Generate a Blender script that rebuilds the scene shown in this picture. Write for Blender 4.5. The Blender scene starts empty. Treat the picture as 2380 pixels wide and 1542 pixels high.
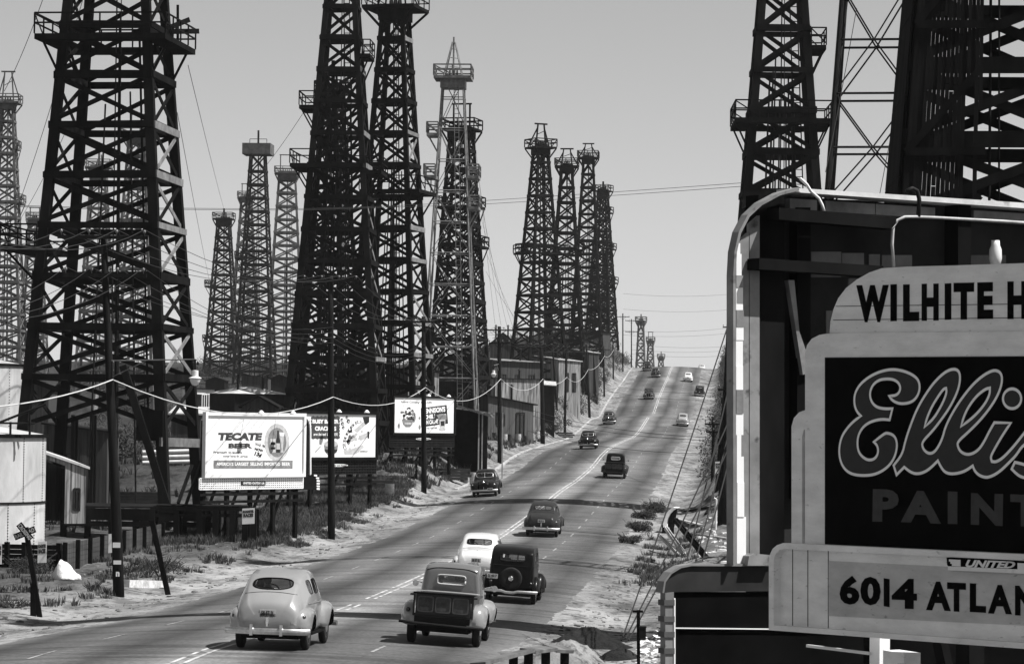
import bpy, math, random
from mathutils import Vector, Matrix, noise
from mathutils.bvhtree import BVHTree
random.seed(7)
R = math.radians
SC = bpy.context.scene
COL = SC.collection

# ------------------------------------------------------------------ camera
# photograph measured on a 2379 x 1542 grid; focal length 7000 of those pixels
FP, CX, CY, ROLL = 7000.0, 1189.5, 771.0, 0.012
PITCH = math.atan(214 / FP)
CH = 5.0
cam_d = bpy.data.cameras.new('camera')
cam = bpy.data.objects.new('camera', cam_d)
COL.objects.link(cam)
cam_d.sensor_width = 36.0
cam_d.lens = 36.0 * FP / 2379.0
cam_d.clip_start = 0.5
cam_d.clip_end = 9000
_fw = Vector((0, math.cos(PITCH), math.sin(PITCH)))
_r0 = Vector((1, 0, 0))
_u0 = _r0.cross(_fw)
_rt = _r0 * math.cos(ROLL) + _u0 * math.sin(ROLL)
_up = _u0 * math.cos(ROLL) - _r0 * math.sin(ROLL)
_m = Matrix((_rt, _up, -_fw)).transposed().to_4x4()
_m.translation = Vector((0, 0, CH))
cam.matrix_world = _m
SC.camera = cam

# ------------------------------------------------------------------ world, sun, exposure
SUN_AZ_X, SUN_AZ_Y = math.cos(R(12)), -math.sin(R(12))
SUN_EL = R(57)
to_sun = Vector((SUN_AZ_X * math.cos(SUN_EL), SUN_AZ_Y * math.cos(SUN_EL), math.sin(SUN_EL)))
w = bpy.data.worlds.new('World')
SC.world = w
w.use_nodes = True
nt = w.node_tree
nt.nodes.clear()
wo = nt.nodes.new('ShaderNodeOutputWorld')
bg = nt.nodes.new('ShaderNodeBackground')
sky = nt.nodes.new('ShaderNodeTexSky')
sky.sky_type = 'NISHITA'
sky.sun_disc = False
sky.sun_elevation = SUN_EL
sky.sun_rotation = math.atan2(to_sun.x, to_sun.y)
sky.air_density = 1.0
sky.dust_density = 0.2
bw = nt.nodes.new('ShaderNodeRGBToBW')
nt.links.new(sky.outputs[0], bw.inputs[0])
nt.links.new(bw.outputs[0], bg.inputs['Color'])
bg.inputs['Strength'].default_value = 0.07
nt.links.new(bg.outputs[0], wo.inputs[0])
sd = bpy.data.lights.new('sun', 'SUN')
sd.energy = 5.0
sd.angle = R(0.5)
sd.color = (1.0, 0.99, 0.98)
sun = bpy.data.objects.new('sun', sd)
COL.objects.link(sun)
sun.rotation_euler = (-to_sun).to_track_quat('-Z', 'Y').to_euler()
sun.location = (40, -20, 90)
SC.view_settings.view_transform = 'Standard'
SC.view_settings.look = 'None'
SC.view_settings.exposure = 0.58
SC.view_settings.gamma = 1.0

# ------------------------------------------------------------------ pixel <-> place
def ray(px, py):
    u = (px - CX) / FP
    v = (CY - py) / FP
    d = _fw + _rt * u + _up * v
    return d
CAMP = Vector((0, 0, CH))
def at(px, py, depth):
    d = ray(px, py)
    return CAMP + d * (depth / d.y)
def ppm(depth):
    return FP / depth

# ------------------------------------------------------------------ road profile and terrain
PROF = [(15, -4.9), (40, -4.8), (64, -4.87), (70, -5.0), (86, -5.37), (94, -5.45), (103, -5.52), (109, -5.54), (128, -5.56), (147, -5.47),
 (162, -5.22), (187, -4.70), (198, -4.43), (207, -4.28), (220, -4.1), (236, -3.73), (246, -3.45), (254, -3.13), (264, -2.69),
 (277, -2.28), (291, -2.01), (307, -1.84), (328, -1.61), (355, -1.36), (371, -0.96), (387, -0.37), (406, 0.48), (422, 1.19),
 (449, 1.6), (481, 4.18), (518, 6.58), (552, 8.58), (585, 10.9), (605, 11.95), (630, 12.4), (665, 12.7), (700, 12.2), (800, 8), (1000, -3), (1500, -16), (4500, -30)]
def prof(y):
    if y <= PROF[0][0]:
        return PROF[0][1] + CH
    for (a, ha), (b, hb) in zip(PROF, PROF[1:]):
        if y <= b:
            t = (y - a) / (b - a)
            return ha + (hb - ha) * t + CH
    return PROF[-1][1] + CH
_pt = [prof(i) for i in range(0, 4600)]
def h(y):
    # lightly smoothed profile
    i = int(max(3, min(4590, y)))
    t = max(3, min(4590, y)) - i
    def s(k):
        return (_pt[k - 2] + 2 * _pt[k - 1] + 3 * _pt[k] + 2 * _pt[k + 1] + _pt[k + 2]) / 9
    return s(i) * (1 - t) + s(i + 1) * t
def xc(y):
    return -10.94 + 0.0715 * y
def lerp_tab(tab, y):
    if y <= tab[0][0]: return tab[0][1]
    for (a, p), (b, q) in zip(tab, tab[1:]):
        if y <= b:
            return p + (q - p) * (y - a) / (b - a)
    return tab[-1][1]
def smooth(a, b, x):
    t = max(0.0, min(1.0, (x - a) / (b - a)))
    return t * t * (3 - 2 * t)
BANK_L = [(60, .1), (120, .25), (150, .35), (195, .5), (207, 1.5), (225, 2.0), (262, 1.6), (300, .5), (330, .5), (352, 1.6), (420, 3.6), (520, 6.0), (610, 6.5), (700, 4), (900, 2)]
BANK_R = [(60, .3), (110, .4), (130, .6), (180, 1.2), (240, 2.8), (300, 4.2), (450, 6.2), (600, 6.0), (640, 2.0), (700, 0), (900, 0)]
def G(off, y):
    c = min(abs(off), 8.0)
    z = h(y) - 0.007 * c * c
    if off < -8:
        d = -off - 8
        b = lerp_tab(BANK_L, y)
        z += b * smooth(0.2, 2.0 + b * 0.9, d) * (1 - smooth(16, 48, d))
        z += (noise.noise(Vector((off * .35, y * .2, 3))) * .22 + noise.noise(Vector((off * 1.1, y * .9, 8))) * .07) * smooth(0.6, 3, d)
    elif off > 8:
        d = off - 8
        b = lerp_tab(BANK_R, y)
        z += b * smooth(0.4, 2.4 + b * 0.6, d)
        z += (noise.noise(Vector((off * .35, y * .2, 5))) * .28 + noise.noise(Vector((off * 1.2, y * .9, 2))) * .09) * smooth(0.3, 3, d)
    elif abs(off) > 6.3:
        z += noise.noise(Vector((off * 1.3, y * .5, 4))) * .05 * smooth(6.3, 7.2, abs(off))
    return z
def gxy(x, y):
    return G(x - xc(y), y)
def ground_at(px, py, lift=0.0):
    d = ray(px, py)
    d = d / d.y
    y = 25.0
    prev = None
    while y < 900:
        p = CAMP + d * y
        g = gxy(p.x, y) + lift
        if p.z <= g:
            lo, hi = y - 1.0, y
            for _ in range(24):
                mid = (lo + hi) / 2
                q = CAMP + d * mid
                if q.z <= gxy(q.x, mid) + lift: hi = mid
                else: lo = mid
            q = CAMP + d * hi
            return Vector((q.x, hi, gxy(q.x, hi)))
        y += 1.0
    q = CAMP + d * 600
    return Vector((q.x, 600, gxy(q.x, 600)))
def on_ground(px, depth):
    """point on the terrain at this depth that shows in column px (about)"""
    py = 900
    for _ in range(4):
        p = at(px, py, depth)
        z = gxy(p.x, p.y)
        py = 985 + .012 * (px - CX) - (z - CH) * FP / depth
    return Vector((p.x, p.y, z))
def zat(py, px, depth):
    """world height of image row py at that depth"""
    return at(px, py, depth).z

# ------------------------------------------------------------------ materials
MATS = {}
def mat(name, c, rough=.8, var=.25, scale=2.0, c2=None, bump=0.0, bscale=20.0, metal=0.0, spec=.3, stretch=(1, 1, 1), coat=0.0, dirt=None):
    """grey procedural material: two octaves of noise between c*(1-var) and c*(1+var), optional dark dirt blotches and bump"""
    if name in MATS: return MATS[name]
    m = bpy.data.materials.new(name)
    m.use_nodes = True
    n = m.node_tree
    b = n.nodes['Principled BSDF']
    tc = n.nodes.new('ShaderNodeTexCoord')
    mp = n.nodes.new('ShaderNodeMapping')
    mp.inputs['Scale'].default_value = stretch
    n.links.new(tc.outputs['Object'], mp.inputs['Vector'])
    nz = n.nodes.new('ShaderNodeTexNoise')
    nz.inputs['Scale'].default_value = scale
    nz.inputs['Detail'].default_value = 6
    nz.inputs['Roughness'].default_value = .65
    n.links.new(mp.outputs[0], nz.inputs['Vector'])
    cr = n.nodes.new('ShaderNodeValToRGB')
    lo = c * (1 - var) if c2 is None else c
    hi = min(.9, c * (1 + var)) if c2 is None else c2
    cr.color_ramp.elements[0].position = .32
    cr.color_ramp.elements[1].position = .68
    cr.color_ramp.elements[0].color = (lo, lo, lo, 1)
    cr.color_ramp.elements[1].color = (hi, hi, hi, 1)
    n.links.new(nz.outputs['Fac'], cr.inputs[0])
    out = cr.outputs[0]
    if dirt:
        n2 = n.nodes.new('ShaderNodeTexNoise')
        n2.inputs['Scale'].default_value = dirt[0]
        n2.inputs['Detail'].default_value = 5
        n.links.new(mp.outputs[0], n2.inputs['Vector'])
        c3 = n.nodes.new('ShaderNodeValToRGB')
        c3.color_ramp.elements[0].position = dirt[1]
        c3.color_ramp.elements[1].position = dirt[1] + .08
        c3.color_ramp.elements[0].color = (1, 1, 1, 1)
        k = dirt[2]
        c3.color_ramp.elements[1].color = (k, k, k, 1)
        n.links.new(n2.outputs['Fac'], c3.inputs[0])
        mx = n.nodes.new('ShaderNodeMix')
        mx.data_type = 'RGBA'
        mx.blend_type = 'MULTIPLY'
        mx.inputs[0].default_value = 1
        n.links.new(out, mx.inputs[6])
        n.links.new(c3.outputs[0], mx.inputs[7])
        out = mx.outputs[2]
    n.links.new(out, b.inputs['Base Color'])
    b.inputs['Roughness'].default_value = rough
    b.inputs['Metallic'].default_value = metal
    b.inputs['Specular IOR Level'].default_value = spec
    if coat:
        b.inputs['Coat Weight'].default_value = coat
        b.inputs['Coat Roughness'].default_value = .08
    if bump:
        nb = n.nodes.new('ShaderNodeTexNoise')
        nb.inputs['Scale'].default_value = bscale
        nb.inputs['Detail'].default_value = 5
        n.links.new(mp.outputs[0], nb.inputs['Vector'])
        bp = n.nodes.new('ShaderNodeBump')
        bp.inputs['Strength'].default_value = bump
        bp.inputs['Distance'].default_value = .1
        n.links.new(nb.outputs['Fac'], bp.inputs['Height'])
        n.links.new(bp.outputs[0], b.inputs['Normal'])
    MATS[name] = m
    return m

M_DARKWOOD = mat('creosoted_timber', .009, .9, .6, 1.2, spec=.02, stretch=(1, 1, .3))
M_GREYWOOD = mat('weathered_timber', .022, .85, .5, 1.2, spec=.04)
M_FARWOOD = mat('haze_paled_timber', .10, .85, .4, 1.0, spec=.15)  # far timber lightened, distance haze put into its colour
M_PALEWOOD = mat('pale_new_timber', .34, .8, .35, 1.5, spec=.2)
M_FAINTWOOD = mat('faint_haze_timber', .15, .85, .3, 1.0, spec=.15)  # derricks past the crest: haze painted in as a paler tone
M_LITBRACE = mat('sunlit_brace', .17, .85, .4, 1.5, spec=.1)  # some right-face braces only: sunlight put into a paler colour
M_INSUL = mat('insulator_glass', .16, .2, .2, 4, spec=.5)
M_RIM = mat('bent_rim_paint', .2, .7, .3, 1.5, dirt=(5, .62, .5))
M_STEEL = mat('galvanised_steel', .15, .6, .5, 2.5, spec=.4)
M_DARKSTEEL = mat('dark_steel', .014, .6, .4, 2.0, spec=.08)
M_WIRE = mat('wire', .02, .7, .2, 1.0)
M_CABLE = mat('pale_cable_sheath', .55, .6, .15, 2.0)
M_POLE = mat('tarred_pole_wood', .012, .85, .6, 1.5, spec=.05, stretch=(3, 3, .25))
M_WHITE = mat('white_paint', .82, .55, .05, 1.5)
M_OFFWHITE = mat('old_white_paint', .72, .6, .1, 1.2, dirt=(3.0, .66, .75))
M_SIGNGREY = mat('weathered_sign_paint', .74, .6, .15, 1.5, dirt=(9.0, .66, .62), bump=.15, bscale=6, stretch=(1, 1, 3))
M_ADDRGREY = mat('greyer_sign_paint', .46, .6, .2, 1.5, dirt=(9.0, .65, .6), bump=.12, bscale=6, stretch=(1, 1, 3))
M_SIGNBLACK = mat('sign_black_paint', .005, .85, .4, 2.5, spec=.01)
M_SIGNDARK = mat('letter_dark_grey_paint', .019, .6, .2, 8)
M_LETTERGREY = mat('letter_mid_grey_paint', .032, .6, .25, 9)
M_INK = mat('printing_ink', .02, .6, .25, 6)
M_INKMID = mat('mid_grey_ink', .2, .6, .3, 5)
M_INKLIGHT = mat('light_grey_ink', .48, .6, .2, 5)
M_PAPER = mat('billboard_paper', .86, .5, .025, 1.0)
M_BLACK = mat('black_paint', .008, .6, .3, 3, spec=.04)
M_RUBBER = mat('rubber', .015, .8, .3, 8, spec=.2)
M_CHROME = mat('chrome', .72, .22, .1, 6, metal=1.0)
M_DULLCHROME = mat('dull_chrome', .6, .38, .2, 8, metal=1.0)
M_INTERIOR = mat('car_upholstery', .03, .9, .3, 5)
M_UNDER = mat('underbody', .008, .9, .3, 4, spec=.1)
M_SKIN = mat('skin', .35, .6, .1, 5)
M_CLOTH = mat('dark_cloth', .03, .9, .3, 5)
M_LEAF = mat('dry_leaf', .03, .8, .6, 1.4, spec=.15)
M_GRASS = mat('dry_grass', .07, .85, .6, .6, spec=.1)
M_LAMPGLASS = mat('opal_glass', .7, .25, .05, 3)
M_TIN = mat('corrugated_tin', .26, .6, .6, 1.2, spec=.3, stretch=(3, 3, .2), dirt=(1.6, .5, .35))
M_TANK = mat('painted_tank_steel', .46, .55, .3, .7, spec=.35, stretch=(1, 1, .4), dirt=(1.1, .60, .8))
M_PLANK = mat('old_planking', .055, .85, .6, 1.0, spec=.15, stretch=(4, 4, .2))
M_PLANKPALE = mat('pale_planking', .26, .85, .6, 1.2, spec=.15, stretch=(6, 6, .2), dirt=(1.5, .52, .35))
M_ROOFPALE = mat('pale_roofing', .42, .8, .3, 1.2)
M_ROOFDARK = mat('tar_paper', .012, .9, .6, 1.2, spec=.03)
M_TAR = mat('burnt_tar_crust', .014, .85, .6, 2.0, bump=.6, bscale=9, spec=.15)
M_RUBBLE = mat('broken_plaster', .55, .85, .4, 4)

def glass_mat():
    m = bpy.data.materials.new('car_glass')
    m.use_nodes = True
    n = m.node_tree
    n.nodes.clear()
    o = n.nodes.new('ShaderNodeOutputMaterial')
    mix = n.nodes.new('ShaderNodeMixShader')
    t = n.nodes.new('ShaderNodeBsdfTransparent')
    t.inputs[0].default_value = (.72, .72, .72, 1)
    g = n.nodes.new('ShaderNodeBsdfGlossy')
    g.inputs['Roughness'].default_value = .03
    fr = n.nodes.new('ShaderNodeFresnel')
    fr.inputs[0].default_value = 1.5
    nz = n.nodes.new('ShaderNodeTexNoise')
    nz.inputs['Scale'].default_value = 3
    ad = n.nodes.new('ShaderNodeMath')
    ad.operation = 'MULTIPLY_ADD'
    ad.inputs[1].default_value = .06
    n.links.new(nz.outputs['Fac'], ad.inputs[0])
    n.links.new(fr.outputs[0], ad.inputs[2])
    n.links.new(ad.outputs[0], mix.inputs[0])
    n.links.new(t.outputs[0], mix.inputs[1])
    n.links.new(g.outputs[0], mix.inputs[2])
    n.links.new(mix.outputs[0], o.inputs[0])
    return m
M_GLASS = glass_mat()

# ------------------------------------------------------------------ mesh builder
class MB:
    def __init__(s):
        s.v = []; s.f = []; s.mi = []; s.mats = []
    def slot(s, m):
        if m is None: return 0
        if m not in s.mats: s.mats.append(m)
        return s.mats.index(m)
    def add(s, vs, fs, m=None):
        k = len(s.v)
        s.v.extend([Vector(p) for p in vs])
        i = s.slot(m)
        for f in fs:
            s.f.append([k + a for a in f]); s.mi.append(i)
    def hexa(s, c, m=None):
        s.add(c, [(0, 3, 2, 1), (4, 5, 6, 7), (0, 1, 5, 4), (1, 2, 6, 5), (2, 3, 7, 6), (3, 0, 4, 7)], m)
    def box(s, lo, hi, m=None):
        x0, y0, z0 = lo; x1, y1, z1 = hi
        s.hexa([(x0, y0, z0), (x1, y0, z0), (x1, y1, z0), (x0, y1, z0), (x0, y0, z1), (x1, y0, z1), (x1, y1, z1), (x0, y1, z1)], m)
    def beam(s, p, q, w, t, side=None, m=None, w2=None, t2=None):
        """bar from p to q; w measured along 'side', t across it"""
        p = Vector(p); q = Vector(q)
        d = (q - p).normalized()
        sd_ = Vector(side) if side is not None else (Vector((0, 0, 1)) if abs(d.z) < .9 else Vector((1, 0, 0)))
        sd_ = (sd_ - d * sd_.dot(d)).normalized()
        n = d.cross(sd_)
        w2 = w if w2 is None else w2; t2 = t if t2 is None else t2
        a, b = sd_ * (w / 2), n * (t / 2)
        a2, b2 = sd_ * (w2 / 2), n * (t2 / 2)
        s.hexa([p - a - b, p + a - b, p + a + b, p - a + b, q - a2 - b2, q + a2 - b2, q + a2 + b2, q - a2 + b2], m)
    def cyl(s, p, q, r0, r1=None, n=8, m=None, caps=True):
        p = Vector(p); q = Vector(q)
        r1 = r0 if r1 is None else r1
        d = (q - p).normalized()
        a = d.orthogonal().normalized(); b = d.cross(a)
        vs = []
        for c, r in ((p, r0), (q, r1)):
            for i in range(n):
                t = 2 * math.pi * i / n
                vs.append(c + a * (r * math.cos(t)) + b * (r * math.sin(t)))
        fs = [(i, (i + 1) % n, n + (i + 1) % n, n + i) for i in range(n)]
        if caps: fs += [tuple(range(n - 1, -1, -1)), tuple(range(n, 2 * n))]
        s.add(vs, fs, m)
    def tube(s, pts, r, n=6, m=None):
        pts = [Vector(p) for p in pts]
        vs = []; fs = []
        for i, p in enumerate(pts):
            d = (pts[min(i + 1, len(pts) - 1)] - pts[max(i - 1, 0)]).normalized()
            a = d.cross(Vector((0.31, 0.17, 0.93))).normalized(); b = d.cross(a)
            rr = r[i] if isinstance(r, (list, tuple)) else r
            for k in range(n):
                t = 2 * math.pi * k / n
                vs.append(p + a * (rr * math.cos(t)) + b * (rr * math.sin(t)))
        for i in range(len(pts) - 1):
            for k in range(n):
                fs.append((i * n + k, i * n + (k + 1) % n, (i + 1) * n + (k + 1) % n, (i + 1) * n + k))
        fs += [tuple(range(n - 1, -1, -1)), tuple((len(pts) - 1) * n + k for k in range(n))]
        s.add(vs, fs, m)
    def rings(s, rs, m=None, caps=True):
        n = len(rs[0]); vs = [p for r in rs for p in r]
        fs = []
        for i in range(len(rs) - 1):
            for k in range(n):
                fs.append((i * n + k, i * n + (k + 1) % n, (i + 1) * n + (k + 1) % n, (i + 1) * n + k))
        if caps:
            fs += [tuple(range(n - 1, -1, -1)), tuple((len(rs) - 1) * n + k for k in range(n))]
        s.add(vs, fs, m)
    def lathe(s, prof_, org, axis='z', n=20, m=None):
        rs = []
        for (r, z) in prof_:
            ring = []
            for i in range(n):
                t = 2 * math.pi * i / n
                a, b = r * math.cos(t), r * math.sin(t)
                p = {'z': (a, b, z), 'x': (z, a, b), 'y': (b, z, a)}[axis]
                ring.append(Vector(org) + Vector(p))
            rs.append(ring)
        s.rings(rs, m)
    def prism(s, pts, fn, d0, d1, m=None):
        """pts: outline (u,v); fn(u,v,d)->point; closed solid between depths d0 and d1"""
        n = len(pts)
        vs = [fn(u, v, d0) for u, v in pts] + [fn(u, v, d1) for u, v in pts]
        fs = [(i, (i + 1) % n, n + (i + 1) % n, n + i) for i in range(n)]
        fs += [tuple(range(n - 1, -1, -1)), tuple(range(n, 2 * n))]
        s.add(vs, fs, m)
    def ball(s, c, rx, ry, rz, m=None, nu=10, nv=6):
        rs = []
        for j in range(nv + 1):
            t = math.pi * (j + .02) / (nv + .04)
            rs.append([Vector(c) + Vector((rx * math.sin(t) * math.cos(2 * math.pi * i / nu), ry * math.sin(t) * math.sin(2 * math.pi * i / nu), rz * math.cos(t))) for i in range(nu)])
        s.rings(rs, m)
    def mesh(s, name, m=None, loc=(0, 0, 0)):
        me = bpy.data.meshes.new(name)
        L = Vector(loc)
        me.from_pydata([tuple(p - L) for p in s.v], [], s.f)
        if s.mats:
            for k in s.mats: me.materials.append(k)
            me.polygons.foreach_set('material_index', s.mi)
        elif m is not None:
            me.materials.append(m)
        me.update()
        return me
    def build(s, name, m=None, parent=None, loc=(0, 0, 0), smooth=False):
        me = s.mesh(name, m, loc)
        if smooth:
            me.polygons.foreach_set('use_smooth', [True] * len(me.polygons))
        o = bpy.data.objects.new(name, me)
        COL.objects.link(o)
        if parent is not None: o.parent = parent
        o.location = loc
        return o
def fix_normals(o):
    import bmesh
    bm = bmesh.new(); bm.from_mesh(o.data)
    bmesh.ops.recalc_face_normals(bm, faces=bm.faces)
    bm.to_mesh(o.data); bm.free()
    return o
def tag(o, label=None, cat=None, group=None, kind=None):
    if label: o['label'] = label
    if cat: o['category'] = cat
    if group: o['group'] = group
    if kind: o['kind'] = kind
    return o
def empty(name, loc, label, cat, rz=0.0, group=None):
    o = bpy.data.objects.new(name, None)
    COL.objects.link(o)
    o.location = loc
    o.rotation_euler = (0, 0, rz)
    o.empty_display_size = .3
    return tag(o, label, cat, group)
def kids(o, _c={}):
    if len(_c) == 0 or _c.get('n') != len(bpy.data.objects):
        _c.clear()
        _c['n'] = len(bpy.data.objects)
        for q in bpy.data.objects:
            if q.parent: _c.setdefault(q.parent.name, []).append(q)
    return _c.get(o.name, [])
def copy_tree(o, parent=None, swap=None):
    ch = list(kids(o))
    c = o.copy()
    COL.objects.link(c)
    if parent is not None: c.parent = parent
    if swap and c.type == 'MESH':
        for s_ in c.material_slots:
            if s_.material in swap:
                mm = swap[s_.material]
                s_.link = 'OBJECT'
                s_.material = mm
    for k in ch: copy_tree(k, c, swap)
    return c
class Plane:
    """upright working plane: u along its width, v up (world z), d towards the camera side"""
    def __init__(s, org, du):
        s.o = Vector(org); s.u = Vector((du[0], du[1], 0)).normalized()
        s.n = Vector((s.u.y, -s.u.x, 0))
        if s.n.dot(CAMP - s.o) < 0: s.n = -s.n
    def __call__(s, u, v, d=0.0):
        return s.o + s.u * u + Vector((0, 0, v)) + s.n * d
    def uv(s, px, py):
        d = ray(px, py)
        t = (s.o - CAMP).dot(s.n) / d.dot(s.n)
        p = CAMP + d * t - s.o
        return (p.dot(s.u), p.z)
    def poly(s, pts): return [s.uv(*p) for p in pts]
def text_faces(txt, bold=0.0, shear=0.0, space=1.0):
    cu = bpy.data.curves.new('t', 'FONT')
    cu.body = txt; cu.size = 1.0; cu.offset = bold; cu.shear = shear; cu.space_character = space
    cu.resolution_u = 3
    cu.fill_mode = 'BOTH'
    cu.extrude = .01
    o = bpy.data.objects.new('t', cu)
    COL.objects.link(o)
    bpy.context.view_layer.update()
    me = bpy.data.meshes.new_from_object(o.evaluated_get(bpy.context.evaluated_depsgraph_get()))
    vs = [v.co.copy() for v in me.vertices]; fs = [tuple(p.vertices) for p in me.polygons]
    bpy.data.objects.remove(o); bpy.data.curves.remove(cu); bpy.data.meshes.remove(me)
    x0 = min(v.x for v in vs); x1 = max(v.x for v in vs); y0 = min(v.y for v in vs); y1 = max(v.y for v in vs)
    return [((v.x - x0) / (x1 - x0), (v.y - y0) / (y1 - y0), v.z) for v in vs], fs
def lettering(b, txt, fn, box, d=.004, bold=0.0, shear=0.0, m=None, th=.004, space=1.0):
    """fit a line of text into box=(u0,v0,u1,v1) or four corners (bl, br, tr, tl) on the plane fn"""
    vs, fs = text_faces(txt, bold, shear, space)
    out = []
    if len(box) == 4 and not isinstance(box[0], tuple):
        u0, v0, u1, v1 = box
        box = ((u0, v0), (u1, v0), (u1, v1), (u0, v1))
    for (a, c, z) in vs:
        lo = (box[0][0] * (1 - a) + box[1][0] * a, box[0][1] * (1 - a) + box[1][1] * a)
        hi = (box[3][0] * (1 - a) + box[2][0] * a, box[3][1] * (1 - a) + box[2][1] * a)
        out.append(fn(lo[0] * (1 - c) + hi[0] * c, lo[1] * (1 - c) + hi[1] * c, d + (th if z > 0 else 0)))
    b.add(out, fs, m)
# ================================================================== SETTING
def frange(a, b, s):
    out = []
    while a < b - 1e-6:
        out.append(a); a += s
    return out
YS = frange(14, 56, 3) + frange(56, 160, .5) + frange(160, 280, .8) + frange(280, 700, 2.2)
y_ = 700
while y_ < 4400:
    YS.append(y_); y_ *= 1.08
YS.append(4500)
def sheet(offs, ys, zf, name, m, uv=False):
    vs = []; fs = []
    n = len(offs)
    for y in ys:
        x0 = xc(y)
        for o in offs: vs.append((x0 + o, y, zf(o, y)))
    for j in range(len(ys) - 1):
        for i in range(n - 1):
            a = j * n + i
            fs.append((a, a + 1, a + n + 1, a + n))
    me = bpy.data.meshes.new(name)
    me.from_pydata(vs, [], fs)
    me.materials.append(m)
    me.polygons.foreach_set('use_smooth', [True] * len(me.polygons))
    if uv:
        l = me.uv_layers.new(name='across')
        for lp in me.loops:
            k = lp.vertex_index
            l.data[lp.index].uv = (offs[k % n], ys[k // n])
    o = bpy.data.objects.new(name, me)
    COL.objects.link(o)
    return o

def ground_material():
    m = bpy.data.materials.new('dry_dirt')
    m.use_nodes = True
    n = m.node_tree; b = n.nodes['Principled BSDF']
    tc = n.nodes.new('ShaderNodeTexCoord')
    def nz(scale, det, st=(1, 1, 1)):
        mp = n.nodes.new('ShaderNodeMapping'); mp.inputs['Scale'].default_value = st
        n.links.new(tc.outputs['Object'], mp.inputs[0])
        t = n.nodes.new('ShaderNodeTexNoise'); t.inputs['Scale'].default_value = scale; t.inputs['Detail'].default_value = det
        t.inputs['Roughness'].default_value = .7
        n.links.new(mp.outputs[0], t.inputs['Vector'])
        return t
    def ramp(src, a, b_, ca, cb):
        c = n.nodes.new('ShaderNodeValToRGB')
        c.color_ramp.elements[0].position = a; c.color_ramp.elements[1].position = b_
        c.color_ramp.elements[0].color = (ca,) * 3 + (1,); c.color_ramp.elements[1].color = (cb,) * 3 + (1,)
        n.links.new(src, c.inputs[0]); return c.outputs[0]
    def mul(a, c):
        x = n.nodes.new('ShaderNodeMix'); x.data_type = 'RGBA'; x.blend_type = 'MULTIPLY'; x.inputs[0].default_value = 1
        n.links.new(a, x.inputs[6]); n.links.new(c, x.inputs[7]); return x.outputs[2]
    base = ramp(nz(.35, 8, (1, .35, 1)).outputs['Fac'], .3, .7, .17, .40)
    patch = ramp(nz(.12, 6, (1, .5, 1)).outputs['Fac'], .42, .62, 1.0, .55)
    litter = mul(ramp(nz(2.6, 7, (1, .5, 1)).outputs['Fac'], .53, .63, 1.0, .35), ramp(nz(.9, 9, (1, .3, 1)).outputs['Fac'], .50, .60, 1.0, .5))
    fleck = ramp(nz(4.5, 4).outputs['Fac'], .2, .27, 2.1, 1.0)
    col = mul(mul(mul(base, patch), litter), fleck)
    # the banks off the road carry scrub: darker soil further from the carriageway
    uvn = n.nodes.new('ShaderNodeUVMap'); uvn.uv_map = 'across'
    sp = n.nodes.new('ShaderNodeSeparateXYZ'); n.links.new(uvn.outputs[0], sp.inputs[0])
    ab = n.nodes.new('ShaderNodeMath'); ab.operation = 'ABSOLUTE'; n.links.new(sp.outputs[0], ab.inputs[0])
    an = n.nodes.new('ShaderNodeMath'); an.operation = 'MULTIPLY_ADD'; an.inputs[1].default_value = 3.0
    n.links.new(nz(.5, 5).outputs['Fac'], an.inputs[0]); n.links.new(ab.outputs[0], an.inputs[2])
    mr = n.nodes.new('ShaderNodeMapRange'); mr.inputs[1].default_value = 10.2; mr.inputs[2].default_value = 13.5
    mr.inputs[3].default_value = 1.0; mr.inputs[4].default_value = .42
    mr2 = n.nodes.new('ShaderNodeMapRange'); mr2.inputs[1].default_value = 17; mr2.inputs[2].default_value = 30
    mr2.inputs[3].default_value = 1.0; mr2.inputs[4].default_value = .4
    n.links.new(an.outputs[0], mr2.inputs[0])
    n.links.new(an.outputs[0], mr.inputs[0])
    col = mul(mul(col, mr.outputs[0]), mr2.outputs[0])
    n.links.new(col, b.inputs['Base Color'])
    b.inputs['Roughness'].default_value = .95; b.inputs['Specular IOR Level'].default_value = .1
    bp = n.nodes.new('ShaderNodeBump'); bp.inputs['Strength'].default_value = .6; bp.inputs['Distance'].default_value = .12
    n.links.new(nz(3.0, 8).outputs['Fac'], bp.inputs['Height']); n.links.new(bp.outputs[0], b.inputs['Normal'])
    return m
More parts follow.
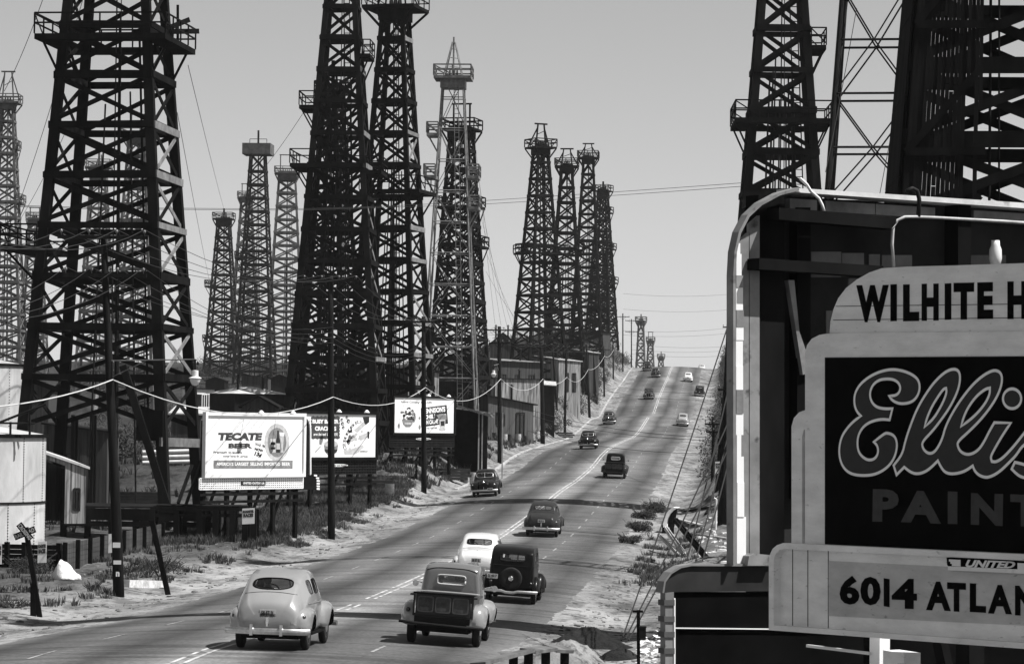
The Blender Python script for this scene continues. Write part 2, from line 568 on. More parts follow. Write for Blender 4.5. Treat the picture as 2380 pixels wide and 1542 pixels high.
def road_material():
    m = bpy.data.materials.new('worn_asphalt')
    m.use_nodes = True
    n = m.node_tree; b = n.nodes['Principled BSDF']
    uvn = n.nodes.new('ShaderNodeUVMap'); uvn.uv_map = 'across'
    sp = n.nodes.new('ShaderNodeSeparateXYZ'); n.links.new(uvn.outputs[0], sp.inputs[0])
    def nz(scale, det, st):
        mp = n.nodes.new('ShaderNodeMapping'); mp.inputs['Scale'].default_value = st
        n.links.new(uvn.outputs[0], mp.inputs[0])
        t = n.nodes.new('ShaderNodeTexNoise'); t.inputs['Scale'].default_value = scale; t.inputs['Detail'].default_value = det
        n.links.new(mp.outputs[0], t.inputs['Vector']); return t.outputs['Fac']
    def ramp(src, stops):
        c = n.nodes.new('ShaderNodeValToRGB')
        e = c.color_ramp.elements
        while len(e) < len(stops): e.new(.5)
        for k, (p, v) in enumerate(stops):
            e[k].position = p; e[k].color = (v, v, v, 1)
        n.links.new(src, c.inputs[0]); return c.outputs[0]
    def mul(a, c):
        x = n.nodes.new('ShaderNodeMix'); x.data_type = 'RGBA'; x.blend_type = 'MULTIPLY'; x.inputs[0].default_value = 1
        n.links.new(a, x.inputs[6]); n.links.new(c, x.inputs[7]); return x.outputs[2]
    # across the road: pale worn centre and edges, dark oil drip down each lane's middle
    wob = n.nodes.new('ShaderNodeMath'); wob.operation = 'MULTIPLY_ADD'; wob.inputs[1].default_value = 1.0
    n.links.new(nz(.05, 2, (0.3, 1, 1)), wob.inputs[0]); n.links.new(sp.outputs[0], wob.inputs[2])
    mr = n.nodes.new('ShaderNodeMapRange'); mr.inputs[1].default_value = -6.5; mr.inputs[2].default_value = 7.5
    n.links.new(wob.outputs[0], mr.inputs[0])
    def P(o): return (o + 7.0) / 14.0
    lanes = ramp(mr.outputs[0], [(0, 1.5), (P(-5.9), 1.05), (P(-4.9), .42), (P(-3.9), .9), (P(-3.1), 1.0), (P(-1.9), .40), (P(-1.1), .8), (P(0), 1.95), (P(.9), 1.35), (P(1.7), .5), (P(2.6), 1.0), (P(3.4), 1.08), (P(4.8), .48), (P(5.8), 1.15), (1, 1.6)])
    base = ramp(nz(.5, 6, (1, .18, 1)), [(.3, .095), (.7, .15)])
    grit = ramp(nz(9, 4, (1, .6, 1)), [(.35, .78), (.65, 1.2)])
    patch = ramp(nz(.09, 5, (1.4, .35, 1)), [(.36, .66), (.5, 1.0), (.62, 1.28)])
    seam = ramp(nz(.35, 3, (.04, 1, 1)), [(.47, 1), (.495, .55), (.52, 1)])
    crack = ramp(nz(.8, 8, (.25, 1.2, 1)), [(.485, 1), (.5, .62), (.515, 1)])
    col = mul(mul(mul(mul(mul(base, lanes), grit), crack), patch), seam)
    n.links.new(col, b.inputs['Base Color'])
    b.inputs['Roughness'].default_value = .8; b.inputs['Specular IOR Level'].default_value = .25
    return m

offs = [-1500, -700, -400, -250, -160, -110, -80, -64, -54] + frange(-46, -9, .6) + frange(-9, 9, .75) + frange(9, 26, .6) + [28, 31, 35, 42, 52, 70, 110, 200, 500, 1500]
ground = sheet(offs, YS, lambda o, y: G(max(-60, min(60, o)), y) - (.06 if abs(o) < 5.9 else 0), 'ground', ground_material(), True)
tag(ground, kind='structure')
def edge(o, y):
    return 6.5
ro = [-6.5, -5.2, -3.9, -2.6, -1.3, 0, 1.3, 2.6, 3.9, 5.2, 6.5]
def road_z(o, y): return h(y) - .007 * o * o + .012
vs_y = [y for y in YS if y < 1600]
road = sheet(ro, vs_y, lambda o, y: road_z(o, y) - (.03 if abs(o) > 6.4 else 0), 'road', road_material(), True)
tag(road, kind='structure')
for k, v in enumerate(road.data.vertices):     # ragged asphalt edge
    i = k % len(ro)
    if i in (0, len(ro) - 1):
        y = v.co.y
        v.co.x += (noise.noise(Vector((y * .25, i, 1))) * .5 + noise.noise(Vector((y * 1.3, i, 7))) * .25)
# painted lines
M_LINE = mat('road_paint', .5, .75, .35, 1.2, dirt=(1.6, .50, .38))
M_LINEDULL = mat('worn_road_paint', .28, .75, .4, 1.5, dirt=(2.4, .52, .4))
def strip(b, o, wd, y0, y1):
    ys = [y0] + [y for y in YS if y0 + .05 < y < y1 - .05] + [y1]
    vs = []
    for y in ys:
        for s in (-wd / 2, wd / 2): vs.append((xc(y) + o + s, y, road_z(o + s, y) + .006))
    b.add(vs, [(2 * i, 2 * i + 1, 2 * i + 3, 2 * i + 2) for i in range(len(ys) - 1)])
b = MB()
for o in (-.12, .14):
    for (y0, y1) in ((20, 84.5), (86, 89.5), (93, 187), (187.3, 421), (452, 650)):
        strip(b, o, .085 if y1 <= 187 else .10, y0, y1)
tag(b.build('centre_line', M_LINE), kind='structure')
b = MB()
for o, ph in ((-3.35, 2.0), (3.3, 5.5)):
    y = 22 + ph
    while y < 620:
        if not (418 < y < 452): strip(b, o, .075, y, y + 2.6)
        y += 7.6
tag(b.build('lane_line', M_LINEDULL), kind='structure')
# low pale kerb on the left from where the bank begins
b = MB()
ys = frange(212, 600, 3)
ring = []
for y in ys:
    if 300 < y < 312: pass
    x0 = xc(y) - 8.0; z = G(-8, y)
    ring.append([Vector((x0 - .18, y, z - .1)), Vector((x0 + .12, y, z - .1)), Vector((x0 + .1, y, z + .10 + .06 * noise.noise(Vector((y, 0, 0))))), Vector((x0 - .16, y, z + .10))])
b.rings(ring)
kerb = b.build('kerb', mat('old_concrete', .34, .9, .5, .5))
tag(kerb, kind='structure')
# ================================================================== DERRICKS
def railing(root, name, z, hx0, hx1, hy0, hy1, sides, t, m, rail_h=1.05, post=None):
    """railing round a rectangle; sides: any of F B L R"""
    b = MB()
    segs = {'F': ((hx0, hy0), (hx1, hy0)), 'B': ((hx0, hy1), (hx1, hy1)), 'L': ((hx0, hy0), (hx0, hy1)), 'R': ((hx1, hy0), (hx1, hy1))}
    for s in sides:
        (xa, ya), (xb, yb) = segs[s]
        L = math.hypot(xb - xa, yb - ya)
        n = max(1, round(L / 1.6))
        for k in range(n + 1):
            f = k / n
            x, y = xa + (xb - xa) * f, ya + (yb - ya) * f
            b.beam((x, y, z), (x, y, z + rail_h), t, t, (1, 0, 0))
        for zz in (rail_h, rail_h * .52):
            b.beam((xa, ya, z + zz), (xb, yb, z + zz), t * 1.2, t * .7)
        b.beam((xa, ya, z + rail_h * .95), (xa + (xb - xa) / n, ya + (yb - ya) / n, z + .1), t, t * .6)
    return b.build(name, m, root)
def derrick(label, depth, phi, yA, lA, rA, yB, lB, rB, ytop=None, H=None, kind='wood', m=None, panel=2.3, leg=.42, crown='A', plats=(), group='wooden oil derricks',
            base=None, fine=False, ladder=True, pale=.0, boarded=None, mast_h=3.2, pipes=True, bw=.2, crown_ext=1.1, dense=1.0, open_foot=0.0, npipes=9, studs=True):
    s = ppm(depth); ph = R(abs(phi)); k = math.cos(ph) + math.sin(ph)
    cA, cB = (lA + rA) / 2, (lB + rB) / 2
    pA, pB = at(cA, yA, depth), at(cB, yB, depth)
    wA, wB = (rA - lA) / s / k, (rB - lB) / s / k
    X = (pA.x + pB.x) / 2
    zb = gxy(X, depth) if base is None else base
    top = (at(cA, ytop, depth).z - zb) if ytop is not None else H
    def width(z): return max(.9, wB + (wA - wB) * ((z + zb) - pB.z) / (pA.z - pB.z))
    # lean so that the centre follows both rows
    lean = (pA.x - pB.x) / (pA.z - pB.z)
    az = math.atan2(X, depth)
    rz = -(R(phi) + az)
    root = empty('oil_derrick', (X, depth, zb), label, 'oil derrick', rz, group)
    m = m or M_DARKWOOD
    steel = kind == 'steel'
    def hw(z): return width(z) / 2
    def corner(sx, sy, z, ins=0.0):
        q = hw(z) - ins
        return Vector((sx * q, sy * q, z))
    lv = []
    z = .0
    while z < top - panel * .4:
        lv.append(z); z += panel
    lv.append(top)
    # legs
    for sx, sy in ((-1, -1), (1, -1), (1, 1), (-1, 1)):
        b = MB()
        l0, l1 = (leg, leg * .72)
        ins0 = l0 / 2
        p, q = corner(sx, sy, -1.2, ins0), corner(sx, sy, top, l1 / 2)
        if steel: b.cyl(p, q, l0 / 2, l1 / 2, 8)
        else: b.beam(p, q, l0, l0, (1, 0, 0), None, l1, l1)
        b.build('leg', m, root, (0, 0, 0))
    FACES = {'F': ((-1, -1), (1, -1), (0, -1)), 'R': ((1, -1), (1, 1), (1, 0)), 'B': ((1, 1), (-1, 1), (0, 1)), 'L': ((-1, 1), (-1, -1), (-1, 0))}
    rnd = random.Random(label)
    gt = .05
    for i, z in enumerate(lv[1:], 1):
        bg_ = MB(); bb = MB()
        z0 = lv[i - 1]
        if z < open_foot: continue
        for fc, (c0, c1, nn) in FACES.items():
            N = Vector((nn[0], nn[1], 0))
            g = MB() if fine else bg_
            x = MB() if fine else bb
            a0, a1 = corner(*c0, z), corner(*c1, z)
            o0, o1 = corner(*c0, z0), corner(*c1, z0)
            pm = (M_LITBRACE if rnd.random() < pale and fc in 'R' else m)
            if steel:
                g.cyl(a0 - N * leg / 2, a1 - N * leg / 2, gt, None, 5)
                mid = (a0 + a1) / 2 - N * leg / 2
                if i % 2: pa, pb, pc = o0, o1, mid
                else: pa, pb, pc = a0, a1, (o0 + o1) / 2
                if i % 2:
                    x.beam(o0 - N * leg / 2, mid, bw * .3, bw * .3)
                    x.beam(o1 - N * leg / 2, mid, bw * .3, bw * .3)
                else:
                    m2 = (o0 + o1) / 2 - N * leg / 2
                    x.beam(a0 - N * leg / 2, m2, bw * .3, bw * .3)
                    x.beam(a1 - N * leg / 2, m2, bw * .3, bw * .3)
            else:
                gh = bw * 1.45 * rnd.uniform(.85, 1.15)
                J = lambda k=.09: Vector((0, 0, rnd.uniform(-k, k)))
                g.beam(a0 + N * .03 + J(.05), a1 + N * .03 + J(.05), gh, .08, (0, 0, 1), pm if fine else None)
                g.beam(a0 - N * (leg * .9), a1 - N * (leg * .9), gh * .8, .06, (0, 0, 1), m if fine else None)
                u = (a1 - a0).normalized()
                pm2 = M_LITBRACE if rnd.random() < pale and fc in 'R' else m
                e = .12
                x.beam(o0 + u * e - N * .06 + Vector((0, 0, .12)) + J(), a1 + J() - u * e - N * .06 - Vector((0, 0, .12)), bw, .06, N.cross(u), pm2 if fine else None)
                x.beam(o1 - u * e - N * .14 + Vector((0, 0, .12)) + J(), a0 + J() + u * e - N * .14 - Vector((0, 0, .12)), bw, .06, N.cross(u), (m if rnd.random() < .8 or fc != 'R' or not pale else M_LITBRACE) if fine else None)
                if dense > 1 and z < top * .75:
                    mo = (o0 + o1) / 2 - N * .2; ma = (a0 + a1) / 2 - N * .2
                    x.beam(mo, a0 * .98 + a1 * .02 - N * .22, bw * .8, .05, N.cross(u))
                    x.beam(mo, a1 * .98 + a0 * .02 - N * .22, bw * .8, .05, N.cross(u))
            if fine:
                g.build('girt', m, root); x.build('cross_brace', m, root)
        if not fine:
            bg_.build('girt', m, root); bb.build('cross_brace', m, root)
    if not steel and studs and depth < 300:
        # mid-panel studs standing inside the front and back faces
        for sy in (-1, 1):
            for sx in ((-.33, .3) if not open_foot else (.3,)):
                b = MB()
                for i in range(len(lv) - 1):
                    if lv[i] > top * .6: break
                    if lv[i + 1] < open_foot: continue
                    b.beam((sx * hw(lv[i]), sy * (hw(lv[i]) - .3), lv[i]), (sx * hw(lv[i + 1]), sy * (hw(lv[i + 1]) - .3), lv[i + 1]), .1, .1, (1, 0, 0))
                b.build('stud', m, root)
    if pipes:
        b = MB()
        n = npipes if depth < 300 else 6
        for k in range(n):
            x = rnd.uniform(-.28, .28) * width(0) * .8; y = rnd.uniform(-.2, .3) * width(0) * .6
            zt = top * rnd.uniform(.45, .66)
            b.cyl((x, y, 0), (x * .5, y * .5 + .2, zt), .05 if depth < 300 else .07, None, 5)
        b.cyl((0, 0, 0), (0, 0, top), .04 if depth < 300 else .06, None, 5)
        b.cyl((.35, .3, 0), (.1, .1, top), .03 if depth < 300 else .05, None, 5)
        b.build('drill_pipe', M_DARKSTEEL, root)
    if ladder:
        b = MB()
        for sgn in (-1, 1):
            b.beam((hw(0) * .45 + sgn * .25, -hw(0) + leg, 0), (hw(top) * .3 + sgn * .2, -hw(top) + .1, top), .07, .07, (1, 0, 0))
        nz_ = int(top / .45)
        for k in range(nz_):
            f = k / nz_
            x = hw(0) * .45 * (1 - f) + hw(top) * .3 * f; y = (-hw(0) + leg) * (1 - f) + (-hw(top) + .1) * f
            b.beam((x - .24, y, top * f), (x + .24, y, top * f), .05, .05)
        b.build('ladder', m, root)
    rt = .07 if depth < 260 else .11
    for (py, sides, ext) in plats:
        z = at(cA, py, depth).z - zb
        q = hw(z); e = ext
        x0, x1, y0, y1 = -q, q, -q, q
        b = MB()
        th = .28
        if 'L' in sides: x0 = -q - e; b.box((-q - e, -q, z - th), (-q + .1, q, z))
        if 'R' in sides: x1 = q + e; b.box((q - .1, -q, z - th), (q + e, q, z))
        if 'F' in sides: y0 = -q - e; b.box((x0, -q - e, z - th - .004), (x1, -q + .1, z - .004))
        if 'B' in sides: y1 = q + e; b.box((x0, q - .1, z - th - .004), (x1, q + e, z - .004))
        for sx in (-1, 1):
            for sy in (-1, 1):
                if ('L' in sides and sx < 0) or ('R' in sides and sx > 0):
                    b.beam((sx * (q + e * .9), sy * q * .9, z - .2), (sx * (q * 1.02), sy * q * .9, z - 1.9), .16, .1, (0, 1, 0))
        pf = b.build('platform', m, root)
        rails = sides if len(sides) < 4 else 'FBLR'
        if rails in ('L', 'R'): rails = rails + 'FB'
        xx0, xx1 = x0, x1
        if sides == 'L': xx1 = -q
        if sides == 'R': xx0 = q
        railing(pf, 'railing', z, xx0, xx1, y0 if 'F' in sides else -q, y1 if 'B' in sides else q, rails, rt, m)
    if crown:
        q = hw(top); e = crown_ext
        b = MB()
        if crown == 'box':
            b.box((-q - e, -q - e, top - .2), (q + e, q + e, top + 1.7))
            cb = b.build('crown_box', M_FARWOOD, root)
        else:
            b.box((-q - e, -q - e, top - .25), (q + e, q + e, top))
            b.box((-q - .15, -q - .15, top - 1.1), (q + .15, q + .15, top - .25))
            if not steel:
                for sx in (-1, 1):
                    for sy in (-1, 1):
                        b.beam((sx * (q + e * .9), sy * (q + e * .9), top - .25), (sx * q, sy * q, top - 1.6), .16, .16)
            cb = b.build('crown_platform', m, root)
            railing(cb, 'railing', top, -q - e, q + e, -q - e, q + e, 'FBLR', rt, m)
            b = MB()
            for k in (-.35, .0, .35):
                b.cyl((k - .06, 0, top + .35), (k + .06, 0, top + .35), .38, None, 12)
            b.box((-.8, -.35, top), (.8, .35, top + .2))
            b.build('crown_block', M_DARKSTEEL, root)
        b = MB(); t = rt * 1.6
        T = top + mast_h
        if crown == 'A':
            for sx in (-1, 1):
                b.beam((sx * q * .9, 0, top), (sx * q * .55, 0, T), t, t)
                b.beam((sx * (q * .9 + .9), .6, top), (sx * q * .6, 0, T - .5), t * .8, t * .8)
            b.beam((-q * .55 - .5, 0, T), (q * .55 + .5, 0, T), t * 1.2, t)
            b.beam((-q * .6, 0, top + mast_h * .55), (q * .6, 0, top + mast_h * .7), t * .5, t * .5)
            b.build('gallows_frame', m, root)
        elif crown == 'frame':
            for sx in (-1, 1):
                b.beam((sx * q * .8, 0, top), (sx * q * .8, 0, T), t, t)
            b.beam((-q * .8 - .2, 0, T), (q * .8 + .2, 0, T), t, t)
            b.build('gallows_frame', m, root)
        elif crown in ('pole', 'box'):
            z0 = top + (1.7 if crown == 'box' else 0)
            b.beam((0, 0, z0), (0, 0, z0 + mast_h), t * 1.7, t * 1.7, (1, 0, 0))
            if crown == 'box':
                for sx in (-1, 1): b.beam((sx * q * 1.1, 0, z0), (sx * q * 1.1, 0, z0 + .9), t * .5, t * .5, (1, 0, 0))
                b.beam((-q * 1.1, 0, z0 + .9), (q * 1.1, 0, z0 + .9), t * .5, t * .5)
            else:
                b.beam((.5, 0, z0), (.35, 0, z0 + mast_h * .6), t, t, (1, 0, 0))
            b.build('gin_pole', m, root)
        elif crown == 'steel':
            for sx in (-1, 1):
                for sy in (-1, 1):
                    b.cyl((sx * q * .85, sy * q * .85, top), (sx * .12, sy * .12, T), .07, None, 5)
            b.cyl((0, 0, top), (0, 0, T + .5), .09, None, 5)
            for zz in (.3, .55, .8):
                r_ = q * .85 * (1 - zz)
                b.beam((-r_, -r_, top + mast_h * zz), (r_, r_, top + mast_h * zz), .06, .06)
            b.build('gin_frame', m, root)
    if boarded:
        # old weather boarding: separate upright boards, some short, some gone, ragged at its free edge
        b = MB()
        x0f, x1f, zt = boarded
        rb = random.Random(77)
        nb = 17
        for k in range(nb):
            f0, f1 = x1f * k / nb, x1f * (k + .93) / nb
            z = 0.0
            while z < zt:
                L = rb.uniform(3.0, 5.2)
                zc = min(zt, z + L)
                if not (k > nb - 5 and rb.random() < .38):
                    dy = rb.uniform(0, .05)
                    xa = lambda zz, f: -hw(zz) + .02 + f * 2 * hw(zz)
                    b.hexa([(xa(z, f0), -hw(z) - .12 - dy, z), (xa(z, f1), -hw(z) - .12 - dy, z), (xa(z, f1), -hw(z) - .09 - dy, z), (xa(z, f0), -hw(z) - .09 - dy, z),
                            (xa(zc, f0), -hw(zc) - .12 - dy, zc), (xa(zc, f1), -hw(zc) - .12 - dy, zc), (xa(zc, f1), -hw(zc) - .09 - dy, zc), (xa(zc, f0), -hw(zc) - .09 - dy, zc)])
                z = zc + .02
        for k in range(14):
            z, zc = zt * k / 14, zt * (k + 1) / 14 - .02
            b.hexa([(-hw(z) - .12, -hw(z) * .98, z), (-hw(z) - .06, -hw(z) * .98, z), (-hw(z) - .06, hw(z) * .98, z), (-hw(z) - .12, hw(z) * .98, z),
                    (-hw(zc) - .12, -hw(zc) * .98, zc), (-hw(zc) - .06, -hw(zc) * .98, zc), (-hw(zc) - .06, hw(zc) * .98, zc), (-hw(zc) - .12, hw(zc) * .98, zc)])
        for k in range(9):
            z = zt * (k + .4) / 9
            b.beam((-hw(z), -hw(z) - .2, z), (-hw(z) + x1f * 2.1 * hw(z), -hw(z) - .2, z + rb.uniform(-.1, .1)), .2, .06)
            b.beam((-hw(z), -hw(z) - .22, z), (-hw(z) + x1f * 2 * hw(z), -hw(z) - .22, z + rb.choice([-2.2, 2.2])), .18, .05)
        b.build('boarding', m, root)
    return root, top, zb

D = {}
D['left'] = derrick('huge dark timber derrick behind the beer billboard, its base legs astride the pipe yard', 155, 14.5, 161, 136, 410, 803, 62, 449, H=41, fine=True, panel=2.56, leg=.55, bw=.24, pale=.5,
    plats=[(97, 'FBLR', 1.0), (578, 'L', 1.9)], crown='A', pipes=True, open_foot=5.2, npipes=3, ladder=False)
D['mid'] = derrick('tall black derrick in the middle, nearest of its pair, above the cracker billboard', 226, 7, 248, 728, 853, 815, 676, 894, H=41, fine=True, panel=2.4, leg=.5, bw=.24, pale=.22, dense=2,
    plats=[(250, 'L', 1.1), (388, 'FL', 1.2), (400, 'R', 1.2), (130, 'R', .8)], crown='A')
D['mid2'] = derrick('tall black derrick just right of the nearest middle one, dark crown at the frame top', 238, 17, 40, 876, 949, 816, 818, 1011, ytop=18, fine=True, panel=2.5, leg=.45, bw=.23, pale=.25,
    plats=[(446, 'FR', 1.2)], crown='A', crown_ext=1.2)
D['midback'] = derrick('dark derrick hidden close behind the nearest middle one, seen only through its timbers', 300, 25, 300, 735, 800, 815, 690, 850, ytop=215, panel=2.3, bw=.24, crown='pole', crown_ext=.6)
D['steel'] = derrick('pale steel pipe derrick with a railed crown and pointed frame, left of the road', 290, 4, 190, 1026, 1081, 565, 1000, 1097, ytop=180, kind='steel', m=M_STEEL, panel=3.0, leg=.22, crown='steel', crown_ext=.75, mast_h=3.4, group='steel derricks', bw=.2,
    plats=[(312, 'L', 1.1), (410, 'L', 1.1), (410, 'R', 1.1), (482, 'R', 1.0)], pipes=False)
D['darkback'] = derrick('dark timber derrick standing directly behind the pale steel one', 335, 15, 310, 1043, 1104, 760, 1000, 1131, ytop=300, panel=2.1, bw=.27, crown='frame', crown_ext=.75, mast_h=2.8, dense=2, plats=[(572, 'R', .8), (480, 'R', .7), (480, 'L', .8)])
D['g1'] = derrick('leftmost and tallest of the four derricks grouped left of the road crest', 415, -28, 347, 1237, 1277, 694, 1198, 1305, ytop=342, panel=2.3, bw=.24, crown='A', crown_ext=.8, plats=[(585, 'L', .9), (588, 'FLR', 1.2)])
D['g2'] = derrick('second derrick of the group of four, with a wide trapezoid frame on its crown', 452, 5, 392, 1299, 1330, 740, 1273, 1357, ytop=386, panel=2.3, bw=.25, crown='A', crown_ext=.8, mast_h=2.6, plats=[(580, 'R', .9)])
D['g3'] = derrick('third derrick of the group of four, slim with a small crooked crown frame', 522, 4, 367, 1350, 1377, 740, 1330, 1402, ytop=366, panel=2.3, bw=.26, crown='A', crown_ext=.85, mast_h=2.4, plats=[(592, 'L', 1.2)])
D['g4'] = derrick('rightmost and shortest derrick of the group of four, with one stub mast', 590, 20, 442, 1387, 1413, 743, 1362, 1436, ytop=443, panel=2.2, bw=.32, crown='pole', crown_ext=.7, mast_h=1.8, dense=2, plats=[(494, 'R', .7), (578, 'R', .8), (656, 'R', .7)])
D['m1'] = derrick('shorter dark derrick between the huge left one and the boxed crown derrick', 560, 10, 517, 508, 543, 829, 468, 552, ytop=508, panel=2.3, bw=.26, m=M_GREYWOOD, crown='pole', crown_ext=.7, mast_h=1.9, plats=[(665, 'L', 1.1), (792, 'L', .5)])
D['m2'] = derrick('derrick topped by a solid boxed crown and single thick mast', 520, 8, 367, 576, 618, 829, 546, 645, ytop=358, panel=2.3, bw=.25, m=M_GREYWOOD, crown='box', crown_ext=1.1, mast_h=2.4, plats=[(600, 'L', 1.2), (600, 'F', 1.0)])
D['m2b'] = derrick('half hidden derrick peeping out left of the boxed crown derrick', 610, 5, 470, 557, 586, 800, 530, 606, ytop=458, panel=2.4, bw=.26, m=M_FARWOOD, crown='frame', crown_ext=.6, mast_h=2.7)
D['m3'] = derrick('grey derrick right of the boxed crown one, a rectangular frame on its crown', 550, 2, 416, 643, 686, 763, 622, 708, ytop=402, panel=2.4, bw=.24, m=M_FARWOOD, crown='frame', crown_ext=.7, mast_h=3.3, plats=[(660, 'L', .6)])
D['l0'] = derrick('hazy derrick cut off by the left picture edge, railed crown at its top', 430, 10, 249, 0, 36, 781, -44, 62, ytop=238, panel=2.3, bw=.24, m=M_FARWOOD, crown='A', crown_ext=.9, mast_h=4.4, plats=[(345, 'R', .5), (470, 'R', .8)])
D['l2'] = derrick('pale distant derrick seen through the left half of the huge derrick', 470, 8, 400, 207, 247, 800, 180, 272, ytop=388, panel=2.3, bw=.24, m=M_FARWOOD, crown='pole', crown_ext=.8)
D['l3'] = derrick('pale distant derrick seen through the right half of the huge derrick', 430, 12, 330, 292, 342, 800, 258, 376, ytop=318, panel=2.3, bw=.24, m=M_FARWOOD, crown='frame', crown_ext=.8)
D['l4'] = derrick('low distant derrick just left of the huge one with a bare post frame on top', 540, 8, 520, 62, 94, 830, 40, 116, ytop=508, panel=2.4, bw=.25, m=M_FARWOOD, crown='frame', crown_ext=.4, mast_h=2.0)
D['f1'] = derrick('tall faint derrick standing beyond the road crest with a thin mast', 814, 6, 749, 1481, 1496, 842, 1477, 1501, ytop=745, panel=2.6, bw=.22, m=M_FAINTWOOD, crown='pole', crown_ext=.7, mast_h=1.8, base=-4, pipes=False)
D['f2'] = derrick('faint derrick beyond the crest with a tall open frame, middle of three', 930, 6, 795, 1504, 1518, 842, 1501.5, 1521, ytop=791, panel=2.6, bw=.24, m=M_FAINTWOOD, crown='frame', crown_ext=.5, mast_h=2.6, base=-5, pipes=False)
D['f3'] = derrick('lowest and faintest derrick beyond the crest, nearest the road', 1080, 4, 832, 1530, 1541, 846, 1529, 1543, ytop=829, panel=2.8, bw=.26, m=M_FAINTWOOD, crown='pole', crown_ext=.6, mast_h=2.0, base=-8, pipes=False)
D['r1'] = derrick('black derrick on the right rising from behind the dark billboard back', 183, -4, 0, 1757, 1877, 420, 1720, 1905, H=41, fine=True, panel=2.5, leg=.55, bw=.25, plats=[(285, 'FBLR', .9), (112, 'R', .9)], crown='A', base=1.6)
D['r2'] = derrick('slender steel pipe derrick between the two black ones on the right', 122, 2, 0, 1953, 2110, 434, 1924, 2142, H=36, kind='steel', m=M_DARKSTEEL, panel=2.18, leg=.24, crown='steel', group='steel derricks', bw=.2, base=1.0, pipes=False, ladder=False)
D['r3'] = derrick('massive black derrick at the right picture edge, boarded solid on its left side', 80, -6, 0, 2097, 2500, 434, 2064, 2540, H=38, fine=True, panel=1.95, leg=.5, bw=.26, crown='A', base=.8, boarded=(0, .40, 30), studs=False, npipes=2, ladder=False)

# raker and foot girt of the huge derrick
_r = D['left'][0]
bpy.context.view_layer.update()
_inv = _r.matrix_world.inverted()
def _loc(px, py, dp): return _inv @ at(px, py, dp)
b = MB(); b.beam(_loc(286, 850, 151), _loc(388, 1172, 149.5), .36, .3, (1, 0, 0)); b.build('raker', M_DARKWOOD, _r)
b = MB(); b.beam(_loc(372, 1026, 150.4), _loc(462, 1029, 157.5), .45, .1, (0, 0, 1)); b.build('foot_girt', mat('weathered_girt', .12, .85, .5, 1.5), _r)
b = MB(); b.beam(_loc(318, 988, 151), _loc(380, 988, 150.8), 1.5, .3, (0, 0, 1)); b.build('foot_block', M_DARKWOOD, _r)
b = MB(); b.beam(_loc(414, 1168, 156), _loc(446, 1080, 157.5), .16, .12, (1, 0, 0)); b.build('foot_strut', M_DARKWOOD, _r)

for k, (xa, ya, xb, yb) in enumerate(((385, 68, 440, 44), (395, 74, 462, 73))):
    b = MB(); b.beam(_loc(xa, ya, 156), _loc(xb, yb if k else 46, 157), .26, .08); b.build('outrigger_plank', M_DARKWOOD, _r)
b = MB(); b.beam(_loc(413, 120, 157), _loc(413, 12, 157), .12, .1, (1, 0, 0)); b.build('outrigger_post', M_DARKWOOD, _r)
# ================================================================== BILLBOARDS
from mathutils.geometry import tessellate_polygon
def crop(ox, oy, s):
    return lambda x, y: ((ox + x / s) * .79805, (oy + y / s) * .79805)
def fill(b, loops, fn, d, m=None, th=0.0):
    """flat painted shape: first loop outer, rest holes (u,v)"""
    tri = tessellate_polygon([[Vector((u, v, 0)) for u, v in l] for l in loops])
    pts = [p for l in loops for p in l]
    b.add([fn(u, v, d) for u, v in pts], [tuple(t) for t in tri], m)
def stroke(b, pts, fn, d, wd, m=None, closed=True):
    n = len(pts); P = [Vector(p) for p in pts]
    vs = []
    for i, p in enumerate(P):
        a = P[(i - 1) % n] if closed or i > 0 else p
        c = P[(i + 1) % n] if closed or i < n - 1 else p
        t1 = (p - a); t2 = (c - p)
        t1 = t1.normalized() if t1.length > 1e-9 else t2.normalized()
        t2 = t2.normalized() if t2.length > 1e-9 else t1
        t = (t1 + t2)
        t = t.normalized() if t.length > 1e-6 else t1
        nn = Vector((-t.y, t.x))
        k = min(1.6, 1 / max(.35, abs(nn.dot(Vector((-t1.y, t1.x))))))
        for s in (-1, 1):
            q = p + nn * (s * wd / 2 * k)
            vs.append(fn(q.x, q.y, d))
    fs = []
    for i in range(n if closed else n - 1):
        j = (i + 1) % n
        fs.append((2 * i, 2 * i + 1, 2 * j + 1, 2 * j))
    b.add(vs, fs, m)
def smooth_loop(pts, corner=.62, it=2):
    """Chaikin smoothing that keeps sharp corners"""
    for _ in range(it):
        out = []; n = len(pts)
        for i in range(n):
            a, p, c = Vector(pts[i - 1]), Vector(pts[i]), Vector(pts[(i + 1) % n])
            t1, t2 = (p - a), (c - p)
            if t1.length < 1e-6 or t2.length < 1e-6: continue
            if t1.normalized().dot(t2.normalized()) < corner: out.append(tuple(p))
            else: out += [tuple(p.lerp(a, .25)), tuple(p.lerp(c, .25))]
        pts = out
    return pts
def ell(cx, cy, rx, ry, n=24, rot=0.0):
    return [(cx + rx * math.cos(t) * math.cos(rot) - ry * math.sin(t) * math.sin(rot), cy + rx * math.cos(t) * math.sin(rot) + ry * math.sin(t) * math.cos(rot)) for t in [2 * math.pi * k / n for k in range(n)]]

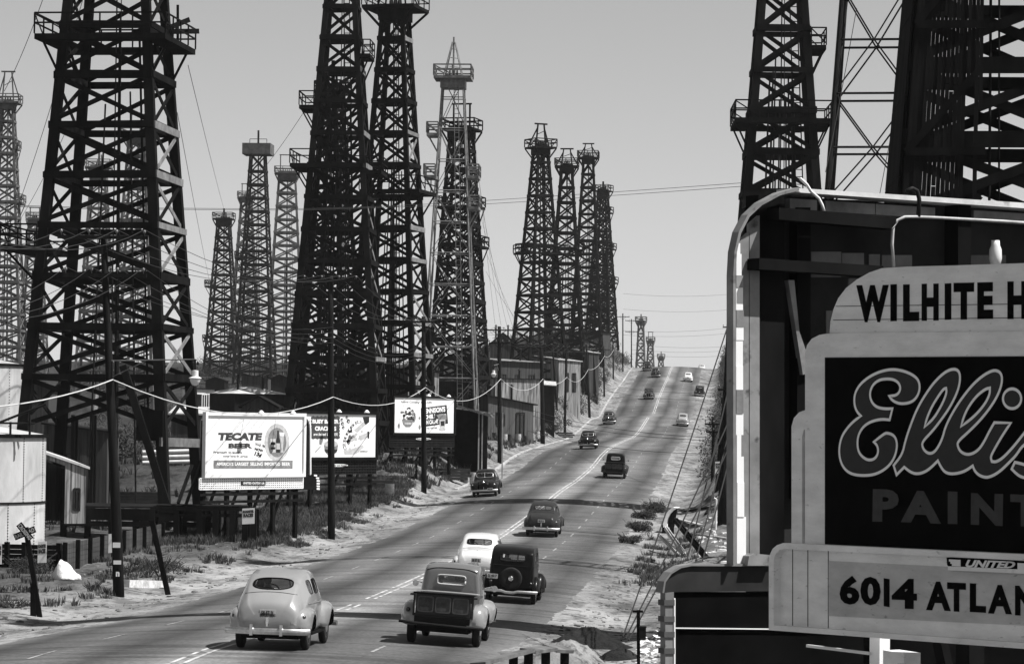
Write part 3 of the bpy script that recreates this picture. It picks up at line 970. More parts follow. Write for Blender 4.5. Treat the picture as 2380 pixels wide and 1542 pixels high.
# ---------------------------------------------------------- painted paint-shop bulletin, right foreground
o_ = at(1920, 1000, 32.0)
PE = Plane(o_, (1.67, -2.5))
z8 = crop(2000, 500, 2.2029); zE = crop(2050, 1100, 1.8528); z7 = crop(2400, 1030, 2.7057)
def PX(f, pts): return [PE.uv(*f(*p)) for p in pts]
sign = empty('billboard', (PE(2, 0).x, PE(2, 0).y, gxy(PE(2, 0).x, PE(2, 0).y)), 'weathered painted billboard in the right foreground lettered with a script name on black', 'billboard')
SO = Vector(sign.location)
def sb(b, name, m, par=sign):
    b.v = [p - SO for p in b.v]
    return fix_normals(b.build(name, m, par))
FR = 2760   # right end of the board, in crop units of the close-up, far outside the frame
b = MB()
b.prism(PX(z8, [(757, 2385), (757, 1160), (770, 1110), (800, 1070), (850, 1045), (900, 1037), (1000, 1033), (2161, 1022), (3400, 1010), (3400, 2470), (2161, 2430)]), PE, -.12, 0)
frame = sb(b, 'board_frame', M_SIGNGREY)
b = MB()
b.prism(PX(z7, [(10, 28), (1572, 18), (2960, 8), (2960, 1680), (10, 1520)]), PE, -.02, .012)
field = sb(b, 'black_field', M_SIGNBLACK)
b = MB()
b.prism(PX(z8, [(905, 1034), (910, 960), (930, 880), (960, 810), (1010, 745), (1080, 690), (1160, 645), (1240, 618), (1400, 608), (1700, 600), (2161, 585), (3400, 556), (3400, 1009), (2161, 1021), (1000, 1032)]), PE, -.10, -.02)
topb = sb(b, 'arched_top_board', M_SIGNGREY)
b = MB()
for yy in (862, 950):       # plank seams
    q = PX(z8, [(930 if yy > 900 else 945, yy), (2400, yy - 18)])
    b.beam(PE(q[0][0], q[0][1], -.018), PE(q[1][0], q[1][1], -.018), .006, .004)
sb(b, 'plank_seam', M_BLACK, topb)
b = MB()
T = -.019
for ch, x0, x1, t0, b0 in (('W', 1078, 1285, 727, 965), ('I', 1297, 1337, 722, 958), ('L', 1378, 1480, 722, 958), ('H', 1497, 1605, 718, 955), ('I', 1645, 1686, 716, 949), ('T', 1702, 1832, 712, 948), ('E', 1854, 1954, 709, 944), ('H', 2047, 2175, 703, 944)):
    q = PX(z8, [(x0, b0), (x1, b0 - 2), (x1, t0 - 2), (x0, t0)])
    b = MB(); lettering(b, ch, PE, q, T, .055)
    sb(b, 'letter', M_SIGNBLACK, topb)
# script name
E_ = [(545, 120), (460, 135), (370, 175), (295, 235), (255, 300), (245, 360), (252, 420), (275, 465), (300, 487), (240, 530), (185, 590), (145, 655), (127, 740), (130, 810), (150, 875), (190, 925), (245, 950), (320, 957), (400, 950), (470, 920), (530, 870), (570, 800), (585, 720), (575, 665), (550, 635), (510, 622), (485, 625), (400, 692), (425, 715), (437, 760), (425, 805), (395, 832), (350, 835), (305, 805), (278, 765), (270, 700), (278, 640), (310, 580), (360, 540), (420, 520), (470, 513), (525, 518), (547, 430), (490, 432), (430, 422), (390, 390), (370, 340), (372, 290), (395, 240), (440, 205), (500, 195), (555, 200), (595, 225), (612, 265), (600, 305), (570, 328), (520, 330), (545, 365), (590, 388), (640, 392), (700, 378), (740, 340), (762, 285), (760, 230), (740, 190), (690, 155), (620, 130)]
L_ = [(557, 877), (625, 790), (650, 680), (690, 560), (740, 435), (800, 330), (870, 230), (940, 160), (990, 128), (1035, 118), (1065, 130), (1080, 165), (1078, 230), (1055, 310), (1000, 420), (930, 520), (860, 610), (780, 692), (785, 740), (815, 775), (850, 785), (885, 765), (920, 710), (945, 650), (960, 590), (990, 520), (1040, 430), (1100, 340), (1180, 240), (1260, 170), (1330, 132), (1370, 130), (1400, 150), (1412, 190), (1405, 250), (1375, 330), (1320, 420), (1240, 520), (1150, 610), (1060, 690), (1062, 730), (1085, 770), (1130, 792), (1180, 785), (1230, 750), (1270, 690), (1310, 610), (1350, 540), (1480, 543), (1440, 600), (1390, 680), (1345, 760), (1320, 810), (1330, 845), (1360, 850), (1400, 830), (1440, 795), (1500, 730), (1572, 640), (1680, 500), (1760, 440), (1800, 540), (1835, 680), (1835, 800), (1790, 900), (1700, 965), (1600, 978), (1540, 958), (1487, 905), (1512, 852), (1560, 862), (1630, 885), (1690, 870), (1715, 810), (1705, 730), (1680, 650), (1572, 720), (1520, 800), (1470, 850), (1420, 900), (1370, 940), (1320, 965), (1280, 972), (1230, 955), (1195, 920), (1180, 880), (1130, 915), (1080, 935), (1010, 945), (960, 930), (930, 890), (905, 840), (850, 895), (800, 930), (740, 945), (690, 930), (640, 890), (580, 950)]
H1 = [(800, 575), (820, 500), (860, 410), (910, 330), (950, 275), (970, 270), (975, 300), (955, 360), (920, 430), (870, 510)]
H2 = [(1088, 570), (1110, 490), (1150, 410), (1210, 330), (1280, 275), (1315, 268), (1315, 310), (1290, 370), (1240, 440), (1170, 510)]
S_ = [(1487, 905), (1512, 852), (1560, 862), (1640, 850), (1700, 870), (1690, 950), (1600, 975), (1540, 958)]
DOT = ell(1490, 352, 72, 78)
fb = MB(); wb = MB()
SMC = [smooth_loop(l) for l in (E_, L_, H1, H2, DOT)]
U = [PX(z7, l) for l in SMC]
for loops in ([U[0]], [U[1], U[2], U[3]], [U[4]]):
    fill(fb, loops, PE, .016)
for l in U: stroke(wb, l, PE, .020, .030)
sb(fb, 'script_lettering', M_SIGNDARK, field)
sb(wb, 'letter_outline', M_WHITE, field)
b = MB()
for ch, q in (('P', [(388, 1318), (596, 1322), (596, 1066), (392, 1062)]), ('A', [(612, 1322), (928, 1336), (928, 1082), (612, 1072)]), ('I', [(982, 1336), (1057, 1338), (1057, 1085), (982, 1080)]), ('N', [(1163, 1342), (1413, 1354), (1418, 1102), (1165, 1094)]), ('T', [(1475, 1352), (1710, 1362), (1710, 1112), (1475, 1103)])):
    b = MB(); lettering(b, ch, PE, PX(z7, q), .014, .05)
    sb(b, 'letter', M_LETTERGREY, field)
# rounded side strip left of the frame
b = MB()
b.prism(PX(zE, [(465, 900), (465, 260), (478, 215), (505, 185), (545, 170), (545, 290), (532, 275), (522, 310), (522, 900)]), PE, -.10, -.015)
sb(b, 'side_strip', M_SIGNGREY)
b = MB()
b.prism(PX(zE, [(505, 900), (505, 265), (560, 265), (560, 900)]), PE, -.16, -.125)
sb(b, 'strip_backing', M_SIGNBLACK)
# address board stands proud of the frame: measure it on its own front plane
class ProudPlane(Plane):
    def __call__(s, u, v, d=0.0): return Plane.__call__(s, u, v, d - .10)
PA = ProudPlane(PE.o + PE.n * .10, PE.u)
def PXA(f, pts): return [PA.uv(*f(*p)) for p in pts]
# address board
RX = 2767
def ln(x, x0, y0, x1, y1): return y0 + (y1 - y0) * (x - x0) / (x1 - x0)
tp = lambda x: ln(x, 450, 888, 1725, 948)
bt = lambda x: ln(x, 372, 1357, 1725, 1456)
b = MB()
arc_o = [(372, bt(372)), (372, 985), (378, 950), (392, 920), (415, 900), (450, 888)]
b.prism(PXA(zE, arc_o + [(RX, tp(RX)), (RX, bt(RX))]), PA, .02, .07)
addr = sb(b, 'address_board', M_SIGNGREY)
b = MB()
inner = [(RX, tp(RX) + 34), (460, tp(460) + 32), (430, 925), (410, 945), (400, 975), (398, 1000), (398, bt(398) - 28), (RX, bt(RX) - 34)]
outer = [(RX, tp(RX))] + arc_o[::-1] + [(RX, bt(RX))]
io = PXA(zE, [(RX, tp(RX)), (450, tp(450)), (415, 900), (392, 920), (378, 950), (372, 985), (372, bt(372)), (RX, bt(RX))])
ii = PXA(zE, inner)
n = len(io)
vs = [PA(u, v, .07) for u, v in io] + [PA(u, v, .16) for u, v in io] + [PA(u, v, .07) for u, v in ii] + [PA(u, v, .16) for u, v in ii]
fs = []
for i in range(n - 1):
    fs += [(i, i + 1, n + i + 1, n + i), (n + i, n + i + 1, 3 * n + i + 1, 3 * n + i), (3 * n + i, 3 * n + i + 1, 2 * n + i + 1, 2 * n + i), (2 * n + i, 2 * n + i + 1, i + 1, i)]
fs += [(0, n, 3 * n, 2 * n), (n - 1, 3 * n - 1, 4 * n - 1, 2 * n - 1)]
b.add(vs, fs)
sb(b, 'raised_rim', M_SIGNGREY, addr)
b = MB()
b.prism(PXA(zE, [(660, 985), (RX, 1088), (RX, 1386), (660, 1282)]), PA, .06, .074)
af = sb(b, 'address_field', M_ADDRGREY, addr)
b = MB()
for x in (466, 548, 658):
    q = PXA(zE, [(x, tp(x) + 32), (x, bt(x) - 30)])
    b.beam(PA(*q[0], .071), PA(*q[1], .071), .008, .006, PE.u)
sb(b, 'board_seam', M_BLACK, addr)
b = MB()
for ch, x0, x1, t0, b0 in (('6', 722, 828, 1062, 1218), ('0', 834, 942, 1068, 1222), ('1', 960, 990, 1078, 1229), ('4', 1003, 1138, 1078, 1240), ('A', 1188, 1320, 1094, 1250), ('T', 1302, 1402, 1100, 1256), ('L', 1424, 1510, 1105, 1260), ('A', 1522, 1650, 1112, 1268), ('N', 1668, 1780, 1118, 1278)):
    b = MB(); lettering(b, ch, PA, PXA(zE, [(x0, b0), (x1, b0 + 5), (x1, t0 + 5), (x0, t0)]), .076, .045)
    sb(b, 'letter', M_SIGNBLACK, addr)
b = MB()
b.prism(PXA(zE, [(1315, 966), (1900, 995), (1900, 1050), (1330, 1025), (1318, 1005)]), PA, .07, .12)
plq = sb(b, 'name_plaque', M_SIGNBLACK, addr)
b = MB()
lettering(b, 'UNITED', PA, PXA(zE, [(1418, 1018), (1682, 1026), (1690, 988), (1426, 978)]), .122, .04, .2)
for k in range(3):
    q = PXA(zE, [(1330 + 8 * k, 982 + 12 * k), (1392, 985 + 12 * k), (1700, 1002 + 12 * k), (1760, 1005 + 12 * k)])
    b.beam(PA(*q[0], .123), PA(*q[1], .123), .022, .004)
    b.beam(PA(*q[2], .123), PA(*q[3], .123), .022, .004)
q = PXA(zE, [(1325, 1024), (1880, 1049)])
b.beam(PA(*q[0], .123), PA(*q[1], .123), .04, .006)
sb(b, 'plaque_lettering', M_OFFWHITE, plq)
# posts and struts carrying it
b = MB()
GZ = SO.z - .3
for px, wd, mm in ((2003, .16, M_PALEWOOD),):
    u = PE.uv(px, 1300)[0]
    b.beam(PE(u, GZ - PE.o.z, -.25), PE(u, PE.uv(px, 700)[1], -.25), wd, .14, PE.u)
sb(b, 'post', M_WHITE)
for px in (1985, 2200, 2450, 2800):
    b = MB()
    u = PE.uv(px, 1300)[0]
    b.beam(PE(u, GZ - PE.o.z, -.32), PE(u, PE.uv(px, 640)[1], -.32), .2, .2, PE.u)
    b.beam(PE(u + .25, GZ - PE.o.z, -1.9), PE(u, PE.uv(px, 900)[1], -.4), .14, .1, PE.u)
    sb(b, 'post', M_DARKWOOD)
b = MB()
q0 = PE.uv(2055, 1516)
b.box((0, 0, 0), (0, 0, 0)); b = MB()
b.prism([(q0[0], q0[1] - .6), (q0[0] + .33, q0[1] - .6), (q0[0] + .33, q0[1] + .02), (q0[0], q0[1] + .03)], PE, -.2, 0.02)
sb(b, 'bracket_board', M_SIGNGREY)
b = MB()
for px, pa, pb in ((1850, 1275, 1400),):
    q = [PE.uv(1850, 1500), PE.uv(1995, 1518)]
    b.beam(PE(*q[0], -.15), PE(*q[1], -.15), .03, .03)
sb(b, 'brace_rod', M_OFFWHITE)

# ---------------------------------------------------------- back of the second bulletin
PB = Plane(at(1690, 1000, 34.5), (.85, .53))
def QB(pts): return [PB.uv(*p) for p in pts]
bx = empty('billboard', (PB(1, 0).x, PB(1, 0).y, gxy(PB(1, 0).x, PB(1, 0).y)), 'dark timber back of a round cornered billboard, behind the painted script one', 'billboard')
SO2 = Vector(bx.location)
def s2(b, name, m, par=bx, smooth=False):
    b.v = [p - SO2 for p in b.v]
    return fix_normals(b.build(name, m, par, smooth=smooth))
# bent rim band: follows the outline, deep
path = [(1688, 1312), (1688, 900), (1688, 640), (1691, 585), (1701, 540), (1722, 500), (1752, 472), (1795, 449), (1840, 437)]
q = QB(path)
b = MB()
ring = []
for i, (u, v) in enumerate(q):
    a = Vector(q[max(0, i - 1)]); c = Vector(q[min(len(q) - 1, i + 1)])
    t = (c - a).normalized(); nn = Vector((t.y, -t.x))
    p0 = Vector((u, v)); p1 = p0 + nn * .035
    ring.append([PB(p0.x, p0.y, .13), PB(p0.x, p0.y, 0), PB(p1.x, p1.y, 0), PB(p1.x, p1.y, .13)])
b.rings(ring)
s2(b, 'rim', M_RIM)
b = MB()
rnd = random.Random(5)
ys_ = [565, 590, 640, 668, 720, 760, 790, 850, 905, 960, 1010, 1060, 1120, 1200, 1308]
for ya, yb in zip(ys_, ys_[1:]):
    xr = 1722 + rnd.choice([0, 4, -3, 5])
    if ya >= 1060: xr = 1728 if ya < 1150 else 1733
    xl = 1710 if ya < 1000 else 1712
    qq = QB([(xl, yb), (xr, yb), (xr, ya), (xl, ya)])
    b = MB(); b.prism(qq, PB, -.02, .0 + rnd.random() * .01)
    s2(b, 'edge_batten', M_WHITE if ya >= 1060 or ya in (565, 590, 668, 760, 790, 850, 960, 1010) else mat('grey_batten', .2, .8, .4, 2))
b = MB()
for xa, xb in ((1725, 1747), (1749, 1772)):
    b.prism(QB([(xa, 1308), (xb, 1308), (xb, 540 if xa < 1740 else 500), (xa, 560 if xa < 1740 else 520)]), PB, -.12, -.06)
s2(b, 'edge_plank', mat('nailed_sign_planks', .2, .85, .35, 1.5, dirt=(4, .62, .3)))
b = MB()
RXB = 3300
def topy(x): return 437 + (x - 1840) * .065
pts = [(1770, 1312), (1770, 480), (1800, 462), (1850, 450), (RXB, topy(RXB) + 20), (RXB, 1312)]
b.prism(QB(pts), PB, -.40, -.34)
s2(b, 'face_panel', mat('board_back', .022, .9, .45, .9, spec=.1))
b = MB()     # lighter sheets between battens
for (x0, x1, y0, y1) in ((1925, 1995, 582, 642), (1997, 2048, 585, 640), (2060, 2085, 588, 640), (2090, 2160, 590, 640), (1960, 2020, 720, 790), (2240, 2379, 590, 640)):
    b = MB(); b.prism(QB([(x0, y1), (x1, y1), (x1, y0), (x0, y0)]), PB, -.34, -.33)
    s2(b, 'face_sheet', mat('sheet_back', .12, .8, .3, 2.0))
b = MB()
b.prism(QB([(1845, topy(1845) + 10), (1845, topy(1845)), (RXB, topy(RXB)), (RXB, topy(RXB) + 17)]), PB, -.34, .04)
s2(b, 'top_rail', mat('rail_white_paint', .62, .8, .2, 2.5, dirt=(3, .6, .6)))
b = MB()
for x0, x1 in ((1862, 1925), (1945, 2060), (2062, 2200), (2290, 2420)):
    b = MB(); b.prism(QB([(x0, topy(x0) + 45), (x1, topy(x1) + 45), (x1, topy(x1) + 20), (x0, topy(x0) + 20)]), PB, -.32, -.22)
    s2(b, 'rail_plank', mat('rail_planks', .22, .85, .4, 2.0))
b = MB()
for (xa, ya, xb, yb, hh) in ((1788, 498, 2060, 520, 28), (1742, 614, 2030, 632, 26)):
    b.prism(QB([(xa, ya + hh / 2), (xb, yb + hh / 2), (xb, yb - hh / 2), (xa, ya - hh / 2)]), PB, -.05, .18)
s2(b, 'cross_beam', M_DARKWOOD)
for (x0, x1, yt) in ((1772, 1832, 452), (2236, 2266, 470)):
    b = MB()
    b.prism(QB([(x0, 1700), (x1, 1700), (x1, yt), (x0, yt)]), PB, -.33, -.08)
    s2(b, 'post', M_DARKWOOD)
b = MB()
b.prism(QB([(1874, 1160), (1905, 1160), (1905, 480), (1874, 480)]), PB, -.33, -.18)
s2(b, 'stud', M_DARKWOOD)
b = MB()
b.prism(QB([(1872, 770), (1905, 865), (1880, 870), (1846, 650), (1860, 650)]), PB, -.2, -.12)
s2(b, 'diagonal_brace', mat('rail_planks', .3))
def cable(name, px, r, m, d=.22):
    b = MB()
    pp = [PB(*PB.uv(*p), d) for p in px]
    b.tube(pp, r, 6)
    return s2(b, name, m, bx, True)
cable('conduit', [(2049, 622), (2045, 570), (2047, 535), (2058, 514), (2075, 506), (2100, 506), (2150, 508), (2300, 516), (2420, 524)], .019, mat('conduit_paint', .42, .6, .3, 6))
cable('conduit', [(2078, 447), (2092, 440), (2103, 446), (2108, 465), (2106, 506)], .026, M_DARKSTEEL)
cable('loose_cable', [(1847, 416), (1862, 430), (1872, 446), (1890, 462), (1898, 478), (1902, 492)], .018, M_OFFWHITE, .1)
b = MB()
c0 = PB(*PB.uv(2300, 590), .1)
b.lathe([(.001, .16), (.05, .16), (.055, .10), (.075, .05), (.08, -.06), (.06, -.14), (.03, -.16), (.001, -.16)], c0, 'z', 12)
s2(b, 'lamp_bulb', M_LAMPGLASS, bx, True)
# apron with streamlined striped end
b = MB()
cap = [(1534, 1376), (1538, 1350), (1552, 1330), (1575, 1316), (1600, 1311), (1790, 1312), (3000, 1330), (3000, 1378), (1790, 1372), (1575, 1374)]
b.prism(QB(cap), PB, -.06, .03)
s2(b, 'apron_cap', mat('apron_cap_paint', .025, .7, .6, .8, spec=.1))
b = MB()
cp = QB([(1534, 1376), (1538, 1350), (1552, 1330), (1575, 1316), (1600, 1311), (1790, 1312), (3000, 1330)])
ring = []
for i, (u, v) in enumerate(cp):
    a = Vector(cp[max(0, i - 1)]); c = Vector(cp[min(len(cp) - 1, i + 1)]); t = (c - a).normalized(); nn = Vector((-t.y, t.x))
    p0 = Vector((u, v)) - nn * .012; p1 = Vector((u, v)) + nn * .012
    if nn.y < 0: p0, p1 = p1, p0
    ring.append([PB(p0.x, p0.y, .06), PB(p0.x, p0.y, -.08), PB(p1.x, p1.y, -.08), PB(p1.x, p1.y, .06)])
b.rings(ring)
s2(b, 'cap_band', M_RIM)
b = MB()
b.prism(QB([(1559, 1720), (3000, 1760), (3000, 1380), (1562, 1374)]), PB, -.06, 0)
s2(b, 'apron_panel', M_SIGNBLACK)
b = MB()
b.prism(QB([(1541, 1720), (1559, 1720), (1561, 1374), (1541, 1376)]), PB, -.06, .04)
ae = s2(b, 'apron_end', M_RIM)
b = MB()
for y in (1392, 1430, 1466, 1504, 1545, 1585):
    b = MB(); b.prism(QB([(1537, y + 13), (1561, y + 13), (1561, y), (1537, y)]), PB, -.07, .055)
    s2(b, 'stripe', mat('stripe_paint', .07, .7, .3, 2), ae)
b = MB()
b.prism(QB([(1560, 1720), (1563.5, 1720), (1563.5, 1388), (1560, 1388)]), PB, .0, .05)
b.prism(QB([(1566, 1459), (3000, 1475), (3000, 1472), (1566, 1456.5)]), PB, .0, .03)
s2(b, 'trim_strip', M_OFFWHITE)
b = MB()
b.prism(QB([(1722, 1312), (1782, 1312), (1782, 1288), (1738, 1284), (1726, 1290)]), PB, .0, .12)
s2(b, 'corner_block', mat('nailed_sign_planks', .17))

# ---------------------------------------------------------- three poster billboards on the left
def poster_board(label, px0, z0, corners, apron, frame_m, lattice_m, light, legs_to, cr, left_ext=0.0, name_plate=None):
    P = Plane(at(px0, 1000, z0), (.586, .81))
    def Q(pts): return [P.uv(*cr(*p)) for p in pts]
    tl, tr, br, bl = Q(corners)
    u0 = min(tl[0], bl[0]) - left_ext; u1 = max(tr[0], br[0])
    vt = (tl[1] + tr[1]) / 2; vb = (bl[1] + br[1]) / 2
    x, y = P(u0 * .5 + u1 * .5, 0).xy
    root = empty('billboard', (x, y, gxy(x, y)), label, 'billboard')
    O = Vector(root.location)
    def put(b, name, m, par=root, smooth=False):
        b.v = [p - O for p in b.v]
        return fix_normals(b.build(name, m, par, smooth=smooth))
    f = .16
    b = MB(); b.prism([(u0 + f, vb + f), (u1 - f, vb + f), (u1 - f, vt - f), (u0 + f, vt - f)], P, -.08, 0)
    panel = put(b, 'poster', M_PAPER)
    b = MB()
    for r in ([(u0, vb), (u1, vb), (u1, vb + f), (u0, vb + f)], [(u0, vt - f), (u1, vt - f), (u1, vt), (u0, vt)]):
        b.prism(r, P, -.12, .09)
    for r in ([(u0, vb + f), (u0 + f, vb + f), (u0 + f, vt - f), (u0, vt - f)], [(u1 - f, vb + f), (u1, vb + f), (u1, vt - f), (u1 - f, vt - f)]):
        b.prism(r, P, -.12, .09)
    put(b, 'poster_frame', frame_m)
    # apron: backing, slats, rails
    va1 = vb - .03; va0 = P.uv(*cr(*apron))[1]
    b = MB(); b.prism([(u0 - .2, va0), (u1, va0), (u1, va1), (u0 - .2, va1)], P, -.16, -.12)
    put(b, 'apron_backing', M_BLACK)
    b = MB()
    n = int((u1 - u0 + .2) / .15)
    for k in range(n + 1):
        u = u0 - .2 + (u1 - u0 + .2) * k / n
        b.prism([(u - .035, va0), (u + .035, va0), (u + .035, va1), (u - .035, va1)], P, -.10, -.07)
    for k in range(6):
        v = va0 + (va1 - va0) * k / 5
        b.prism([(u0 - .2, v - .03), (u1, v - .03), (u1, v + .03), (u0 - .2, v + .03)], P, -.07, -.05)
    put(b, 'apron_lattice', lattice_m)
    for k in range(5):
        u = u0 + .3 + (u1 - u0 - .6) * k / 4
        b = MB()
        b.beam(P(u, O.z - P.o.z - .5, -.3), P(u, vt - .4, -.3), .18, .18, P.u)
        put(b, 'post', M_DARKWOOD)
        b = MB()
        b.beam(P(u, gxy(*P(u, 0, -2.2).xy) - P.o.z - .2, -2.2), P(u, vb + .8, -.4), .12, .1, P.u)
        put(b, 'back_brace', M_GREYWOOD)
    b = MB()
    for v in (va0 - .25, va0 - .6):
        b.beam(P(u0 - .1, v, -.14), P(u1 + .1, v, -.14), .13, .05)
    put(b, 'base_board', M_DARKWOOD)
    for k in (.4, .72):
        u = u0 + (u1 - u0) * k
        b = MB()
        b.tube([P(u, vt - .02, 0), P(u, vt + .25, .3), P(u, vt + .2, .7), P(u, vt + .05, .9)], .02, 5)
        lm = put(b, 'lamp_arm', M_DARKSTEEL)
        b = MB()
        b.lathe([(.001, .12), (.06, .1), (.16, -.02), (.17, -.06), (.001, -.03)], P(u, vt, .95), 'z', 12)
        put(b, 'lamp_reflector', M_WHITE, lm, True)
    return P, Q, put, root, panel, (u0, u1, vb, vt, va0, va1)
z4 = crop(550, 1100, 3.084); z6 = crop(1100, 1080, 4.535)
# beer
P, Q, put, root, panel, dim = poster_board('white framed beer billboard with lattice apron, nearest of three on the left', 475, 140.0,
    [(150, 297), (1043, 325), (1036, 890), (132, 890)], (110, 1000), M_OFFWHITE, M_WHITE, True, None, z4)
u0, u1, vb, vt, va0, va1 = dim
b = MB()
lettering(b, 'TECATE', P, Q([(258, 560), (655, 560), (660, 491), (262, 489)]), .003, .07, .08)
lettering(b, 'BEER', P, Q([(355, 630), (567, 630), (567, 586), (355, 586)]), .003, .06)
put(b, 'headline_lettering', mat('headline_ink', .05, .6, .3, 4), panel)
b = MB()
lettering(b, 'Premium in quality', P, Q([(220, 680), (480, 682), (480, 657), (220, 655)]), .003, .02)
lettering(b, 'now low in price', P, Q([(307, 714), (527, 716), (527, 693), (307, 691)]), .003, .02)
lettering(b, 'WAS 18¢', P, Q([(595, 610), (683, 628), (686, 600), (598, 582)]), .006, .02, .2)
lettering(b, 'NOW', P, Q([(588, 645), (665, 668), (668, 640), (592, 622)]), .006, .05)
lettering(b, '13¢', P, Q([(583, 700), (652, 722), (660, 675), (590, 655)]), .006, .05, .2)
put(b, 'small_lettering', M_INK, panel)
b = MB(); fill(b, [Q([(220, 737), (932, 739), (930, 815), (220, 813)])], P, .002)
band = put(b, 'slogan_band', M_INKMID, panel)
for t_, xa, xb in (("AMERICA'S", 247, 398), ('LARGEST', 412, 535), ('SELLING', 550, 662), ('IMPORTED', 678, 818), ('BEER', 834, 908)):
    b = MB(); lettering(b, t_, P, Q([(xa, 785), (xb, 787), (xb, 757), (xa, 755)]), .004, .03)
    put(b, 'slogan_lettering', M_WHITE, band)
b = MB()
fill(b, [Q(ell(790, 578, 113, 170))], P, .002, M_INKLIGHT)
fill(b, [Q(ell(790, 578, 84, 133))], P, .003, M_INKMID)
fill(b, [Q([(730, 545), (778, 545), (778, 668), (730, 668)])], P, .004, M_INKLIGHT)
fill(b, [Q([(734, 575), (775, 575), (775, 600), (734, 600)])], P, .005, M_INK)
fill(b, [Q([(734, 620), (775, 620), (775, 640), (734, 640)])], P, .005, M_INK)
fill(b, [Q([(792, 470), (806, 470), (808, 530), (818, 560), (818, 668), (782, 668), (782, 560), (790, 530)])], P, .005, M_INK)
fill(b, [Q([(784, 585), (816, 585), (816, 640), (784, 640)])], P, .006, M_INKLIGHT)
fill(b, [Q([(812, 487), (856, 489), (842, 640), (850, 668), (822, 668), (832, 640)])], P, .006, M_INKLIGHT)
fill(b, [Q([(812, 487), (856, 489), (852, 520), (817, 518)])], P, .007, M_WHITE)
put(b, 'oval_picture', M_INKMID, panel)
b = MB(); stroke(b, Q([(592, 580), (690, 582), (660, 756), (566, 716)]), P, .003, .02)
put(b, 'price_tag', M_INKLIGHT, panel)
b = MB(); b.prism(Q([(475, 957), (690, 959), (690, 927), (475, 925)]), P, -.04, -.01)
pq = put(b, 'name_plaque', M_BLACK)
b = MB(); lettering(b, 'UNITED OUTDOOR', P, Q([(487, 952), (680, 954), (680, 934), (487, 932)]), -.008, .03)
put(b, 'plaque_lettering', M_WHITE, pq)
# hooded rounded end and striped apron end
b = MB()
b.prism(Q([(1043, 860), (1043, 335), (1065, 345), (1090, 370), (1104, 410), (1108, 470), (1108, 860)]), P, -.5, -.2)
put(b, 'end_hood', M_BLACK)
b = MB()
qq = Q([(1048, 330), (1072, 340), (1096, 366), (1112, 408), (1116, 470), (1116, 862)])
ring = []
for i, (u, v) in enumerate(qq):
    ring.append([P(u, v, -.12), P(u, v, -.52), P(u - .07, v - .05, -.52), P(u - .07, v - .05, -.12)])
b.rings(ring)
put(b, 'end_rim', M_WHITE)
b = MB()
b.prism(Q([(1040, 1000), (1040, 862), (1150, 862), (1175, 875), (1186, 905), (1186, 1005)]), P, -.5, -.2)
put(b, 'apron_end', M_BLACK)
for k, y in enumerate((868, 892, 916, 940, 964, 988)):
    b = MB()
    x = 1160 if k == 0 else (1178 if k == 1 else 1183)
    b.prism(Q([(x - 12, y + 13), (x + 14, y + 15), (x + 14, y), (x - 12, y - 2)]), P, -.52, -.16)
    put(b, 'stripe', M_WHITE)
# crackers
P, Q, put, root, panel, dim = poster_board('dark framed cracker billboard with a party tray picture, middle one of three', 716, 172.0,
    [(1045, 292), (1686, 310), (1690, 735), (1060, 735)], (1200, 862), M_BLACK, M_DARKSTEEL, False, None, z4, left_ext=1.3)
b = MB()
box = [(1098, 345), (1352, 345), (1352, 545), (1098, 545)]
rag = []
for (xa, ya), (xb, yb) in zip(box, box[1:] + box[:1]):
    for k in range(14):
        t = k / 14; o = 5 if k % 2 else -2
        rag.append((xa + (xb - xa) * t + (o if xa == xb else 0) * (1 if xa > 1200 else -1), ya + (yb - ya) * t + (o if ya == yb else 0) * (-1 if ya < 400 else 1)))
fill(b, [Q(rag)], P, .002)
bd = put(b, 'headline_box', mat('headline_box_ink', .06, .6, .3, 4), panel)
b = MB()
lettering(b, 'BUSY BAKER', P, Q([(1108, 408), (1345, 410), (1345, 372), (1108, 370)]), .004, .06)
put(b, 'headline_lettering', M_WHITE, bd); b = MB()
lettering(b, 'CRACKERS', P, Q([(1130, 472), (1322, 474), (1322, 434), (1130, 432)]), .004, .06)
put(b, 'headline_lettering', M_WHITE, bd); b = MB()
lettering(b, 'are baked CRISPER', P, Q([(1118, 516), (1335, 518), (1335, 492), (1118, 490)]), .004, .02, .25)
put(b, 'headline_lettering', M_WHITE, bd); b = MB()

b = MB()
def rot(pts, c, a): return [(c[0] + (x - c[0]) * math.cos(a) - (y - c[1]) * math.sin(a), c[1] + (x - c[0]) * math.sin(a) + (y - c[1]) * math.cos(a)) for x, y in pts]
fill(b, [Q(ell(1470, 515, 62, 150, 28, .5))], P, .002, M_INK)
fill(b, [Q(ell(1482, 520, 55, 128, 28, .5))], P, .003, M_PAPER)
rn = random.Random(3)
for k in range(9):
    x, y = 1470 + rn.uniform(-45, 45), 520 + rn.uniform(-80, 80)
    fill(b, [Q(rot([(x - 18, y - 12), (x + 20, y - 14), (x + 16, y + 14), (x - 16, y + 10)], (x, y), rn.uniform(0, 3)))], P, .004 + k * .0004, rn.choice([M_INKMID, M_INK, M_INKLIGHT]))
for k in range(24):
    t = 2 * math.pi * k / 24
    x = 1475 + 58 * math.cos(t) * math.cos(.5) - 138 * math.sin(t) * math.sin(.5); y = 517 + 58 * math.cos(t) * math.sin(.5) + 138 * math.sin(t) * math.cos(.5)
    fill(b, [Q(ell(x, y, 9, 12, 8))], P, .008, M_PAPER if k % 2 else M_INKLIGHT)
fill(b, [Q([(1385, 650), (1450, 640), (1560, 600), (1570, 620), (1500, 680), (1400, 690)])], P, .0085, M_INKLIGHT)
fill(b, [Q([(1560, 350), (1618, 346), (1618, 395), (1580, 425)])], P, .009, M_INK)
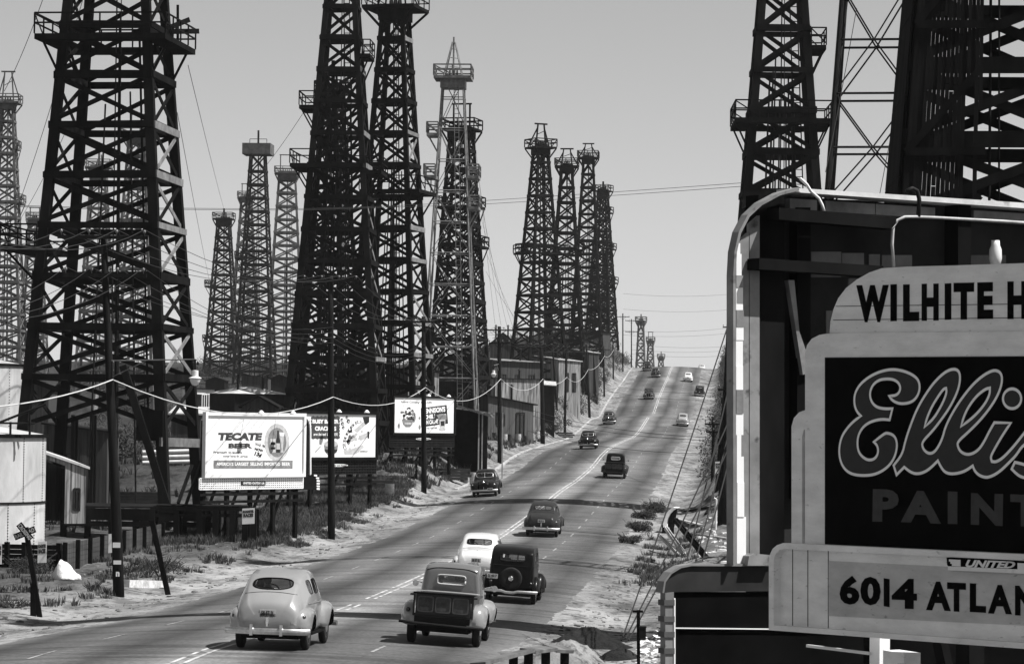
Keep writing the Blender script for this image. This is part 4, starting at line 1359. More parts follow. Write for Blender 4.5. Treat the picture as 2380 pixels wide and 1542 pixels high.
fill(b, [Q([(1480, 470), (1565, 390), (1585, 420), (1510, 490)])], P, .0095, M_INKLIGHT)
fill(b, [Q([(1600, 480), (1618, 478), (1618, 545), (1604, 540)])], P, .009, M_INK)
fill(b, [Q([(1520, 520), (1600, 490), (1604, 530), (1540, 560)])], P, .0095, M_INKLIGHT)
for x, y, w_ in ((1372, 375, 12), (1378, 410, 14), (1386, 445, 12), (1418, 355, 13), (1432, 388, 16)):
    fill(b, [Q(ell(x, y, w_, w_ * 1.2, 10))], P, .003, M_INK)
    fill(b, [Q(ell(x + 3, y + 3, w_ * .6, w_ * .6, 10))], P, .004, M_INKLIGHT)
fill(b, [Q([(1212, 600), (1340, 600), (1330, 660), (1300, 690), (1245, 690), (1220, 660)])], P, .002, M_INKMID)
fill(b, [Q(ell(1275, 590, 62, 30, 16))], P, .003, M_INKLIGHT)
fill(b, [Q([(1215, 640), (1335, 640), (1322, 670), (1230, 672)])], P, .004, M_INK)
fill(b, [Q([(1128, 665), (1180, 610), (1184, 614), (1134, 668)])], P, .002, M_INKMID)
put(b, 'party_picture', M_INKMID, panel)
b = MB(); lettering(b, 'AT SAFEWAY', P, Q([(1512, 665), (1606, 667), (1606, 652), (1512, 650)]), .003, .02)
put(b, 'small_lettering', M_INK, panel)
b = MB(); b.prism(Q(ell(1345, 783, 85, 13, 16)), P, -.04, -.01)
pq = put(b, 'name_plaque', M_OFFWHITE)
b = MB(); lettering(b, 'Foster and Kleiser', P, Q([(1275, 790), (1420, 792), (1420, 776), (1275, 774)]), -.008, .02)
put(b, 'plaque_lettering', M_INK, pq)
# chili
P, Q, put, root, panel, dim = poster_board('dark framed chili billboard behind a pole, farthest of three up the road', 913, 213.0,
    [(195, 312), (1018, 338), (1018, 848), (192, 840)], (200, 1000), M_BLACK, M_DARKSTEEL, False, None, z6)
b = MB()
lettering(b, "Home Cooking' IN A", P, Q([(305, 424), (640, 434), (640, 398), (305, 390)]), .003, .01, .25)
lettering(b, 'CAN', P, Q([(650, 424), (708, 426), (708, 399), (650, 397)]), .003, .02)
lettering(b, "'TIS WILDER", P, Q([(645, 768), (785, 756), (785, 736), (645, 746)]), .003, .02)
put(b, 'small_lettering', M_INK, panel)
b = MB(); fill(b, [Q([(570, 740), (928, 692), (908, 445), (566, 487)])], P, .002)
bd = put(b, 'headline_box', M_INK, panel)
b = MB()
lettering(b, "DENNISON'S", P, Q([(585, 566), (890, 535), (888, 463), (585, 496)]), .004, .05)
put(b, 'headline_lettering', M_WHITE, bd); b = MB()
lettering(b, 'CHILI', P, Q([(605, 640), (755, 622), (755, 562), (605, 578)]), .004, .05)
put(b, 'headline_lettering', M_WHITE, bd); b = MB()
lettering(b, 'CON CARNE', P, Q([(585, 712), (795, 690), (795, 630), (585, 652)]), .004, .05)
put(b, 'headline_lettering', M_WHITE, bd); b = MB()

b = MB()
rn = random.Random(9)
for k in range(46):
    a, r_ = rn.uniform(0, 6.28), rn.uniform(0, 1) ** .5
    fill(b, [Q(ell(395 + 95 * r_ * math.cos(a), 580 + 100 * r_ * math.sin(a), rn.uniform(9, 20), rn.uniform(10, 22), 8, rn.uniform(0, 3)))], P, .0025 + k * .0001, rn.choice([M_INK, M_INKMID, M_INKMID, M_INK]))
fill(b, [Q([(318, 640), (465, 640), (455, 700), (425, 738), (365, 738), (330, 700)])], P, .008, M_INKMID)
fill(b, [Q(ell(400, 690, 50, 14, 14))], P, .0085, M_INKLIGHT)
put(b, 'bowl_picture', M_INKMID, panel)
for e_ in ((278, 725, 14, 34), (550, 740, 14, 32), (548, 620, 12, 22)):
    b = MB(); fill(b, [Q(ell(*e_, 12))], P, .003); put(b, 'spoon_picture', M_INKMID, panel)
b = MB()
fill(b, [Q([(802, 570), (900, 562), (905, 640), (890, 640), (888, 740), (815, 742), (812, 650), (800, 650)])], P, .009, M_INKLIGHT)
fill(b, [Q([(770, 575), (905, 575), (905, 640), (810, 640)])], P, .0095, M_INKMID)
fill(b, [Q([(825, 660), (880, 655), (878, 720), (830, 724)])], P, .0098, M_INK)
fill(b, [Q(ell(850, 765, 46, 24, 16))], P, .0096, M_INKLIGHT)
put(b, 'tin_picture', M_INKMID, panel)
b = MB(); b.prism(Q(ell(605, 895, 100, 15, 16)), P, -.04, -.01)
pq = put(b, 'name_plaque', M_OFFWHITE)
b = MB(); lettering(b, 'Foster and Kleiser', P, Q([(520, 902), (690, 904), (690, 888), (520, 886)]), -.008, .02)
put(b, 'plaque_lettering', M_INK, pq)
# ================================================================== VEHICLES
def paint(name, c, var=.06):
    return mat(name, c, .3, var, 1.5, spec=.5 if c > .1 else .12, coat=1.0 if c > .1 else .05, dirt=(2.2, .60, .82))
M_PAINT = paint('car_paint_light_grey', .27)
P_WHITE = paint('car_paint_white', .66)
P_BLACK = paint('car_paint_black', .006)
P_DARK = paint('car_paint_dark', .010)
P_GREY = paint('car_paint_mid_grey', .32)
P_DULL = paint('car_paint_dull_dark', .03)
P_PALEROOF = paint('car_paint_pale', .55)
P_TRUCK = paint('car_paint_truck_grey', .13)
P_TAIL = paint('car_paint_tailgate', .03)
P_PRESS = mat('pressed_rim_paint', .07, .5, .4, 4)
P_FENDER = paint('car_paint_fender_pale', .27)

def catmull(pts, n):
    out = []
    P_ = [Vector(p) for p in pts]
    for i in range(len(P_) - 1):
        p0 = P_[max(0, i - 1)]; p1 = P_[i]; p2 = P_[i + 1]; p3 = P_[min(len(P_) - 1, i + 2)]
        for k in range(n):
            t = k / n
            out.append(.5 * ((2 * p1) + (p2 - p0) * t + (2 * p0 - 5 * p1 + 4 * p2 - p3) * t * t + (3 * p1 - p0 - 3 * p2 + p3) * t ** 3))
    out.append(P_[-1])
    return out
def hull(stations, sub=4, sq=0.0, grow=0.0):
    """closed body from stations (y, zb, W, Wr, zbelt, zr); sq squares the roof edge"""
    st = catmull([Vector(s[:3]) for s in stations], sub), catmull([Vector(s[3:6]) for s in stations], sub)
    rings = []
    for a, c in zip(*st):
        y, zb, W = a; Wr, zbt, zr = c
        W += grow; Wr += grow; zr += grow; zb -= grow
        zbt = min(zbt, zr - .06)
        hp = [(0, zb), (.8 * W, zb), (W * .985, zb + .12), (W, (zb + zbt) / 2), (W * .985, zbt), (Wr * (1.03 + .02 * sq), zbt + (.70 + .1 * sq) * (zr - zbt)), (Wr * (.86 + .07 * sq), zr - .05 + .02 * sq), (Wr * .48, zr - .01), (0, zr)]
        s = catmull([Vector((p[0], p[1], 0)) for p in hp], 3)
        ring = [Vector((p.x, y, p.y)) for p in s] + [Vector((-p.x, y, p.y)) for p in s[-2:0:-1]]
        rings.append(ring)
    b = MB(); b.rings(rings)
    return b
def temp(b, m=None):
    o = b.build('tmp', m); return fix_normals(o)
def bvh_of(o):
    me = o.data
    return BVHTree.FromPolygons([v.co for v in me.vertices], [tuple(p.vertices) for p in me.polygons])
def subtract(o, cutters):
    """cut the given closed shapes out of o (kept as one mesh)"""
    for c in cutters:
        md = o.modifiers.new('cut', 'BOOLEAN')
        md.operation = 'DIFFERENCE'; md.solver = 'EXACT'; md.object = c
        try: md.material_mode = 'TRANSFER'
        except Exception: pass
    bpy.context.view_layer.update()
    me = bpy.data.meshes.new_from_object(o.evaluated_get(bpy.context.evaluated_depsgraph_get()))
    o.modifiers.clear()
    o.data = me
    for c in cutters: bpy.data.objects.remove(c)
    return o
def squircle(cx, cz, a, b_, n=28, e=.5):
    out = []
    for k in range(n):
        t = 2 * math.pi * k / n
        c, s = math.cos(t), math.sin(t)
        out.append((cx + a * math.copysign(abs(c) ** e, c), cz + b_ * math.copysign(abs(s) ** e, s)))
    return out
def slab(outline, axis, d0, d1, m=M_INTERIOR):
    b = MB()
    fn = {'y': lambda u, v, d: Vector((u, d, v)), 'x': lambda u, v, d: Vector((d, u, v)), 'z': lambda u, v, d: Vector((u, v, d))}[axis]
    b.prism(outline, fn, d0, d1)
    return temp(b, m)
def drape(bvh, outline, axis, sgn, off, rings_=5):
    """patch that follows the body surface, seen along axis; off<0 sinks it"""
    cx = sum(p[0] for p in outline) / len(outline); cz = sum(p[1] for p in outline) / len(outline)
    n = len(outline); vs = []; ok = True
    def hit(u, v):
        if axis == 'y': o, d = Vector((u, -4 * sgn, v)), Vector((0, sgn, 0))
        elif axis == 'x': o, d = Vector((-4 * sgn, u, v)), Vector((sgn, 0, 0))
        else: o, d = Vector((u, v, 4)), Vector((0, 0, -1))
        r = bvh.ray_cast(o, d)
        if r[0] is None: return None
        return r[0] - d * off
    c = hit(cx, cz)
    if c is None: return None
    last = [c] * n
    allr = []
    for j in range(1, rings_ + 1):
        t = j / rings_
        ring = []
        for i, (u, v) in enumerate(outline):
            p = hit(cx + (u - cx) * t, cz + (v - cz) * t)
            if p is None: p = last[i]
            ring.append(p)
        last = ring; allr.append(ring)
    b = MB()
    vs = [c] + [p for r in allr for p in r]
    fs = [(0, 1 + i, 1 + (i + 1) % n) for i in range(n)]
    for j in range(rings_ - 1):
        for i in range(n):
            a = 1 + j * n
            fs.append((a + i, a + n + i, a + n + (i + 1) % n, a + (i + 1) % n))
    b.add(vs, fs)
    return b
def frame_of(bvh, outline, axis, sgn, wd, th):
    """thin moulding round an outline lying on the body"""
    pts = []
    for (u, v) in outline:
        if axis == 'y': o, d = Vector((u, -4 * sgn, v)), Vector((0, sgn, 0))
        else: o, d = Vector((-4 * sgn, u, v)), Vector((sgn, 0, 0))
        r = bvh.ray_cast(o, d)
        if r[0] is not None: pts.append(r[0] - d * th)
    b = MB()
    if len(pts) > 3: b.tube(pts + [pts[0]], wd, 5)
    return b
def wheel(root, x, y, r=.36, wd=.15, side=1, spare=False):
    b = MB()
    pr = [(r * .62, -wd * .42), (r * .86, -wd * .5), (r * .97, -wd * .40), (r, -wd * .2), (r, wd * .2), (r * .97, wd * .40), (r * .86, wd * .5), (r * .62, wd * .42)]
    if spare: org = Vector((x, y, .78)); ax = 'y'
    else: org = Vector((x, y, r)); ax = 'x'
    b.lathe(pr, org, ax, 24)
    w_ = b.build('wheel' if not spare else 'spare_wheel', M_RUBBER, root, smooth=True)
    b = MB()
    s = side
    pr = [(.001, s * wd * .52), (r * .16, s * wd * .56), (r * .3, s * wd * .46), (r * .34, s * wd * .34), (r * .62, s * wd * .30), (r * .64, s * wd * .44), (r * .66, s * wd * .28), (.001, s * wd * .1)]
    b.lathe(pr, org, ax, 20)
    fix_normals(b.build('hubcap', M_DULLCHROME if not spare else P_DARK, w_, smooth=True))
    if spare:
        b = MB(); b.lathe([(.001, s * wd * .75), (r * .2, s * wd * .7), (r * .26, s * wd * .5), (.001, s * wd * .4)], org, ax, 14)
        fix_normals(b.build('hub', M_CHROME, w_, smooth=True))
    return w_
def puff_fender(root, sx, yc, hl, x_in, x_out, zc, top, bot, cut=None, m=None, name='fender', tail=1.0, front=1.0, e=.62):
    """rounded pontoon fender"""
    rs = []
    N = 18
    for i in range(N + 1):
        t = -1 + 2 * i / N
        t = max(-.995, min(.995, t))
        r = (1 - abs(t) ** 2.3) ** .5
        y = yc + hl * t * (front if t > 0 else tail)
        xo = x_in + (x_out - x_in) * r ** .55
        zt = zc + (top - zc) * r ** e
        zb = zc - (zc - bot) * r ** .3
        ring = []
        M = 14
        for k in range(M + 1):
            a = math.pi / 2 - math.pi * k / M
            c, s = math.cos(a), math.sin(a)
            px = x_in + (xo - x_in) * abs(c) ** .6
            pz = (zc + (zt - zc) * abs(s) ** .75) if s >= 0 else (zc - (zc - zb) * abs(s) ** .5)
            ring.append(Vector((sx * px, y, pz)))
        ring += [Vector((sx * (x_in - .12), y, zb)), Vector((sx * (x_in - .12), y, zt))]
        rs.append(ring)
    b = MB(); b.rings(rs)
    o = temp(b, m or M_PAINT)
    if cut:
        cb = MB(); cb.cyl((sx * (x_out - .2), cut[0], cut[1]), (sx * (x_out + .2), cut[0], cut[1]), cut[2], None, 24)
        c2 = MB(); c2.box((min(sx * (x_in + .02), sx * (x_out - .05)), cut[0] - .34, -.1), (max(sx * (x_in + .02), sx * (x_out - .05)), cut[0] + .34, .62))
        subtract(o, [temp(cb, M_UNDER), temp(c2, M_UNDER)])
    o.name = name; o.parent = root
    o.data.polygons.foreach_set('use_smooth', [True] * len(o.data.polygons))
    auto(o)
    return o
def auto(o, ang=40):
    """mark sharp edges so that smooth shading keeps hard corners"""
    import bmesh
    bm = bmesh.new(); bm.from_mesh(o.data)
    for e in bm.edges:
        if len(e.link_faces) == 2:
            e.smooth = e.calc_face_angle(0) < R(ang)
    for f in bm.faces: f.smooth = True
    bm.to_mesh(o.data); bm.free()
def arch_fender(root, sx, yc, x0, x1, r, a0, a1, m, name='fender', tailk=0.0, crown=.05):
    """thin crowned strip wrapped round a wheel, as on older cars"""
    N, M = 18, 6
    rs_o = []; rs_i = []
    for i in range(N + 1):
        a = R(a0 + (a1 - a0) * i / N)
        ext = 1 + tailk * max(0, -math.cos(a)) ** 2
        ro = []; ri = []
        for k in range(M + 1):
            f = k / M
            x = x0 + (x1 - x0) * f
            dr = -crown * 2.2 * max(0, (f - .45) / .55) ** 2.2
            rr = (r + dr)
            ro.append(Vector((sx * x, yc + math.cos(a) * rr * ext, .36 + math.sin(a) * rr)))
            ri.append(Vector((sx * x, yc + math.cos(a) * (rr - .03) * ext, .36 + math.sin(a) * (rr - .03))))
        rs_o.append(ro + ri[::-1])
    b = MB(); b.rings(rs_o)
    o = temp(b, m); o.name = name; o.parent = root; auto(o)
    return o
def bar(root, name, pts, hgt, th, m, parent=None):
    b = MB()
    rs = []
    n = len(pts)
    for i, p in enumerate(pts):
        p = Vector(p)
        d = (Vector(pts[min(n - 1, i + 1)]) - Vector(pts[max(0, i - 1)])).normalized()
        nn = Vector((d.y, -d.x, 0)).normalized()
        up = Vector((0, 0, 1))
        rs.append([p + nn * (th * math.cos(t)) + up * (hgt / 2 * math.copysign(abs(math.sin(t)) ** .7, math.sin(t))) for t in [2 * math.pi * k / 8 for k in range(8)]])
    b.rings(rs)
    o = temp(b, m); o.name = name; o.parent = parent or root; auto(o, 60)
    return o
def plate_of(root, txt, y, z, sgn, x=0.0):
    """license plate facing -y (sgn -1) or +y"""
    b = MB(); b.box((x - .17, min(y, y + sgn * .015), z - .075), (x + .17, max(y, y + sgn * .015), z + .075))
    p = b.build('license_plate', M_INKLIGHT, root)
    b = MB()
    fn = lambda u, v, d: Vector((x - sgn * u * -1 if sgn > 0 else x + u, y + sgn * (.016 + d), z + v))
    if sgn > 0: fn = lambda u, v, d: Vector((x - u, y + .016 + d, z + v))
    lettering(b, txt, fn, (-.14, -.05, .14, .05), .001, .03)
    b.build('plate_lettering', M_INK, p)
    return p
def light(root, name, c, r, sgn, m, stretch=1.0):
    b = MB()
    b.lathe([(.001, .05 * sgn), (r * .55, .04 * sgn), (r * .9, .01 * sgn), (r, -.02 * sgn), (r * .8, -.09 * sgn * stretch), (.001, -.14 * sgn * stretch)], c, 'y', 16)
    return fix_normals(b.build(name, m, root, smooth=True))
M_TAILRED = mat('tail_lamp_lens', .03, .2, .2, 8, spec=.6)
M_LENS = mat('headlamp_lens', .7, .12, .1, 6, spec=.8)

def saloon(kind):
    root = bpy.data.objects.new('car', None); COL.objects.link(root)
    if kind == 'fastback':
        st = [(-2.34, .50, .50, .30, .66, .80), (-2.28, .40, .62, .44, .80, 1.0), (-2.05, .36, .69, .50, .92, 1.2), (-1.65, .35, .75, .56, 1.0, 1.44), (-1.15, .34, .78, .60, 1.05, 1.62), (-.45, .34, .79, .60, 1.07, 1.72), (.2, .34, .77, .585, 1.06, 1.69), (.62, .34, .75, .56, 1.04, 1.58), (1.0, .35, .68, .50, .98, 1.15), (1.5, .36, .54, .40, .92, 1.06), (2.0, .40, .40, .30, .86, 1.0), (2.25, .48, .25, .18, .74, .86)]
        rw = squircle(0, 1.405, .43, .115, 30, .75)
        ws = squircle(0, 1.345, .54, .15, 30, .5)
        sides = [squircle(-.95, 1.33, .26, .155, 24, .55), squircle(-.15, 1.335, .46, .165, 24, .42)]
    elif kind == 'notch':
        st = [(-2.34, .48, .56, .40, .62, .80), (-2.26, .40, .66, .50, .76, .98), (-2.0, .36, .71, .54, .88, 1.12), (-1.6, .35, .75, .57, .96, 1.20), (-1.32, .34, .77, .58, 1.02, 1.30), (-1.05, .34, .78, .585, 1.05, 1.56), (-.45, .34, .79, .60, 1.07, 1.70), (.2, .34, .77, .585, 1.06, 1.67), (.62, .34, .75, .56, 1.04, 1.57), (1.0, .35, .68, .50, .98, 1.15), (1.5, .36, .54, .40, .92, 1.06), (2.0, .40, .42, .32, .86, 1.0), (2.27, .48, .30, .22, .74, .86)]
        rw = squircle(0, 1.40, .43, .095, 30, .42)
        ws = squircle(0, 1.345, .54, .15, 30, .5)
        sides = [squircle(-.72, 1.33, .26, .14, 24, .5), squircle(-.02, 1.335, .38, .155, 24, .42)]
    else:   # upright older sedan
        st = [(-1.98, .50, .60, .52, .95, 1.02), (-1.93, .46, .67, .59, 1.06, 1.50), (-1.8, .44, .70, .62, 1.10, 1.66), (-1.4, .42, .72, .63, 1.12, 1.76), (-.6, .42, .73, .64, 1.12, 1.79), (.2, .42, .71, .62, 1.12, 1.77), (.5, .42, .68, .60, 1.12, 1.70), (.6, .42, .66, .56, 1.10, 1.5), (.72, .42, .62, .46, 1.05, 1.17), (1.3, .44, .46, .34, .98, 1.12), (1.95, .46, .34, .26, .92, 1.06), (2.0, .50, .30, .22, .84, .98)]
        rw = squircle(0, 1.42, .40, .115, 28, .35)
        ws = squircle(0, 1.42, .50, .15, 28, .35)
        sides = [squircle(-1.25, 1.42, .24, .17, 20, .35), squircle(-.62, 1.42, .28, .17, 20, .3), squircle(.08, 1.42, .28, .17, 20, .3)]
    sq = .9 if kind == 'old' else .2
    b = hull(st, 4, sq)
    body = temp(b, M_PAINT)
    bv = bvh_of(body)
    cab = [s for s in st if -1.95 < s[0] < .75]
    cb = hull([(s[0] + (.10 if s[0] < -1.2 else (-.05 if s[0] > .4 else 0)), .50, s[2] - .08, s[3] - .07, s[4], max(s[4] + .05, s[5] - .08)) for s in cab], 3, sq)
    cuts = [temp(cb, M_INTERIOR), slab(rw, 'y', -2.6, -.6), slab(ws, 'y', .1, 1.3)]
    for s_ in sides: cuts.append(slab(s_, 'x', -1.1, 1.1))
    subtract(body, cuts)
    body.name = 'body'; body.parent = root; auto(body, 35)
    for nm, ol, ax, sg in [('rear_window', rw, 'y', 1), ('windscreen', ws, 'y', -1)] + [('side_window', s_, 'x', sg) for s_ in sides for sg in (1, -1)]:
        g = drape(bv, [(u + (u - 0) * .02, v) for u, v in ol], ax, sg, -.012)
        if g: g.build(nm, M_GLASS, root, smooth=True)
    for nm, ol, sg in (('window_moulding', rw, 1), ('window_moulding', ws, -1)):
        f = frame_of(bv, ol, 'y', sg, .016, .002)
        f.build(nm, M_DULLCHROME if sg < 0 else M_BLACK, root, smooth=True)
    b = MB(); b.beam((0, .97 if kind != 'old' else .64, 1.18), (0, .68 if kind != 'old' else .56, 1.52), .035, .03); b.build('windscreen_divider', M_DULLCHROME, root)
    # seats and steering wheel inside the cabin
    b = MB(); b.box((-.62, -.35, .5), (.62, -.15, 1.2)); b.box((-.62, -1.35, .5), (.62, -1.15, 1.12)); b.build('seat', M_INTERIOR, root)
    b = MB()
    for k in range(20):
        t0, t1 = 2 * math.pi * k / 20, 2 * math.pi * (k + 1) / 20
        c = Vector((-.34, .28, 1.16))
        f = lambda t: c + Vector((.2 * math.cos(t), -.09 * math.sin(t) * .6, .2 * math.sin(t) * .85))
        b.cyl(f(t0), f(t1), .016, None, 5, None, False)
    b.build('steering_wheel', M_BLACK, root)
    # under-body
    b = MB(); b.box((-.62, -2.0, .24), (.62, 1.9, .46)); b.build('chassis', M_UNDER, root)
    wb_r, wb_f = (-1.42, 1.48) if kind != 'old' else (-1.35, 1.45)
    for sx in (-1, 1):
        wheel(root, sx * .70, wb_r, .36, .16, sx); wheel(root, sx * .70, wb_f, .36, .16, sx)
    if kind != 'old':
        for sx in (-1, 1):
            puff_fender(root, sx, wb_r - .05, .78, .58, .90, .62, .94, .36, (wb_r, .37, .40), tail=1.05)
            puff_fender(root, sx, wb_f + .0, .86, .50, .90, .62, .97, .34, (wb_f, .37, .40), front=1.0)
            b = MB(); b.box((sx * .62 - .14, wb_r + .5, .30), (sx * .62 + .16, wb_f - .55, .36)); b.build('running_board', M_BLACK, root)
            b = MB()
            zl = .99 if kind == 'fastback' else .98
            pts = []
            for k in range(14):
                y = -1.55 + 2.5 * k / 13
                r = bv.ray_cast(Vector((sx * 3, y, zl)), Vector((-sx, 0, 0)))
                if r[0] is not None: pts.append(r[0] + Vector((sx * .006, 0, 0)))
            b.tube(pts, .012, 5); b.build('side_moulding', M_DULLCHROME, root)
            light(root, 'tail_light', (sx * .74, -2.18, .72), .062, -1, M_TAILRED)
            light(root, 'headlight', (sx * .66, 2.22, .74), .105, 1, M_LENS)
        bar(root, 'bumper', [(-.90, -2.28, .42), (-.78, -2.42, .42), (-.4, -2.48, .42), (0, -2.49, .42), (.4, -2.48, .42), (.78, -2.42, .42), (.90, -2.28, .42)], .135, .03, M_DULLCHROME)
        for sx in (-.32, .32):
            b = MB(); b.box((sx - .03, -2.55, .33), (sx + .03, -2.47, .56)); b.build('bumper_guard', M_DULLCHROME, root)
        bar(root, 'bumper', [(.90, 2.3, .42), (.7, 2.42, .42), (0, 2.48, .42), (-.7, 2.42, .42), (-.90, 2.3, .42)], .12, .03, M_DULLCHROME)
        plate_of(root, '58 57 2L', -2.325 if kind == 'fastback' else -2.36, .80, -1)
        plate_of(root, '3A 61 94', 2.5, .50, 1, -.42 if kind == 'notch' else 0)
        b = MB(); b.box((-.03, -2.40, .58), (.03, -2.30, .70)); b.box((-.02, -2.41, .52), (.02, -2.35, .60)); b.build('boot_handle', M_CHROME, root)
        if kind == 'notch':
            b = MB(); b.box((-.11, -1.98, 1.105), (.11, -1.955, 1.125)); b.box((-.02, -1.985, 1.09), (.02, -1.95, 1.14)); b.build('boot_badge', M_CHROME, root)
        # seam of the boot lid
        pts = []
        for k in range(17):
            u = -.56 + 1.12 * k / 16
            z = (1.19 if kind == 'fastback' else 1.16) + .05 * (1 - (u / .56) ** 2)
            r = bv.ray_cast(Vector((u, -4, z)), Vector((0, 1, 0)))
            if r[0] is not None: pts.append(r[0] + Vector((0, -.002, 0)))
        b = MB(); b.tube(pts, .007, 4); b.build('boot_lid_seam', M_BLACK, root)
        # grille: upright bars either side of a prow
        for k in range(9):
            u = -.32 + .08 * k
            b = MB(); b.beam((u, 2.30 - abs(u) * .55, .50), (u, 2.20 - abs(u) * .6, .86), .022, .02, (1, 0, 0)); b.build('grille_bar', M_DULLCHROME, root)
        b = MB(); b.tube([(0, 2.28, .9), (0, 2.1, 1.02), (0, 1.6, 1.09)], .018, 5); b.ball((0, 2.27, .93), .05, .04, .06); b.build('bonnet_ornament', M_CHROME, root)
    else:
        for sx in (-1, 1):
            arch_fender(root, sx, wb_r, .66, .90, .50, -18, 175, M_PAINT, tailk=.06, crown=.09).name = 'fender'
            arch_fender(root, sx, wb_f, .52, .90, .50, 5, 195, M_PAINT, crown=.09)
            b = MB(); b.box((sx * .76 - .14, wb_r + .45, .34), (sx * .76 + .14, wb_f - .45, .39)); b.build('running_board', M_BLACK, root)
            light(root, 'tail_light', (sx * .62, -1.98, .66), .05, -1, M_TAILRED)
            b = MB()
            b.lathe([(.001, .12), (.12, .10), (.135, .06), (.11, -.06), (.05, -.16), (.001, -.18)], (sx * .52, 2.02, .86), 'y', 16)
            fix_normals(b.build('headlight', M_CHROME, root, smooth=True))
        wheel(root, 0, -2.06, .35, .16, -1, True)
        bar(root, 'bumper', [(-.86, -2.22, .40), (-.6, -2.30, .40), (-.25, -2.33, .40), (-.12, -2.34, .36), (.12, -2.34, .36), (.25, -2.33, .40), (.6, -2.30, .40), (.86, -2.22, .40)], .09, .025, M_DULLCHROME)
        bar(root, 'bumper', [(.86, 2.25, .42), (.5, 2.34, .42), (0, 2.36, .42), (-.5, 2.34, .42), (-.86, 2.25, .42)], .09, .025, M_DULLCHROME)
        plate_of(root, '2J 40 7', -2.05, .82, -1, -.58)
        b = MB(); b.box((-.30, 2.0, .46), (.30, 2.04, 1.04)); gs = b.build('radiator', M_BLACK, root)
        b = MB()
        for (p, q) in (((-.31, .45), (-.31, 1.05)), ((.31, .45), (.31, 1.05)), ((-.31, 1.05), (.31, 1.05)), ((-.31, .45), (.31, .45)), ((0, .45), (0, 1.05))):
            b.beam((p[0], 2.045, p[1]), (q[0], 2.045, q[1]), .04, .03)
        b.build('radiator_shell', M_CHROME, root)
        for sg in (1, -1):
            pts = []
            for k in range(24):
                y = -1.9 + 2.4 * k / 23
                r = bv.ray_cast(Vector((sg * 3, y, 1.16)), Vector((-sg, 0, 0)))
                if r[0] is not None: pts.append(r[0] + Vector((sg * .004, 0, 0)))
            b = MB(); b.tube(pts, .016, 5); b.build('belt_moulding', M_PAINT, root)
        pts = []
        for k in range(20):
            u = -.6 + 1.2 * k / 19
            r = bv.ray_cast(Vector((u, -4, 1.17)), Vector((0, 1, 0)))
            if r[0] is not None: pts.append(r[0] + Vector((0, -.004, 0)))
        b = MB(); b.tube(pts, .016, 5); b.build('belt_moulding', M_PAINT, root)
    return root
